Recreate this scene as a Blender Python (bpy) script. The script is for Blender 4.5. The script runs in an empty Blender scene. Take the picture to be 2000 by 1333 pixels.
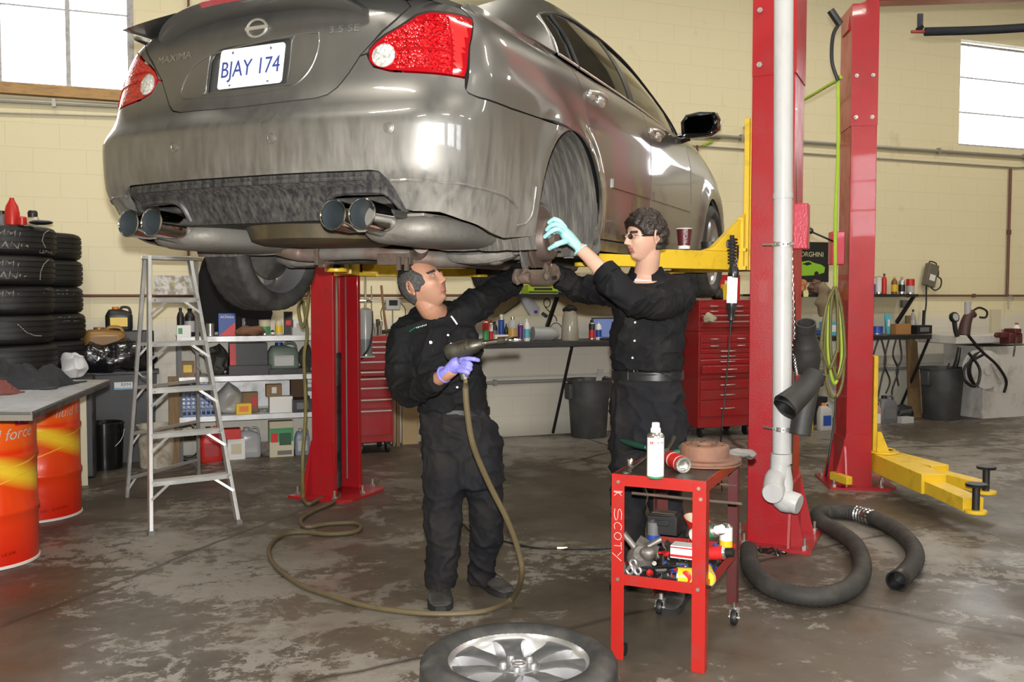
import bpy, bmesh, math, random
from math import sin, cos, pi, radians as R, sqrt, atan2, exp
from mathutils import Vector as V, Matrix as M, Euler, noise
from mathutils.geometry import delaunay_2d_cdt
random.seed(7)
SC = bpy.context.scene
C = SC.collection
F = 1850.0; CAMH = 1.43; HY = 577.5
PT = math.atan((666.5-HY)/F)

# ---------------------------------------------------------------- placing helpers: a photo pixel becomes a ray from the camera
def ray(x, y):
    u = (x-1000)/F; v = -(y-666.5)/F
    return V((u, cos(PT)+v*sin(PT), -sin(PT)+v*cos(PT)))
def at(x, y, Y):
    d = ray(x, y); return V((d.x*Y/d.y, Y, CAMH+d.z*Y/d.y))
def atz(x, y, z=0.0):
    d = ray(x, y); t = (z-CAMH)/d.z; return V((d.x*t, d.y*t, z))
W0 = V((0, 9.55, 0)); WA = R(21.1)
WD = V((cos(WA), sin(WA), 0)); WN = V((sin(WA), -cos(WA), 0))
def wl(a, b, z=0.0): return W0 + WD*a + WN*b + V((0, 0, z))
def onw(x, y, b=0.0):
    d = ray(x, y); o = V((0, 0, CAMH)); p0 = W0+WN*b
    t = (p0-o).dot(WN)/d.dot(WN); return o+d*t
def wab(x, y, b=0.0):
    p = onw(x, y, b)-W0; return p.dot(WD), p.z

# ---------------------------------------------------------------- materials
MATS = {}
def N(nt, t, **k):
    n = nt.nodes.new(t)
    for a, b in k.items():
        if a.startswith('i_'):
            key = a[2:]
            key = int(key) if key.isdigit() else key.replace('_', ' ')
            n.inputs[key].default_value = b
        else: setattr(n, a, b)
    return n
def base(name):
    m = bpy.data.materials.new(name); m.use_nodes = True
    nt = m.node_tree; return m, nt, nt.nodes['Principled BSDF']
def c4(c): return (c[0], c[1], c[2], 1.0)
def mat(name, col, rough=0.5, metal=0.0, dirt=0.0, dcol=(0.08, 0.07, 0.06), dscale=6.0, bump=0.0, bscale=60.0, coat=0.0, trans=0.0, emis=0.0, spec=0.5, alpha=1.0, sheen=0.0, stretch=(1, 1, 1), lo=0.45, hi=0.7, ior=1.45):
    if name in MATS: return MATS[name]
    m, nt, p = base(name)
    p.inputs['Base Color'].default_value = c4(col); p.inputs['Roughness'].default_value = rough
    p.inputs['Metallic'].default_value = metal; p.inputs['Coat Weight'].default_value = coat
    p.inputs['Specular IOR Level'].default_value = spec; p.inputs['IOR'].default_value = ior
    p.inputs['Transmission Weight'].default_value = trans; p.inputs['Alpha'].default_value = alpha
    if sheen: p.inputs['Sheen Weight'].default_value = sheen
    if emis:
        p.inputs['Emission Color'].default_value = c4(col); p.inputs['Emission Strength'].default_value = emis
    tc = N(nt, 'ShaderNodeTexCoord'); mp = N(nt, 'ShaderNodeMapping'); mp.inputs['Scale'].default_value = stretch
    nt.links.new(tc.outputs['Object'], mp.inputs[0])
    if dirt:
        no = N(nt, 'ShaderNodeTexNoise', i_Scale=dscale, i_Detail=6.0, i_Roughness=0.65)
        nt.links.new(mp.outputs[0], no.inputs[0])
        rp = N(nt, 'ShaderNodeValToRGB'); rp.color_ramp.elements[0].position = lo; rp.color_ramp.elements[1].position = hi
        rp.color_ramp.elements[0].color = (0, 0, 0, 1); rp.color_ramp.elements[1].color = (dirt, dirt, dirt, 1)
        nt.links.new(no.outputs[0], rp.inputs[0])
        mx = N(nt, 'ShaderNodeMix', data_type='RGBA'); mx.inputs[6].default_value = c4(col); mx.inputs[7].default_value = c4(dcol)
        nt.links.new(rp.outputs[0], mx.inputs[0]); nt.links.new(mx.outputs[2], p.inputs['Base Color'])
        if rough < .5:
            mr = N(nt, 'ShaderNodeMapRange'); mr.inputs[3].default_value = rough; mr.inputs[4].default_value = .75
            nt.links.new(rp.outputs[0], mr.inputs[0]); nt.links.new(mr.outputs[0], p.inputs['Roughness'])
    if bump:
        nb = N(nt, 'ShaderNodeTexNoise', i_Scale=bscale, i_Detail=3.0)
        nt.links.new(mp.outputs[0], nb.inputs[0])
        b = N(nt, 'ShaderNodeBump', i_Strength=bump, i_Distance=0.01)
        nt.links.new(nb.outputs[0], b.inputs['Height']); nt.links.new(b.outputs[0], p.inputs['Normal'])
    MATS[name] = m; return m

# ---------------------------------------------------------------- mesh helpers
def BM(): return bmesh.new()
def rot(x=0, y=0, z=0): return Euler((R(x), R(y), R(z)), 'XYZ').to_matrix().to_4x4()
def T(x, y=0, z=0):
    return M.Translation(V((x, y, z))) if not isinstance(x, V) else M.Translation(x)
def frame(p, d, up=V((0, 0, 1))):
    d = d.normalized()
    if abs(d.dot(up)) > .98: up = V((0, 1, 0))
    x = up.cross(d).normalized(); y = d.cross(x)
    return M((( x.x, y.x, d.x, p.x), (x.y, y.y, d.y, p.y), (x.z, y.z, d.z, p.z), (0, 0, 0, 1)))
def box(bm, c, s, m=None, mi=0):
    m = m or M()
    vs = [bm.verts.new(m @ V((c[0]+s[0]*a/2, c[1]+s[1]*b/2, c[2]+s[2]*d/2))) for a in (-1, 1) for b in (-1, 1) for d in (-1, 1)]
    for f in ((0, 1, 3, 2), (4, 6, 7, 5), (0, 4, 5, 1), (2, 3, 7, 6), (0, 2, 6, 4), (1, 5, 7, 3)):
        fc = bm.faces.new([vs[i] for i in f]); fc.material_index = mi
    return vs
def hexa(bm, pts, mi=0):
    """8 points: bottom quad then top quad"""
    vs = [bm.verts.new(p) for p in pts]
    for f in ((3, 2, 1, 0), (4, 5, 6, 7), (0, 1, 5, 4), (1, 2, 6, 5), (2, 3, 7, 6), (3, 0, 4, 7)):
        fc = bm.faces.new([vs[i] for i in f]); fc.material_index = mi
def prism(bm, out, h0, h1, m=None, mi=0):
    m = m or M()
    a = [bm.verts.new(m @ V((x, y, h0))) for x, y in out]; b = [bm.verts.new(m @ V((x, y, h1))) for x, y in out]
    n = len(out)
    f = bm.faces.new(a[::-1]); f.material_index = mi
    f = bm.faces.new(b); f.material_index = mi
    for i in range(n):
        f = bm.faces.new((a[i], a[(i+1) % n], b[(i+1) % n], b[i])); f.material_index = mi
def lathe(bm, prof, n=24, m=None, mi=0, sy=1.0, caps=True, mis=None):
    m = m or M(); rings = []
    for r, z in prof:
        if r < 1e-5: rings.append([bm.verts.new(m @ V((0, 0, z)))])
        else: rings.append([bm.verts.new(m @ V((r*cos(2*pi*k/n), r*sy*sin(2*pi*k/n), z))) for k in range(n)])
    for i in range(len(rings)-1):
        a, b = rings[i], rings[i+1]; mm = mis[i] if mis else mi
        for k in range(n):
            k2 = (k+1) % n
            if len(a) == 1 and len(b) == 1: break
            if len(a) == 1: f = bm.faces.new((a[0], b[k2], b[k]))
            elif len(b) == 1: f = bm.faces.new((a[k], a[k2], b[0]))
            else: f = bm.faces.new((a[k], a[k2], b[k2], b[k]))
            f.material_index = mm
    if caps:
        if len(rings[0]) > 1: f = bm.faces.new(rings[0][::-1]); f.material_index = mis[0] if mis else mi
        if len(rings[-1]) > 1: f = bm.faces.new(rings[-1]); f.material_index = mis[-1] if mis else mi
def cyl(bm, p0, p1, r, r1=None, n=16, mi=0, caps=True):
    p0 = V(p0); p1 = V(p1); r1 = r if r1 is None else r1
    lathe(bm, [(r, 0), (r1, (p1-p0).length)], n, frame(p0, p1-p0), mi, caps=caps)
def smooth_path(pts, k=6, closed=False):
    pts = [V(p) for p in pts]; n = len(pts); out = []
    if n < 3 and not closed: return pts
    for i in range(n if closed else n-1):
        g = (lambda j: pts[j % n]) if closed else (lambda j: pts[max(0, min(n-1, j))])
        a, b, c, d = g(i-1), g(i), g(i+1), g(i+2)
        for q in range(k):
            t = q/k
            out.append(.5*((2*b)+(c-a)*t+(2*a-5*b+4*c-d)*t*t+(3*b-a-3*c+d)*t**3))
    if not closed: out.append(pts[-1])
    return out
def tube(bm, pts, r, n=10, k=6, mi=0, caps=True, closed=False, rib=0.0, ry=None, raw=False):
    """tube along a path; r a number or a list (one per control point)"""
    P = [V(p) for p in pts] if raw else smooth_path(pts, k, closed)
    L = len(P)
    def rad(i):
        if isinstance(r, (int, float)): rr = r
        else:
            t = i/(L if closed else max(1, L-1))*(len(r)-(0 if closed else 1)); j = int(t); q = t-j
            rr = r[j % len(r)]*(1-q)+r[min(j+1, len(r)-1) if not closed else (j+1) % len(r)]*q
        return rr*(1+(rib if i % 2 else 0))
    rings = []; up = None
    for i, p in enumerate(P):
        if closed: d = P[(i+1) % L]-P[i-1]
        else: d = P[min(i+1, L-1)]-P[max(i-1, 0)]
        if d.length < 1e-9: d = V((0, 0, 1))
        d.normalize()
        if up is None:
            up = V((0, 0, 1)) if abs(d.z) < .9 else V((0, 1, 0))
        x = up.cross(d)
        if x.length < 1e-6: x = V((1, 0, 0))
        x.normalize(); y = d.cross(x); up = y
        rr = rad(i)
        rings.append([bm.verts.new(p+x*(rr*cos(2*pi*a/n))+y*(rr*(ry or 1)*sin(2*pi*a/n))) for a in range(n)])
    for i in range(L if closed else L-1):
        a, b = rings[i], rings[(i+1) % L]
        for q in range(n):
            f = bm.faces.new((a[q], a[(q+1) % n], b[(q+1) % n], b[q])); f.material_index = mi
    if caps and not closed:
        f = bm.faces.new(rings[0][::-1]); f.material_index = mi
        f = bm.faces.new(rings[-1]); f.material_index = mi
def ball(bm, c, r, n=16, k=10, m=None, mi=0):
    """ellipsoid, r a number or triple"""
    if isinstance(r, (int, float)): r = (r, r, r)
    mm = (m or M()) @ T(V(c)) @ M.Diagonal((r[0], r[1], r[2], 1))
    lathe(bm, [(sin(pi*i/k) if 0 < i < k else 0, -cos(pi*i/k)) for i in range(k+1)], n, mm, mi)
def loft(bm, rings, caps=True, mi=0, closed=True):
    vs = [[bm.verts.new(p) for p in r] for r in rings]
    n = len(vs[0])
    for i in range(len(vs)-1):
        for q in range(n if closed else n-1):
            f = bm.faces.new((vs[i][q], vs[i][(q+1) % n], vs[i+1][(q+1) % n], vs[i+1][q])); f.material_index = mi
    if caps:
        f = bm.faces.new(vs[0][::-1]); f.material_index = mi
        f = bm.faces.new(vs[-1]); f.material_index = mi
def wobble(bm, amp, sc=5.0, seed=0.0, zmin=None):
    for v in bm.verts:
        if zmin is not None and v.co.z < zmin: continue
        n = noise.noise_vector(v.co*sc+V((seed, seed*1.7, 0)))
        v.co += n*amp
def text_bm(bm, s, size, m, ext=0.001, mi=0, cx=True, shear=0.0):
    cu = bpy.data.curves.new('t', 'FONT'); cu.body = s; cu.size = size; cu.extrude = ext; cu.shear = shear
    cu.align_x = 'CENTER' if cx else 'LEFT'; cu.align_y = 'CENTER'; cu.resolution_u = 3
    o = bpy.data.objects.new('t', cu); C.objects.link(o)
    dg = bpy.context.evaluated_depsgraph_get()
    me = bpy.data.meshes.new_from_object(o.evaluated_get(dg))
    b2 = BM(); b2.from_mesh(me)
    mp = {v: bm.verts.new(m(v.co) if callable(m) else m @ v.co) for v in b2.verts}
    for f in b2.faces:
        try:
            g = bm.faces.new([mp[v] for v in f.verts]); g.material_index = mi
        except ValueError: pass
    b2.free(); bpy.data.objects.remove(o); bpy.data.curves.remove(cu); bpy.data.meshes.remove(me)

def obj(name, bm, mats, parent=None, loc=None, rz=0.0, smooth=35, bevel=0.0, subs=0, label=None, recalc=True, mods=None):
    if recalc: bmesh.ops.recalc_face_normals(bm, faces=bm.faces)
    me = bpy.data.meshes.new(name); bm.to_mesh(me); bm.free()
    if not isinstance(mats, (list, tuple)): mats = [mats]
    for m in mats: me.materials.append(m)
    if smooth:
        me.polygons.foreach_set('use_smooth', [True]*len(me.polygons))
        if smooth < 180: me.set_sharp_from_angle(angle=R(smooth))
    o = bpy.data.objects.new(name, me); C.objects.link(o)
    if parent: o.parent = parent
    if loc is not None: o.location = loc
    if rz: o.rotation_euler.z = rz
    if bevel:
        b = o.modifiers.new('b', 'BEVEL'); b.width = bevel; b.segments = 2; b.limit_method = 'ANGLE'; b.angle_limit = R(40)
    if subs:
        s = o.modifiers.new('s', 'SUBSURF'); s.levels = subs; s.render_levels = subs
    if label: o['label'] = label
    return o
def tag(o, label, cat, group=None, kind=None):
    if label: o['label'] = label
    if cat: o['category'] = cat
    if group: o['group'] = group
    if kind: o['kind'] = kind
    return o
def thing(name, label, cat, loc=(0, 0, 0), rz=0.0, group=None):
    o = bpy.data.objects.new(name, None); C.objects.link(o); o.empty_display_size = .05
    o.location = loc; o.rotation_euler = (0, 0, rz)
    return tag(o, label, cat, group)
def struct(name, bm, m, **k):
    o = obj(name, bm, m, **k); o['kind'] = 'structure'; return o
def dup(o, loc=None, rz=None, label=None, group=None, parent=None, mats=None):
    c = o.copy(); C.objects.link(c)
    if parent: c.parent = parent
    for ch in list(o.children): dup(ch, parent=c)
    if loc is not None: c.location = loc
    if rz is not None: c.rotation_euler.z = rz
    if label: c['label'] = label
    if group: c['group'] = group
    return c
def bake(name, bm, mats, voxel=None, smooth_it=0, parent=None, disp=None, matfn=None, dec=None, loc=None):
    """remesh the pieces in bm into one continuous skin and keep the result as plain mesh"""
    bmesh.ops.recalc_face_normals(bm, faces=bm.faces)
    me = bpy.data.meshes.new('tmp'); bm.to_mesh(me); bm.free()
    o = bpy.data.objects.new('tmp', me); C.objects.link(o)
    if voxel:
        r = o.modifiers.new('r', 'REMESH'); r.mode = 'VOXEL'; r.voxel_size = voxel; r.use_smooth_shade = True
    if smooth_it:
        s = o.modifiers.new('s', 'SMOOTH'); s.iterations = smooth_it; s.factor = .5
    dg = bpy.context.evaluated_depsgraph_get()
    m2 = bpy.data.meshes.new_from_object(o.evaluated_get(dg)); m2.name = name
    bpy.data.objects.remove(o); bpy.data.meshes.remove(me)
    if disp:
        nr = [v.normal.copy() for v in m2.vertices]
        for v, n_ in zip(m2.vertices, nr): v.co += n_*disp(v.co)
    m2.materials.clear()
    if not isinstance(mats, (list, tuple)): mats = [mats]
    for m in mats: m2.materials.append(m)
    m2.polygons.foreach_set('use_smooth', [True]*len(m2.polygons))
    if matfn:
        for p in m2.polygons: p.material_index = matfn(p.center)
    o = bpy.data.objects.new(name, m2); C.objects.link(o)
    if parent: o.parent = parent
    if loc is not None: o.location = loc
    return o

def sst(a, b, x):
    t = max(0.0, min(1.0, (x-a)/(b-a))) if a != b else float(x > a)
    return t*t*(3-2*t)
def interp(tab, x):
    if x <= tab[0][0]: return tab[0][1]
    for (a, p), (b, q) in zip(tab, tab[1:]):
        if x <= b: return p+(q-p)*(x-a)/(b-a)
    return tab[-1][1]
def cint(tab, x):
    """smooth (Catmull-Rom/Hermite) interpolation of a table"""
    n = len(tab)
    if x <= tab[0][0]: return tab[0][1]
    if x >= tab[-1][0]: return tab[-1][1]
    for i in range(n-1):
        if x <= tab[i+1][0]: break
    x0, y0 = tab[i]; x1, y1 = tab[i+1]; h = x1-x0
    def sl(j):
        if j <= 0: return (tab[1][1]-tab[0][1])/(tab[1][0]-tab[0][0])
        if j >= n-1: return (tab[-1][1]-tab[-2][1])/(tab[-1][0]-tab[-2][0])
        return (tab[j+1][1]-tab[j-1][1])/(tab[j+1][0]-tab[j-1][0])
    t = (x-x0)/h; m0 = sl(i)*h; m1 = sl(i+1)*h
    return (2*t**3-3*t*t+1)*y0+(t**3-2*t*t+t)*m0+(-2*t**3+3*t*t)*y1+(t**3-t*t)*m1
# ================================================================ camera
cd = bpy.data.cameras.new('camera'); cam = bpy.data.objects.new('camera', cd); C.objects.link(cam)
cam.location = (0, 0, CAMH); cam.rotation_euler = (pi/2-PT, 0, 0)
cd.sensor_width = 36; cd.lens = F/2000*36; cd.clip_start = .05; cd.clip_end = 200
SC.camera = cam
SC.view_settings.view_transform = 'Standard'; SC.view_settings.look = 'None'; SC.view_settings.gamma = 1
SC.view_settings.use_curve_mapping = False; SC.view_settings.exposure = 0.25
SC.cycles.use_denoising = True; SC.cycles.max_bounces = 6; SC.cycles.diffuse_bounces = 3; SC.cycles.glossy_bounces = 4
SC.cycles.transmission_bounces = 6; SC.cycles.caustics_reflective = False; SC.cycles.caustics_refractive = False
SC.cycles.sample_clamp_indirect = 4; SC.cycles.use_adaptive_sampling = True; SC.cycles.adaptive_threshold = .02

# ================================================================ room shell
A0, A1, BD, HC = -7.5, 10.5, 13.0, 5.6        # wall from a=A0 to A1, room depth BD, ceiling height
def wall_mat():
    m, nt, p = base('painted_block_wall')
    tc = N(nt, 'ShaderNodeTexCoord'); sp = N(nt, 'ShaderNodeSeparateXYZ'); nt.links.new(tc.outputs['Object'], sp.inputs[0])
    ad = N(nt, 'ShaderNodeMath', operation='ADD'); nt.links.new(sp.outputs[0], ad.inputs[0]); nt.links.new(sp.outputs[1], ad.inputs[1])
    cb = N(nt, 'ShaderNodeCombineXYZ'); nt.links.new(ad.outputs[0], cb.inputs[0]); nt.links.new(sp.outputs[2], cb.inputs[1])
    br = N(nt, 'ShaderNodeTexBrick', i_Scale=1.0, i_Mortar_Size=.006, i_Mortar_Smooth=.6, i_Brick_Width=.41, i_Row_Height=.205)
    br.inputs['Color1'].default_value = (.72, .72, .72, 1); br.inputs['Color2'].default_value = (.80, .80, .80, 1); br.inputs['Mortar'].default_value = (.0, .0, .0, 1)
    nt.links.new(cb.outputs[0], br.inputs[0])
    # cream upper paint, whiter worn paint near the floor
    rp = N(nt, 'ShaderNodeValToRGB'); mr = N(nt, 'ShaderNodeMapRange'); mr.inputs[1].default_value = 1.12; mr.inputs[2].default_value = 1.24
    nt.links.new(sp.outputs[2], mr.inputs[0]); nt.links.new(mr.outputs[0], rp.inputs[0])
    rp.color_ramp.elements[0].color = (.66, .625, .54, 1); rp.color_ramp.elements[1].color = (.77, .69, .46, 1)
    no = N(nt, 'ShaderNodeTexNoise', i_Scale=1.7, i_Detail=7.0, i_Roughness=.7)
    nt.links.new(tc.outputs['Object'], no.inputs[0])
    r2 = N(nt, 'ShaderNodeValToRGB'); r2.color_ramp.elements[0].position = .60; r2.color_ramp.elements[1].position = .80
    r2.color_ramp.elements[0].color = (1, 1, 1, 1); r2.color_ramp.elements[1].color = (.62, .55, .45, 1)
    nt.links.new(no.outputs[0], r2.inputs[0])
    mx = N(nt, 'ShaderNodeMix', data_type='RGBA', blend_type='MULTIPLY'); mx.inputs[0].default_value = .8
    nt.links.new(rp.outputs[0], mx.inputs[6]); nt.links.new(r2.outputs[0], mx.inputs[7])
    # darker brown towards the foot of the wall, broken up by noise
    ms = N(nt, 'ShaderNodeMapRange'); ms.inputs[1].default_value = .0; ms.inputs[2].default_value = .16; ms.inputs[3].default_value = .75; ms.inputs[4].default_value = 0
    nt.links.new(sp.outputs[2], ms.inputs[0])
    m3 = N(nt, 'ShaderNodeMath', operation='MULTIPLY'); nt.links.new(ms.outputs[0], m3.inputs[0]); nt.links.new(no.outputs[0], m3.inputs[1])
    m4 = N(nt, 'ShaderNodeMix', data_type='RGBA'); m4.inputs[7].default_value = (.10, .085, .06, 1)
    nt.links.new(m3.outputs[0], m4.inputs[0]); nt.links.new(mx.outputs[2], m4.inputs[6])
    # mortar lines barely darker
    m5 = N(nt, 'ShaderNodeMix', data_type='RGBA', blend_type='MULTIPLY'); m5.inputs[7].default_value = (.95, .94, .92, 1)
    nt.links.new(br.outputs['Fac'], m5.inputs[0]); nt.links.new(m4.outputs[2], m5.inputs[6]); nt.links.new(m5.outputs[2], p.inputs['Base Color'])
    iv = N(nt, 'ShaderNodeMath', operation='SUBTRACT'); iv.inputs[0].default_value = 1; nt.links.new(br.outputs['Fac'], iv.inputs[1])
    nb = N(nt, 'ShaderNodeTexNoise', i_Scale=60.0, i_Detail=3.0); nt.links.new(tc.outputs['Object'], nb.inputs[0])
    mm = N(nt, 'ShaderNodeMath', operation='MULTIPLY_ADD'); mm.inputs[1].default_value = .25
    nt.links.new(nb.outputs[0], mm.inputs[0]); nt.links.new(iv.outputs[0], mm.inputs[2])
    bp = N(nt, 'ShaderNodeBump', i_Strength=.22, i_Distance=.005); nt.links.new(mm.outputs[0], bp.inputs['Height'])
    nt.links.new(bp.outputs[0], p.inputs['Normal']); p.inputs['Roughness'].default_value = .55
    return m
def floor_mat():
    m, nt, p = base('worn_concrete_floor')
    tc = N(nt, 'ShaderNodeTexCoord'); O = tc.outputs['Object']
    def noi(s, d, r, dist=0.0, st=None):
        n = N(nt, 'ShaderNodeTexNoise', i_Scale=s, i_Detail=d, i_Roughness=r, i_Distortion=dist)
        if st:
            mp = N(nt, 'ShaderNodeMapping'); mp.inputs['Scale'].default_value = st; nt.links.new(O, mp.inputs[0]); nt.links.new(mp.outputs[0], n.inputs[0])
        else: nt.links.new(O, n.inputs[0])
        return n.outputs[0]
    def ramp(a, c0, c1, p0, p1):
        r = N(nt, 'ShaderNodeValToRGB'); r.color_ramp.elements[0].position = p0; r.color_ramp.elements[1].position = p1
        r.color_ramp.elements[0].color = c4(c0); r.color_ramp.elements[1].color = c4(c1); nt.links.new(a, r.inputs[0]); return r.outputs[0]
    def mixc(f, a, b, bt='MIX', fv=None):
        x = N(nt, 'ShaderNodeMix', data_type='RGBA', blend_type=bt)
        if fv is None: nt.links.new(f, x.inputs[0])
        else: x.inputs[0].default_value = fv
        for k, v in ((6, a), (7, b)):
            if isinstance(v, tuple): x.inputs[k].default_value = c4(v)
            else: nt.links.new(v, x.inputs[k])
        return x.outputs[2]
    basec = ramp(noi(.9, 8, .65), (.048, .037, .026), (.118, .096, .074), .3, .72)
    # worn grey sealer left in flakes
    big = noi(.45, 3, .5); fine = noi(3.2, 9, .75, .4)
    ad = N(nt, 'ShaderNodeMath', operation='MULTIPLY'); nt.links.new(big, ad.inputs[0]); nt.links.new(fine, ad.inputs[1])
    flake = ramp(ad.outputs[0], (0, 0, 0), (1, 1, 1), .262, .285)
    f2 = noi(9, 8, .8, .3); a2 = N(nt, 'ShaderNodeMath', operation='MULTIPLY'); nt.links.new(noi(.8, 3, .5), a2.inputs[0]); nt.links.new(f2, a2.inputs[1])
    col = mixc(flake, basec, (.185, .165, .14)); col = mixc(ramp(a2.outputs[0], (0, 0, 0), (1, 1, 1), .285, .30), col, (.22, .20, .175))
    vo = N(nt, 'ShaderNodeTexVoronoi', feature='DISTANCE_TO_EDGE', i_Scale=.33); mpv = N(nt, 'ShaderNodeMix', data_type='VECTOR'); mpv.inputs[0].default_value = .12
    nv = N(nt, 'ShaderNodeTexNoise', i_Scale=2.0, i_Detail=5.0); nt.links.new(O, nv.inputs[0]); nt.links.new(O, mpv.inputs[4]); nt.links.new(nv.outputs[1], mpv.inputs[5]); nt.links.new(mpv.outputs[1], vo.inputs[0])
    col = mixc(ramp(vo.outputs[0], (1, 1, 1), (0, 0, 0), .0015, .006), col, (.035, .028, .022))
    spots = ramp(noi(14, 4, .7), (1, 1, 1), (.45, .4, .35), .66, .74)
    col = mixc(None, col, spots, 'MULTIPLY', .7)
    st = ramp(noi(1.1, 5, .6, 1.5), (1, 1, 1), (.5, .45, .38), .58, .72)
    col = mixc(None, col, st, 'MULTIPLY', .8)
    nt.links.new(col, p.inputs['Base Color'])
    rr = ramp(noi(2.2, 6, .6), (.30, .30, .30), (.62, .62, .62), .35, .65); nt.links.new(rr, p.inputs['Roughness'])
    bp = N(nt, 'ShaderNodeBump', i_Strength=.25, i_Distance=.004); nt.links.new(noi(30, 5, .7), bp.inputs['Height']); nt.links.new(bp.outputs[0], p.inputs['Normal'])
    return m
WALL = wall_mat(); FLOOR = floor_mat()
PAINTW = mat('white_window_paint', (.62, .60, .56), .5); STEELF = mat('painted_steel_sash', (.50, .49, .50), .5, dirt=.5, dscale=20)
def wall_rect(bm, a0, a1, z0, z1, holes, th=.2, fr=None):
    """wall panel in its own x (along) / z plane with rectangular holes, thickness th behind y=0 .. y=+th"""
    xs = sorted({a0, a1}|{h[0] for h in holes}|{h[1] for h in holes}); zs = sorted({z0, z1}|{h[2] for h in holes}|{h[3] for h in holes})
    for xa, xb in zip(xs, xs[1:]):
        for za, zb in zip(zs, zs[1:]):
            cx, cz = (xa+xb)/2, (za+zb)/2
            if any(h[0] < cx < h[1] and h[2] < cz < h[3] for h in holes): continue
            box(bm, (cx, th/2, cz), (xb-xa, th, zb-za))
    bmesh.ops.remove_doubles(bm, verts=bm.verts, dist=1e-5)
    # drop interior faces shared by neighbouring cells
    seen = {}
    for f in list(bm.faces):
        k = tuple(round(x, 4) for x in f.calc_center_median()); seen.setdefault(k, []).append(f)
    dead = [f for l in seen.values() if len(l) > 1 for f in l]
    bmesh.ops.delete(bm, geom=dead, context='FACES')
la1 = wab(262, 100)[0]; lz0 = wab(130, 172)[1]
ra0 = wab(1875, 180)[0]; rz1 = wab(1875, 76)[1]; rz0 = wab(1875, 284)[1]
lwin = (la1-2.1, la1, lz0, rz1); rwin = (ra0, ra0+2.1, rz0, rz1)
bm = BM(); wall_rect(bm, A0, A1, 0, HC, [lwin, rwin]); wb = struct('wall_back', bm, WALL, loc=W0, rz=WA)
SIDEW = [(2.0, 4.2, 2.5, 3.9), (6.2, 8.4, 2.5, 3.9), (9.6, 11.8, 2.5, 3.9)]
fw = [(-5.6, -3.4, 2.4, 3.9), (-2.6, -.4, 2.4, 3.9), (.4, 2.6, 2.4, 3.9), (3.4, 5.6, 2.4, 3.9)]
bm = BM(); wall_rect(bm, 0, BD, 0, HC, []); struct('wall_left', bm, WALL, loc=wl(A0, BD), rz=WA+pi/2)
bm = BM(); wall_rect(bm, 0, BD, 0, HC, []); struct('wall_right', bm, WALL, loc=wl(A1, 0), rz=WA-pi/2)
bm = BM(); wall_rect(bm, -A1, -A0, 0, HC, [(-x[1], -x[0], x[2], x[3]) for x in fw]); struct('wall_front', bm, WALL, loc=wl(0, BD), rz=WA+pi)
def slab(name, z, m, t=.1):
    bm = BM(); box(bm, ((A0+A1)/2, -BD/2, z), (A1-A0+.4, BD+.4, t)); return struct(name, bm, m, loc=W0, rz=WA)
slab('floor', -.05, FLOOR)
slab('ceiling', HC+.05, mat('dim_ceiling_paint', (.16, .145, .12), .8, dirt=.6, dscale=2))
# windows of the back wall
def window(i, w, nx, nz, loc, rz, th=.2, hq=1.0):
    bm = BM(); a0, a1, z0, z1 = w; q = .028
    for k in range(nx+1):
        x = a0+(a1-a0)*k/nx; box(bm, (min(max(x, a0+q), a1-q), th*.55, (z0+z1)/2), (q*2 if k in (0, nx) else q*1.3, .05, z1-z0))
    for k in range(nz+1):
        z = z0+(z1-z0)*k/nz; box(bm, ((a0+a1)/2, th*.55, min(max(z, z0+q), z1-q)), (a1-a0, .03, (q*2 if k in (0, nz) else q*1.1)*hq))
    f = struct('window_%d' % i, bm, STEELF, loc=loc, rz=rz)
    g = BM(); box(g, ((a0+a1)/2, th*.6, (z0+z1)/2), (a1-a0-.03, .006, z1-z0-.03)); go = obj('pane', g, GLASSW, f)
    return f
GLASSW = mat('hazy_window_glass', (.95, .95, .95), .0, trans=1.0, ior=1.02)
window(1, lwin, 4, 2, W0, WA, hq=.4); window(2, rwin, 1, 3, W0, WA, hq=.5)
for i, w in enumerate(fw): window(3+i, (-w[1], -w[0], w[2], w[3]), 3, 3, wl(0, BD), WA+pi)
# wooden ledge under the left window
bm = BM(); box(bm, (la1-1.0, -.03, lz0-.045), (2.3, .10, .09)); struct('trim_1', bm, mat('bare_wood_ledge', (.46, .27, .10), .6, dirt=.5, dscale=9, stretch=(1, 6, 6)), loc=W0, rz=WA, bevel=.004)
# conduits and pipes on the back wall
def pipe(i, pts, r, m, clips=0):
    bm = BM(); P = [onw(x, y, b) for x, y, b in pts]; tube(bm, P, r, 8, raw=True)
    if clips:
        for a, b2 in zip(P, P[1:]):
            n = int((b2-a).length/clips)
            for k in range(1, n+1):
                c = a+(b2-a)*(k-.5)/max(1, n); box(bm, (0, 0, 0), (.03, r*2.6, r*3.4), T(c) @ rot(0, 0, 21.1))
    return struct('trim_%d' % i, bm, m)
CON = mat('galvanised_conduit', (.36, .34, .29), .45, .5); RUST = mat('rusty_brown_pipe', (.16, .065, .045), .6, dirt=.5)
GREYP = mat('grey_pipe', (.27, .27, .26), .5)
pipe(2, [(-60, 193, .03), (262, 209, .03)], .02, CON, 1.2)
pipe(3, [(-60, 219, .02), (330, 231, .02)], .008, CON)
pipe(4, [(-60, 578.5, .03), (1250, 577, .03)], .013, RUST, 1.3)
pipe(5, [(1250, 577, .03), (2080, 578, .03)], .013, RUST, .9)
pipe(6, [(1340, 262, .03), (2080, 312, .03)], .02, CON, 1.4)
pipe(7, [(1340, 284, .02), (1985, 328, .02), (2080, 322, .02)], .009, CON)
pipe(8, [(1974, 330, .03), (1967, 577, .03)], .018, RUST, 1.0)
pipe(9, [(368, -40, .03), (368, 500, .03)], .011, RUST)
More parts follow.
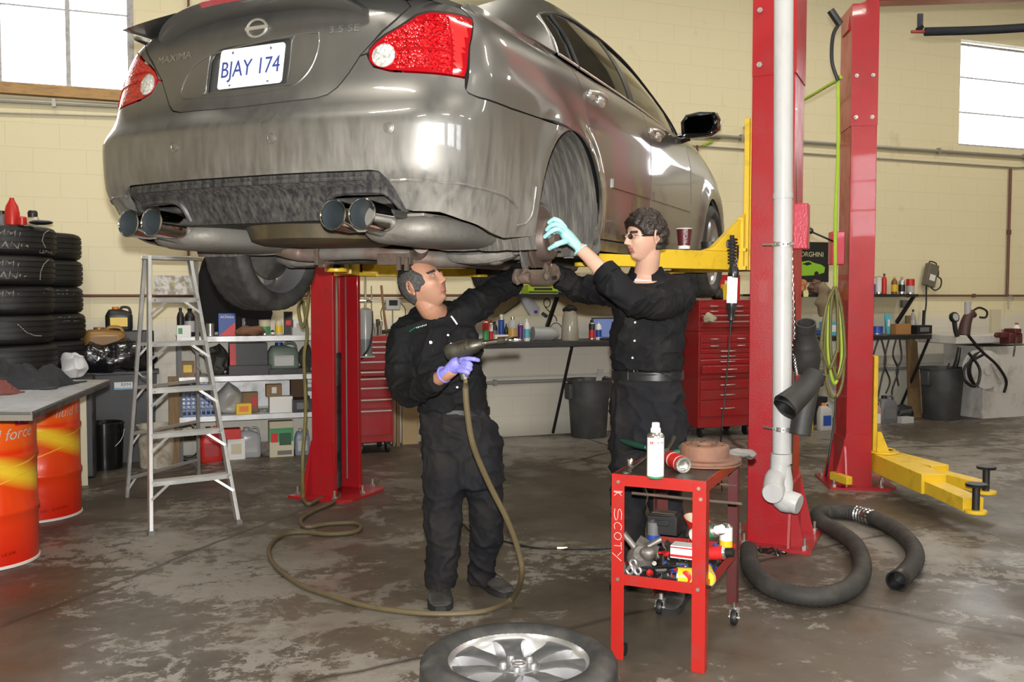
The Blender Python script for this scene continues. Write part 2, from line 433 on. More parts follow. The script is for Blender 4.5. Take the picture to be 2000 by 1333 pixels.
pipe(10, [(1362, 284, .03), (1360, 570, .03)], .013, RUST)
def hpipe(i, x0, x1, xr, yr, b, r, m, clips=0):
    z = wab(xr, yr, b)[1]; bm = BM(); a, c = [wab(x, 600, b)[0] for x in (x0, x1)]
    cyl(bm, wl(a, b, z), wl(c, b, z), r, n=8)
    n = int((c-a)/clips) if clips else 0
    for k in range(n): box(bm, (0, 0, 0), (.03, r*2.6, r*3.4), T(wl(a+(c-a)*(k+.5)/n, b, z)) @ rot(0, 0, 21.1))
    return struct('trim_%d' % i, bm, m)
hpipe(11, 600, 1960, 1000, 747, .03, .018, GREYP, 1.1)
hpipe(12, 600, 1960, 1000, 736, .02, .008, PAINTW)
# ================================================================ light
def area(name, loc, sx, sy, e, col=(1, 1, 1), rot_=None, tgt=None):
    ld = bpy.data.lights.new(name, 'AREA'); ld.shape = 'RECTANGLE'; ld.size = sx; ld.size_y = sy; ld.energy = e; ld.color = col
    o = bpy.data.objects.new(name, ld); C.objects.link(o); o.location = loc
    if tgt is not None: o.rotation_euler = (V(tgt)-V(loc)).to_track_quat('-Z', 'Y').to_euler()
    else: o.rotation_euler = rot_ or (0, 0, 0)
    return o
wd_ = bpy.data.worlds.new('daylight'); SC.world = wd_; wd_.use_nodes = True
bgn = wd_.node_tree.nodes['Background']; bgn.inputs[0].default_value = (.96, .97, 1, 1); bgn.inputs[1].default_value = 3.2
for nm, w, b, s in (('window_daylight_left', lwin, -.5, 1), ('window_daylight_right', rwin, -.5, 1)):
    p = wl((w[0]+w[1])/2, b, (w[2]+w[3])/2)
    area(nm, p, 2.4, 1.5, 90, (.93, .96, 1), tgt=p+WN)
for w in fw:
    p = wl((w[0]+w[1])/2, BD+.5, (w[2]+w[3])/2); area('window_daylight_front', p, 2.4, 1.7, 260, (.95, .97, 1), tgt=p-WN)
# fluorescent fittings on the ceiling
TUBE = mat('lit_fluorescent_tube', (1, .97, .90), .5, emis=9.0)
FIXW = mat('fixture_white', (.7, .7, .68), .4)
k = 0
for a in (-4.5, -.8, 2.9, 6.6):
    for b in (2.6, 6.3, 10.0):
        p = wl(a, b, HC); t = thing('ceiling_light', None, 'ceiling light', p, WA)
        t['label'] = 'fluorescent ceiling fitting above the shop floor out of the picture'; t['group'] = 'fluorescent ceiling lights'
        bm = BM(); box(bm, (0, 0, -.10), (1.24, .16, .05)); box(bm, (-.5, 0, -.04), (.02, .02, .08)); box(bm, (.5, 0, -.04), (.02, .02, .08)); obj('housing', bm, FIXW, t)
        for s in (-1, 1):
            bm = BM(); cyl(bm, (-.6, s*.045, -.14), (.6, s*.045, -.14), .016, n=8); obj('tube', bm, TUBE, t)
        area('fluorescent_glow', p-V((0, 0, .2)), 1.2, .16, 47, (1, .94, .82), rot_=(0, 0, WA))
# the on-camera flash
ld = bpy.data.lights.new('camera_flash', 'SPOT'); ld.energy = 980; ld.shadow_soft_size = .025; ld.spot_size = R(100); ld.spot_blend = .5; ld.color = (1, .985, .95)
fo = bpy.data.objects.new('camera_flash', ld); C.objects.link(fo); fo.location = (0, -.02, CAMH+.12)
fo.rotation_euler = (pi/2+R(2), 0, 0)
# ================================================================ the car
# car frame: x right, y forward, z up, origin on the car's own ground plane under the rear axle
CARM = T(-.565, 4.57, 1.446) @ M.Rotation(-.430, 4, 'Z') @ M.Rotation(.004, 4, 'X')
PLAN = smooth_path([(0, -1.13, 0), (.15, -1.128, 0), (.3, -1.12, 0), (.6, -1.075, 0), (.775, -1.02, 0), (.872, -.90, 0), (.902, -.70, 0), (.908, -.4, 0), (.91, 0, 0), (.912, .5, 0), (.912, 1.0, 0), (.91, 1.5, 0), (.905, 2.0, 0), (.905, 2.4, 0), (.905, 2.8, 0), (.888, 3.1, 0), (.84, 3.4, 0), (.72, 3.62, 0), (.5, 3.74, 0), (.25, 3.79, 0), (0, 3.8, 0)], 12)
PU = [0.0]
for a, b in zip(PLAN, PLAN[1:]): PU.append(PU[-1]+(b-a).length)
UMAX = PU[-1]
import bisect
def plan(u):
    u = max(0, min(UMAX-1e-6, u)); i = bisect.bisect_right(PU, u)-1; t = (u-PU[i])/(PU[i+1]-PU[i])
    p = PLAN[i].lerp(PLAN[i+1], t); return p.x, p.y
def u_of_s(s):
    """u on the flank at station s"""
    for i in range(len(PLAN)-1):
        if PLAN[i].x > .5 and PLAN[i].y <= s <= PLAN[i+1].y: return PU[i]+(s-PLAN[i].y)/max(1e-9, PLAN[i+1].y-PLAN[i].y)*(PU[i+1]-PU[i])
    return 0
REAR = [(.20, .13), (.26, .10), (.36, .05), (.41, .015), (.45, .004), (.55, .0), (.61, .0), (.630, .006), (.650, .022), (.68, .045), (.72, .070), (.78, .090), (.85, .104), (.97, .126), (1.04, .148), (1.08, .18)]
SIDE = [(.15, .935), (.22, .955), (.3, .975), (.42, .992), (.55, 1.0), (.68, 1.0), (.80, .992), (.90, .975), (.96, .955), (1.0, .93), (1.035, .90), (1.06, .86)]
NOSE = [(.2, .14), (.35, .06), (.5, .0), (.62, .02), (.75, .12), (.9, .3), (1.05, .5)]
def body(u, z, off=0.0):
    sg = -1 if u < 0 else 1; l, s = plan(abs(u))
    wr = 1-sst(-.98, -.62, s); wf = sst(3.05, 3.7, s)
    s2 = s+wr*cint(REAR, z)-wf*cint(NOSE, z)
    k = cint(SIDE, z)
    side = sst(.3, .8, l)
    l2 = l*(1+(k-1)*side)
    zz = z
    if s > 2.2:   # bonnet line falls toward the nose
        q = sst(2.2, 3.8, s); top = 1.0-q*.26; zz = .2+(z-.2)*(top-.2)/.8 if z > .2 else z
    if s > -.6:   # wheel arch lips stand out a little
        for c in (0.0, 2.824):
            d = sqrt((s-c)**2+(zz-.33)**2); l2 += .022*exp(-((d-.385)/.055)**2)*(1 if zz > .2 else 0)
    # soft character line on the flank
    l2 += .006*exp(-((zz-.80)/.05)**2)*side
    if off:
        l2 -= off*sst(.0, .8, l)*1.0; s2 += off*wr-off*wf
    return V((sg*l2, s2, zz))
def nrm(u, z, e=.004):
    a = body(u+e, z)-body(u-e, z); b = body(u, z+e)-body(u, z-e)
    n = a.cross(b); n.normalize(); return n          # points outward on the right, outward at the back
def inpoly(x, y, P):
    r = False; n = len(P)
    for i in range(n):
        x1, y1 = P[i]; x2, y2 = P[(i+1) % n]
        if (y1 > y) != (y2 > y) and x < (x2-x1)*(y-y1)/(y2-y1)+x1: r = not r
    return r
def dens(P, d, closed=True):
    out = []; n = len(P)
    for i in range(n if closed else n-1):
        a = V((P[i][0], P[i][1])); b = V((P[(i+1) % n][0], P[(i+1) % n][1])); k = max(1, int((b-a).length/d))
        out += [a.lerp(b, q/k) for q in range(k)]
    return out
def cdt(outline, holes=(), step=.03, edge=.03):
    """triangulated area inside outline and outside holes -> verts2d, faces, boundary loops"""
    vs = []; es = []; loops = []
    for L in [outline]+list(holes):
        D = dens(L, edge); b = len(vs); vs += D; es += [(b+i, b+(i+1) % len(D)) for i in range(len(D))]
    x0 = min(p[0] for p in outline); x1 = max(p[0] for p in outline); y0 = min(p[1] for p in outline); y1 = max(p[1] for p in outline)
    bd = [v.copy() for v in vs]; cell = {}
    for v in bd: cell.setdefault((int(v.x/step), int(v.y/step)), []).append(v)
    nx = int((x1-x0)/step)+1; ny = int((y1-y0)/step)+1
    for i in range(nx+1):
        for j in range(ny+1):
            x = x0+(i+.5)*step; y = y0+(j+.5)*step
            if not inpoly(x, y, outline) or any(inpoly(x, y, h) for h in holes): continue
            ci, cj = int(x/step), int(y/step); p = V((x, y))
            if any((q-p).length < step*.45 for a in (-1, 0, 1) for b in (-1, 0, 1) for q in cell.get((ci+a, cj+b), ())): continue
            vs.append(p)
    ov, oe, of, _, _, _ = delaunay_2d_cdt(vs, es, [], 0, 1e-6)
    fs = []
    for f in of:
        c = sum((ov[i] for i in f), V((0, 0)))/len(f)
        if inpoly(c.x, c.y, outline) and not any(inpoly(c.x, c.y, h) for h in holes): fs.append(f)
    return ov, fs
def sheet(fn, outline, holes=(), step=.035, edge=.03, lip=.014, lipdir=None, off=0.0, bm=None, mi=0, mirror=False):
    """body panel: area of the (u,z) plane mapped on the body surface, edges folded inward"""
    ov, fs = cdt(outline, holes, step, edge)
    bm = bm or BM(); sg = -1 if mirror else 1
    def mp(p):
        q = fn(p[0], p[1]); return V((q.x*sg, q.y, q.z))
    used = sorted({i for f in fs for i in f}); vm = {i: bm.verts.new(mp(ov[i])) for i in used}; faces = []
    for f in fs:
        try: g = bm.faces.new([vm[i] for i in f]); g.material_index = mi; faces.append(g)
        except ValueError: pass
    if lip:
        es = [e for e in {e for f in faces for e in f.edges} if len(e.link_faces) == 1]
        inv = {v: i for i, v in vm.items()}; lo = {}
        for e in es:
            for v in e.verts:
                if v not in lo:
                    p = ov[inv[v]]; e_ = .004
                    a = fn(p[0]+e_, p[1])-fn(p[0]-e_, p[1]); b = fn(p[0], p[1]+e_)-fn(p[0], p[1]-e_); n = a.cross(b)
                    if n.length > 1e-12: n.normalize()
                    q = fn(p[0], p[1])-n*lip; lo[v] = bm.verts.new(V((q.x*sg, q.y, q.z)))
        for e in es:
            a, b = e.verts; g = bm.faces.new((a, b, lo[b], lo[a])); g.material_index = mi
    return bm
def paint_mat():
    m, nt, p = base('silver_grey_car_paint')
    tc = N(nt, 'ShaderNodeTexCoord'); O = tc.outputs['Object']; sp = N(nt, 'ShaderNodeSeparateXYZ'); nt.links.new(O, sp.inputs[0])
    p.inputs['Metallic'].default_value = .75; p.inputs['Coat Weight'].default_value = 1.0; p.inputs['Coat Roughness'].default_value = .05
    mp = N(nt, 'ShaderNodeMapping'); mp.inputs['Scale'].default_value = (9, 9, 1.6); nt.links.new(O, mp.inputs[0])
    no = N(nt, 'ShaderNodeTexNoise', i_Scale=3.0, i_Detail=8.0, i_Roughness=.7); nt.links.new(mp.outputs[0], no.inputs[0])
    n2 = N(nt, 'ShaderNodeTexNoise', i_Scale=1.6, i_Detail=5.0, i_Roughness=.6); nt.links.new(O, n2.inputs[0])
    mr = N(nt, 'ShaderNodeMapRange'); mr.inputs[1].default_value = .35; mr.inputs[2].default_value = .70; mr.inputs[3].default_value = 1.0; mr.inputs[4].default_value = .12
    nt.links.new(sp.outputs[2], mr.inputs[0])        # road film thickest near the sills, its tone lightened to paint in flash brightness
    a = N(nt, 'ShaderNodeMath', operation='MULTIPLY'); nt.links.new(no.outputs[0], a.inputs[0]); nt.links.new(n2.outputs[0], a.inputs[1])
    b = N(nt, 'ShaderNodeMapRange'); b.inputs[1].default_value = .16; b.inputs[2].default_value = .36; nt.links.new(a.outputs[0], b.inputs[0])
    c = N(nt, 'ShaderNodeMath', operation='MULTIPLY'); nt.links.new(b.outputs[0], c.inputs[0]); nt.links.new(mr.outputs[0], c.inputs[1])
    d = N(nt, 'ShaderNodeMath', operation='MULTIPLY'); d.inputs[1].default_value = .75; nt.links.new(c.outputs[0], d.inputs[0])
    x = N(nt, 'ShaderNodeMix', data_type='RGBA'); x.inputs[6].default_value = (.185, .181, .172, 1); x.inputs[7].default_value = (.235, .218, .188, 1)
    nt.links.new(d.outputs[0], x.inputs[0]); nt.links.new(x.outputs[2], p.inputs['Base Color'])
    for inp, lo, hi in (('Roughness', .36, .75), ('Metallic', .8, .1), ('Coat Weight', 1.0, .15)):
        q = N(nt, 'ShaderNodeMapRange'); q.inputs[3].default_value = lo; q.inputs[4].default_value = hi; nt.links.new(d.outputs[0], q.inputs[0]); nt.links.new(q.outputs[0], p.inputs[inp])
    return m
PAINT = paint_mat()
BLKSH = mat('dark_panel_gap', (.006, .006, .006), .8)
VAL = mat('dirty_black_plastic', (.022, .022, .024), .38, dirt=.75, dcol=(.15, .138, .12), dscale=5, stretch=(13, 13, .35), lo=.38, hi=.85)
CHROME = mat('polished_chrome', (.82, .82, .83), .10, 1.0)
TGLASS = mat('tinted_car_glass', (.012, .013, .012), .04, coat=1.0, spec=.8)
BLKPL = mat('black_plastic_trim', (.015, .015, .016), .35)
REDL = None
def lens_mat(name, col, sc, dark):
    m, nt, p = base(name); tc = N(nt, 'ShaderNodeTexCoord')
    vo = N(nt, 'ShaderNodeTexVoronoi', i_Scale=sc); nt.links.new(tc.outputs['Object'], vo.inputs[0])
    rp = N(nt, 'ShaderNodeValToRGB'); rp.color_ramp.elements[0].color = c4(col); rp.color_ramp.elements[1].color = c4(dark); rp.color_ramp.elements[1].position = .8
    nt.links.new(vo.outputs['Distance'], rp.inputs[0]); nt.links.new(rp.outputs[0], p.inputs['Base Color'])
    bp = N(nt, 'ShaderNodeBump', i_Strength=.5, i_Distance=.004); nt.links.new(vo.outputs['Distance'], bp.inputs['Height']); nt.links.new(bp.outputs[0], p.inputs['Normal'])
    p.inputs['Roughness'].default_value = .18; p.inputs['Coat Weight'].default_value = 1; p.inputs['Coat Roughness'].default_value = .02; p.inputs['Metallic'].default_value = .25
    return m
LRED = lens_mat('red_lamp_lens', (.80, .010, .014), 110, (.22, .0, .003)); LRED2 = mat('deep_red_lamp_lens', (.30, .004, .008), .08, coat=1); LRED3 = mat('bright_red_lamp_band', (.92, .03, .03), .15, metal=.2, coat=1)
LCLR = lens_mat('clear_lamp_lens', (.85, .85, .82), 90, (.35, .35, .34))
car = thing('car', 'dirty silver-grey four-door sedan raised on the two-post lift with its right rear wheel off', 'car')
car.matrix_world = CARM


# greenhouse flank in (s, z)
BELT = [(-1.0, 1.06), (-.6, 1.07), (.2, 1.07), (1.14, 1.015), (1.8, .975), (2.4, .955)]
BLAT = [(-1.0, .70), (-.7, .765), (-.2, .79), (.3, .80), (1.14, .835), (2.0, .845), (2.6, .845)]
RZ = [(-.95, 1.075), (-.72, 1.09), (-.5, 1.135), (-.2, 1.245), (.2, 1.385), (.55, 1.445), (1.0, 1.455), (1.3, 1.44), (1.6, 1.38), (1.85, 1.265), (2.05, 1.135), (2.2, 1.03), (2.32, .96)]
RL = [(-.95, .68), (-.72, .70), (-.5, .675), (-.2, .63), (.2, .595), (.55, .585), (1.0, .585), (1.3, .595), (1.6, .63), (1.85, .68), (2.05, .735), (2.2, .79), (2.32, .84)]
def gs(s, z):
    b = cint(BELT, s); r = cint(RZ, s); t = (z-b)/max(.02, r-b); t = max(-.2, min(1.15, t))
    l = cint(BLAT, s)*(1-t)+cint(RL, s)*t+.035*sin(pi*max(0, min(1, t)))*min(1, (r-b)/.3)
    return V((l, s, z))
def top(s, w, dz=0.0):
    """roof, screens, deck and bonnet between the two rails; w -1..1"""
    l = cint(RL, s) if s < 2.32 else interp([(2.32, .84), (3.3, .81), (3.6, .66), (3.78, .3)], s)
    r = cint(RZ, s) if s < 2.32 else cint([(2.32, .96), (3.0, .88), (3.4, .80), (3.65, .72), (3.8, .62)], s)
    return V((l*w, s+(.10*(1-w*w) if s > 1.2 and s < 2.6 else 0)*sst(1.2, 2.0, s)-(.08*(1-w*w))*(1-sst(-.6, .1, s))*sst(-.9, -.7, s), r+.045*(1-abs(w)**2.4)+dz))
US = u_of_s
Ua = US(-.40)            # flank station of the rear edge of the rear wheel arch
def arc(c, r, a0, a1, n=18, zc=.33):
    return [(US(c+r*cos(R(a0+(a1-a0)*i/n))), zc+r*sin(R(a0+(a1-a0)*i/n))) for i in range(n+1)]
ARCH_R = .372

def mir(L): return [(-u, z) for u, z in L[::-1]]
def both(name, fn_, mats, **k):
    """a right-hand panel and its mirror image, each a part of the car"""
    out = []
    for mi_ in (False, True):
        out.append(obj(name, fn_(mi_), mats, car, **k))
    return out
# ---- rear bumper cover
AR = arc(0, ARCH_R, 196, 99, 22)
half = [(0, .43), (.575, .43), (.604, .425), (.632, .395), (.672, .298), (.70, .29), (.80, .287), (.88, .263), (1.0, .24), (1.11, .223), (1.25, .208)]+AR+[(1.50, .699), (1.22, .690), (.96, .694), (.905, .705), (.885, .725), (.877, .760), (.73, .772), (.60, .785), (.532, .806), (.512, .835), (.503, .856), (.478, .850), (.44, .79), (.403, .738), (.37, .712), (.32, .700), (0, .692)]
obj('rear_bumper', sheet(body, half+mir(half[1:-1]), [], .03, .025), PAINT, car)
# bright rolled lip where the bumper ends ahead of the wheel
bm = BM(); tube(bm, [body(u, z)+V((.003, 0, 0)) for u, z in ((1.34, .262), (1.40, .275), (1.425, .31), (1.43, .37), (1.435, .42))], .005, 6, 5); obj('bumper_edge', bm, PAINT, car)
bm = BM(); tube(bm, [body(u, z)+V((.0, -.002, 0)) for u, z in ((.640, .392), (.75, .392), (.87, .385), (.95, .378), (1.1, .37), (1.22, .36), (1.32, .33))], .006, 6, 5); obj('bumper_crease', bm, PAINT, car)
bm = BM(); tube(bm, [body(-u, z)+V((.0, -.002, 0)) for u, z in ((.640, .392), (.75, .392), (.87, .385), (.95, .378), (1.1, .37), (1.22, .36), (1.32, .33))], .006, 6, 5); obj('bumper_crease', bm, PAINT, car)
# ---- black lower valance with tailpipe cut-outs
def val(u, z):
    q = body(u, z); q.y += (.022*sst(.405, .385, z)+.01)*(1-sst(.58, .8, abs(u))); return q
vR = [(0, .266), (.30, .268), (.338, .288), (.350, .325), (.375, .347), (.42, .352), (.575, .350), (.612, .330), (.640, .292), (.664, .286), (.668, .298), (.626, .396), (.60, .421), (.575, .426), (0, .426)]
obj('lower_valance', sheet(val, vR+mir(vR[1:-1]), [], .025, .02, lip=.05), VAL, car)
for s in (-1, 1):
    bm = BM(); P = [(s*.335, .285), (s*.345, .328), (s*.375, .358), (s*.44, .366), (s*.56, .364), (s*.60, .35), (s*.640, .305)]
    tube(bm, [val(u, z)+V((0, .003, 0)) for u, z in P], .013, 8, 5); obj('tailpipe_surround', bm, VAL, car)
bm = BM(); tube(bm, [val(u/20, .405)+V((0, -.003, 0)) for u in range(-11, 12)], .009, 6, 3); obj('valance_edge', bm, VAL, car)
# parking sensors
for u, z in ((-.29, .558), (.18, .56), (.644, .573), (-.98, .585)):
    bm = BM(); n = nrm(u, z); p = body(u, z); mm = frame(p+n*.0005, n)
    lathe(bm, [(.0195, 0), (.0195, .002), (.017, .0028), (.0155, .0005), (.013, .0005), (.011, .0015), (.0, .002)], 20, mm, caps=False); obj('parking_sensor', bm, PAINT, car)
# ---- trunk lid
tR = [(0, .6965), (.317, .7045), (.368, .7170), (.401, .744), (.437, .795), (.475, .855), (.52, .90), (.562, .942), (.64, .995), (.70, 1.034), (.70, 1.06), (.62, 1.075), (0, 1.08)]
RC = [(-.205, .778), (-.19, .766), (.17, .768), (.185, .78), (.185, .93), (.17, .948), (-.12, .945), (-.19, .925), (-.205, .90)]
obj('trunk_lid', sheet(body, tR+mir(tR[1:-1]), [RC], .03, .025), PAINT, car)
obj('plate_recess', sheet(lambda u, z: body(u, z)+V((0, .026, 0)), [(x*1.03, z+.002) for x, z in RC], [], .04, .05, lip=0), mat('recess_dark_paint', (.09, .09, .085), .4, .5), car)
bm = BM(); tube(bm, [body(x, z)+V((0, -.001, 0)) for x, z in RC], .0035, 6, 3, closed=True); obj('recess_rim', bm, PAINT, car)
bm = BM(); G = [(-.345, .80), (-.33, .765), (-.286, .756), (-.05, .745), (.15, .752), (.225, .768), (.275, .815), (.30, .88), (.30, .94), (.27, .958), (.04, .946), (-.15, .93), (-.25, .905), (-.315, .86)]
tube(bm, [body(x, z)+V((0, .0005, 0)) for x, z in G], .0042, 6, 6, closed=True); obj('trunk_crease', bm, PAINT, car)
# licence plate: white embossed plate, blue characters
def platemap(x, z):      # x across, z up from the plate centre
    p = body(x+.012, .853+z); return V((p.x, p.y-.010, p.z))
n = 5; bm = BM(); w, h, r = .1525, .0775, .014; O = []
for cx, cz, a0 in ((w-r, h-r, 0), (-w+r, h-r, 90), (-w+r, -h+r, 180), (w-r, -h+r, 270)):
    O += [(cx+r*cos(R(a0+90*k/n)), cz+r*sin(R(a0+90*k/n))) for k in range(n+1)]
fr = [bm.verts.new(platemap(x, z)) for x, z in O]; bk = [bm.verts.new(platemap(x, z)+V((0, .003, 0))) for x, z in O]
bm.faces.new(fr); bm.faces.new(bk[::-1])
for k in range(len(fr)): bm.faces.new((fr[k], fr[(k+1) % len(fr)], bk[(k+1) % len(fr)], bk[k]))
pl = obj('license_plate', bm, mat('white_plate_paint', (.86, .87, .90), .35), car, smooth=0)
BLUE = mat('plate_blue', (.03, .05, .22), .4)
for tx, dx in (('BJAY', -.067), ('174', .085)):
    bm = BM(); text_bm(bm, tx, .104, lambda c, dx=dx: platemap(c.x*.70+dx, c.y*.86-.006)+V((0, -.002+c.z, 0)), .0008); obj('plate_characters', bm, BLUE, pl, smooth=0)
bm = BM()
for x, z in ((-.09, .061), (.09, .061), (-.09, -.066), (.09, -.066)):
    bm = BM(); q = platemap(x, z); ball(bm, q+V((0, -.002, 0)), (.0055, .003, .0055) if z > 0 else (.006, .0015, .0035), 8, 6)
    obj('plate_bolt', bm, mat('dull_bolt', (.16, .15, .17), .5, .5), pl)
# badges
CHR2 = mat('bright_badge_chrome', (.85, .85, .84), .3, .9)
def bt(c, u0, z0, sx=1.0): return body(u0+c.x*sx, z0+c.y)+V((0, -.003, 0))
bm = BM(); text_bm(bm, 'MAXIMA', .042, lambda c: bt(c, -.415, .937, 1.35), .002); obj('model_lettering', bm, CHR2, car, smooth=0)
bm = BM(); text_bm(bm, '3.5 SE', .038, lambda c: bt(c, .405, .960, 1.4), .002); obj('trim_lettering', bm, CHR2, car, smooth=0)
bm = BM(); p = body(.015, 1.003); mm = frame(p, V((0, -1, .05))) @ M.Diagonal((1, .72, 1, 1))
tube(bm, [mm @ V((.046*cos(a*pi/12), .046*sin(a*pi/12), .004)) for a in range(24)], .0055, 8, 1, closed=True)
box(bm, (0, 0, .006), (.104, .018, .008), mm); obj('round_emblem', bm, CHR2, car)
# ---- tail lamps (and the strips of body between lamp and lid)
TL = [(.514, .872), (.514, .835), (.535, .812), (.60, .793), (.73, .780), (.875, .768), (.885, .82), (.90, .886), (.93, .95), (.960, .998), (.90, 1.006), (.848, 1.007), (.778, 1.006), (.72, .992), (.674, .968), (.625, .944), (.577, .922), (.54, .898)]
def inset(L, k, c): return [(c[0]+(u-c[0])*k, c[1]+(z-c[1])*k) for u, z in L]
for sgm in (False, True):
    o = obj('tail_lamp', sheet(body, TL, [], .02, .015, lip=.02, mirror=sgm), [LRED2, LRED, LRED3], car)
    sg = -1 if sgm else 1
    cu_, cz_ = .572, .848
    inn = inset(TL, .88, (.72, .89))
    for p in o.data.polygons:
        c = p.center; best = None
        # recover (u, z) by nearest station
        z = c.z; u = min((k*.004 for k in range(120, 250)), key=lambda q: (body(q, z)-V((abs(c.x), c.y, c.z))).length)
        if inpoly(u, z, inn): p.material_index = 2 if u > .835 and .80 < z < .985 else 1
    me2 = o.data
    bm = BM(); n_ = nrm(cu_, cz_); q = body(cu_, cz_)
    mm = frame(V((q.x*sg, q.y, q.z)), V((n_.x*sg, n_.y, n_.z)))
    lathe(bm, [(.044, -.006), (.044, .004), (.038, .007), (.02, .010), (0, .011)], 28, mm); obj('reversing_lamp', bm, LCLR, o)
    bm = BM(); pts = [(.62, .868), (.70, .868), (.79, .863), (.835, .845)]
    tube(bm, [V((body(u, z).x*sg, body(u, z).y-.001, body(u, z).z)) for u, z in pts], .004, 6, 6)
    pts = [(.60, .905), (.70, .905), (.82, .903)]
    tube(bm, [V((body(u, z).x*sg, body(u, z).y-.001, body(u, z).z)) for u, z in pts], .003, 6, 6)
    pts = [(.825, .79), (.832, .88), (.838, .99)]
    tube(bm, [V((body(u, z).x*sg, body(u, z).y-.001, body(u, z).z)) for u, z in pts], .004, 6, 6)
    obj('lamp_divider', bm, LRED2, o)
STR = [(.483, .858), (.508, .864), (.512, .878), (.537, .905), (.575, .930), (.622, .951), (.670, .976), (.717, 1.0), (.778, 1.014), (.848, 1.015), (.905, 1.013), (.95, 1.008), (.93, 1.035), (.86, 1.06), (.78, 1.066), (.706, 1.06), (.706, 1.03), (.645, .99), (.568, .936), (.524, .895)]
both('lamp_surround', lambda m_: sheet(body, STR, [], .03, .02, mirror=m_), PAINT)
# ---- quarter panels
Q = [(.893, .718), (.913, .709), (.96, .701), (1.22, .697), (1.50, .705), (1.64, .715)]+arc(0, ARCH_R, 94, -16, 22)+[(US(.40), .205), (US(.455), .205)]+arc(0, .425, -16, 70, 14)+[(2.085, .76), (2.035, .88), (2.045, 1.0), (2.065, 1.066), (1.9, 1.075), (1.5, 1.082), (1.2, 1.084), (1.0, 1.075), (.945, 1.045), (.972, 1.004), (.94, .952), (.908, .886), (.895, .82)]
both('quarter_panel', lambda m_: sheet(body, Q, [], .035, .025, mirror=m_), PAINT)
# ---- doors, fenders, sills
D1 = [(US(.465), .258)]+arc(0, .434, -9, 70, 14)+[(2.096, .76), (2.045, .88), (2.055, 1.0), (2.075, 1.064), (2.16, 1.067), (2.5, 1.047), (2.97, 1.018), (3.072, 1.010), (3.068, .86), (3.068, .258)]
both('rear_door', lambda m_: sheet(body, D1, [], .04, .03, mirror=m_), PAINT)
uf = US(2.13)
D2 = [(3.080, .258), (3.080, .86), (3.084, 1.010), (3.4, .993), (3.7, .975), (uf-.02, .96), (uf, .9), (uf+.02, .6), (uf-.03, .258)]
both('front_door', lambda m_: sheet(body, D2, [], .04, .03, mirror=m_), PAINT)
def fend(u, z): return body(u, z)
F1 = [(uf-.018, .258), (uf+.032, .6), (uf+.012, .9), (uf-.006, .965), (US(2.6), 1.0), (US(3.1), 1.0), (US(3.55), 1.0), (UMAX-.01, 1.0), (UMAX-.01, .24), (US(3.3), .24)]+[(u, z) for u, z in [(US(2.824+ARCH_R*cos(R(a))), .33+ARCH_R*sin(R(a))) for a in range(-14, 196, 10)]]
both('front_fender', lambda m_: sheet(fend, F1, [], .05, .03, mirror=m_), PAINT)
SL = [(US(.48), .20), (US(.47), .25), (US(2.42), .25), (US(2.40), .20)]
both('sill', lambda m_: sheet(body, SL, [], .05, .05, mirror=m_, lip=.06), PAINT)
for a, b in ((2.40, 3.06), (3.088, uf-.0)):
    S_ = [(a, .512), (b, .512), (b, .556), (a, .556)]
    both('door_molding', lambda m_: sheet(lambda u, z: body(u, z)+V((.009, 0, 0)), S_, [], .04, .04, mirror=m_, lip=.012), PAINT)
# door handles
for s0, z0 in ((.375, .917), (1.36, .893)):
    for sg in (-1, 1):
        h = BM(); q = lambda s, z, o_=0.0: V((sg*(body(US(s), z).x+o_), s, z))
        ball(h, q(s0-.06, z0+.002, .004), (.012, .038, .026), 14, 8); ball(h, q(s0+.07, z0-.006, .004), (.014, .045, .030), 14, 8)
        tube(h, [q(s0-.085, z0+.012, .012), q(s0-.03, z0+.012, .040), q(s0+.05, z0+.006, .042), q(s0+.105, z0+.002, .014)], .011, 8, 5)
        obj('door_handle', h, CHR2, car)
# ---- greenhouse
rail = lambda a, b, n, d=0.0: [(a+(b-a)*i/n, cint(RZ, a+(b-a)*i/n)-d) for i in range(n+1)]
GQ = [(-.92, 1.072), (-.5, 1.078), (-.1, 1.082), (.115, 1.080), (.112, 1.262), (.28, 1.318), (.49, 1.374), (.75, 1.412), (1.10, 1.420), (1.35, 1.406), (1.6, 1.345), (1.85, 1.215), (2.0, 1.09), (2.06, .985), (2.22, .965), (2.30, .962)]
GR = rail(-.90, 2.30, 34)[::-1]
both('roof_frame', lambda m_: sheet(gs, GQ+GR, [], .05, .04, mirror=m_, lip=.02), PAINT)
GL1 = [(.128, 1.086), (1.10, 1.038), (1.105, 1.412), (.75, 1.404), (.49, 1.366), (.28, 1.31), (.124, 1.256)]
GL2 = [(1.19, 1.033), (1.6, 1.01), (2.045, .985), (1.985, 1.085), (1.84, 1.205), (1.595, 1.335), (1.35, 1.396), (1.19, 1.412)]
gg = lambda d: (lambda s, z: gs(s, z)-V((d, 0, 0)))
both('rear_side_window', lambda m_: sheet(gg(.006), GL1, [], .08, .06, mirror=m_, lip=0), TGLASS)
both('front_side_window', lambda m_: sheet(gg(.006), GL2, [], .08, .06, mirror=m_, lip=0), TGLASS)
both('centre_pillar', lambda m_: sheet(gg(.002), [(1.10, 1.03), (1.195, 1.03), (1.195, 1.415), (1.10, 1.418)], [], .08, .06, mirror=m_, lip=.01), BLKPL)
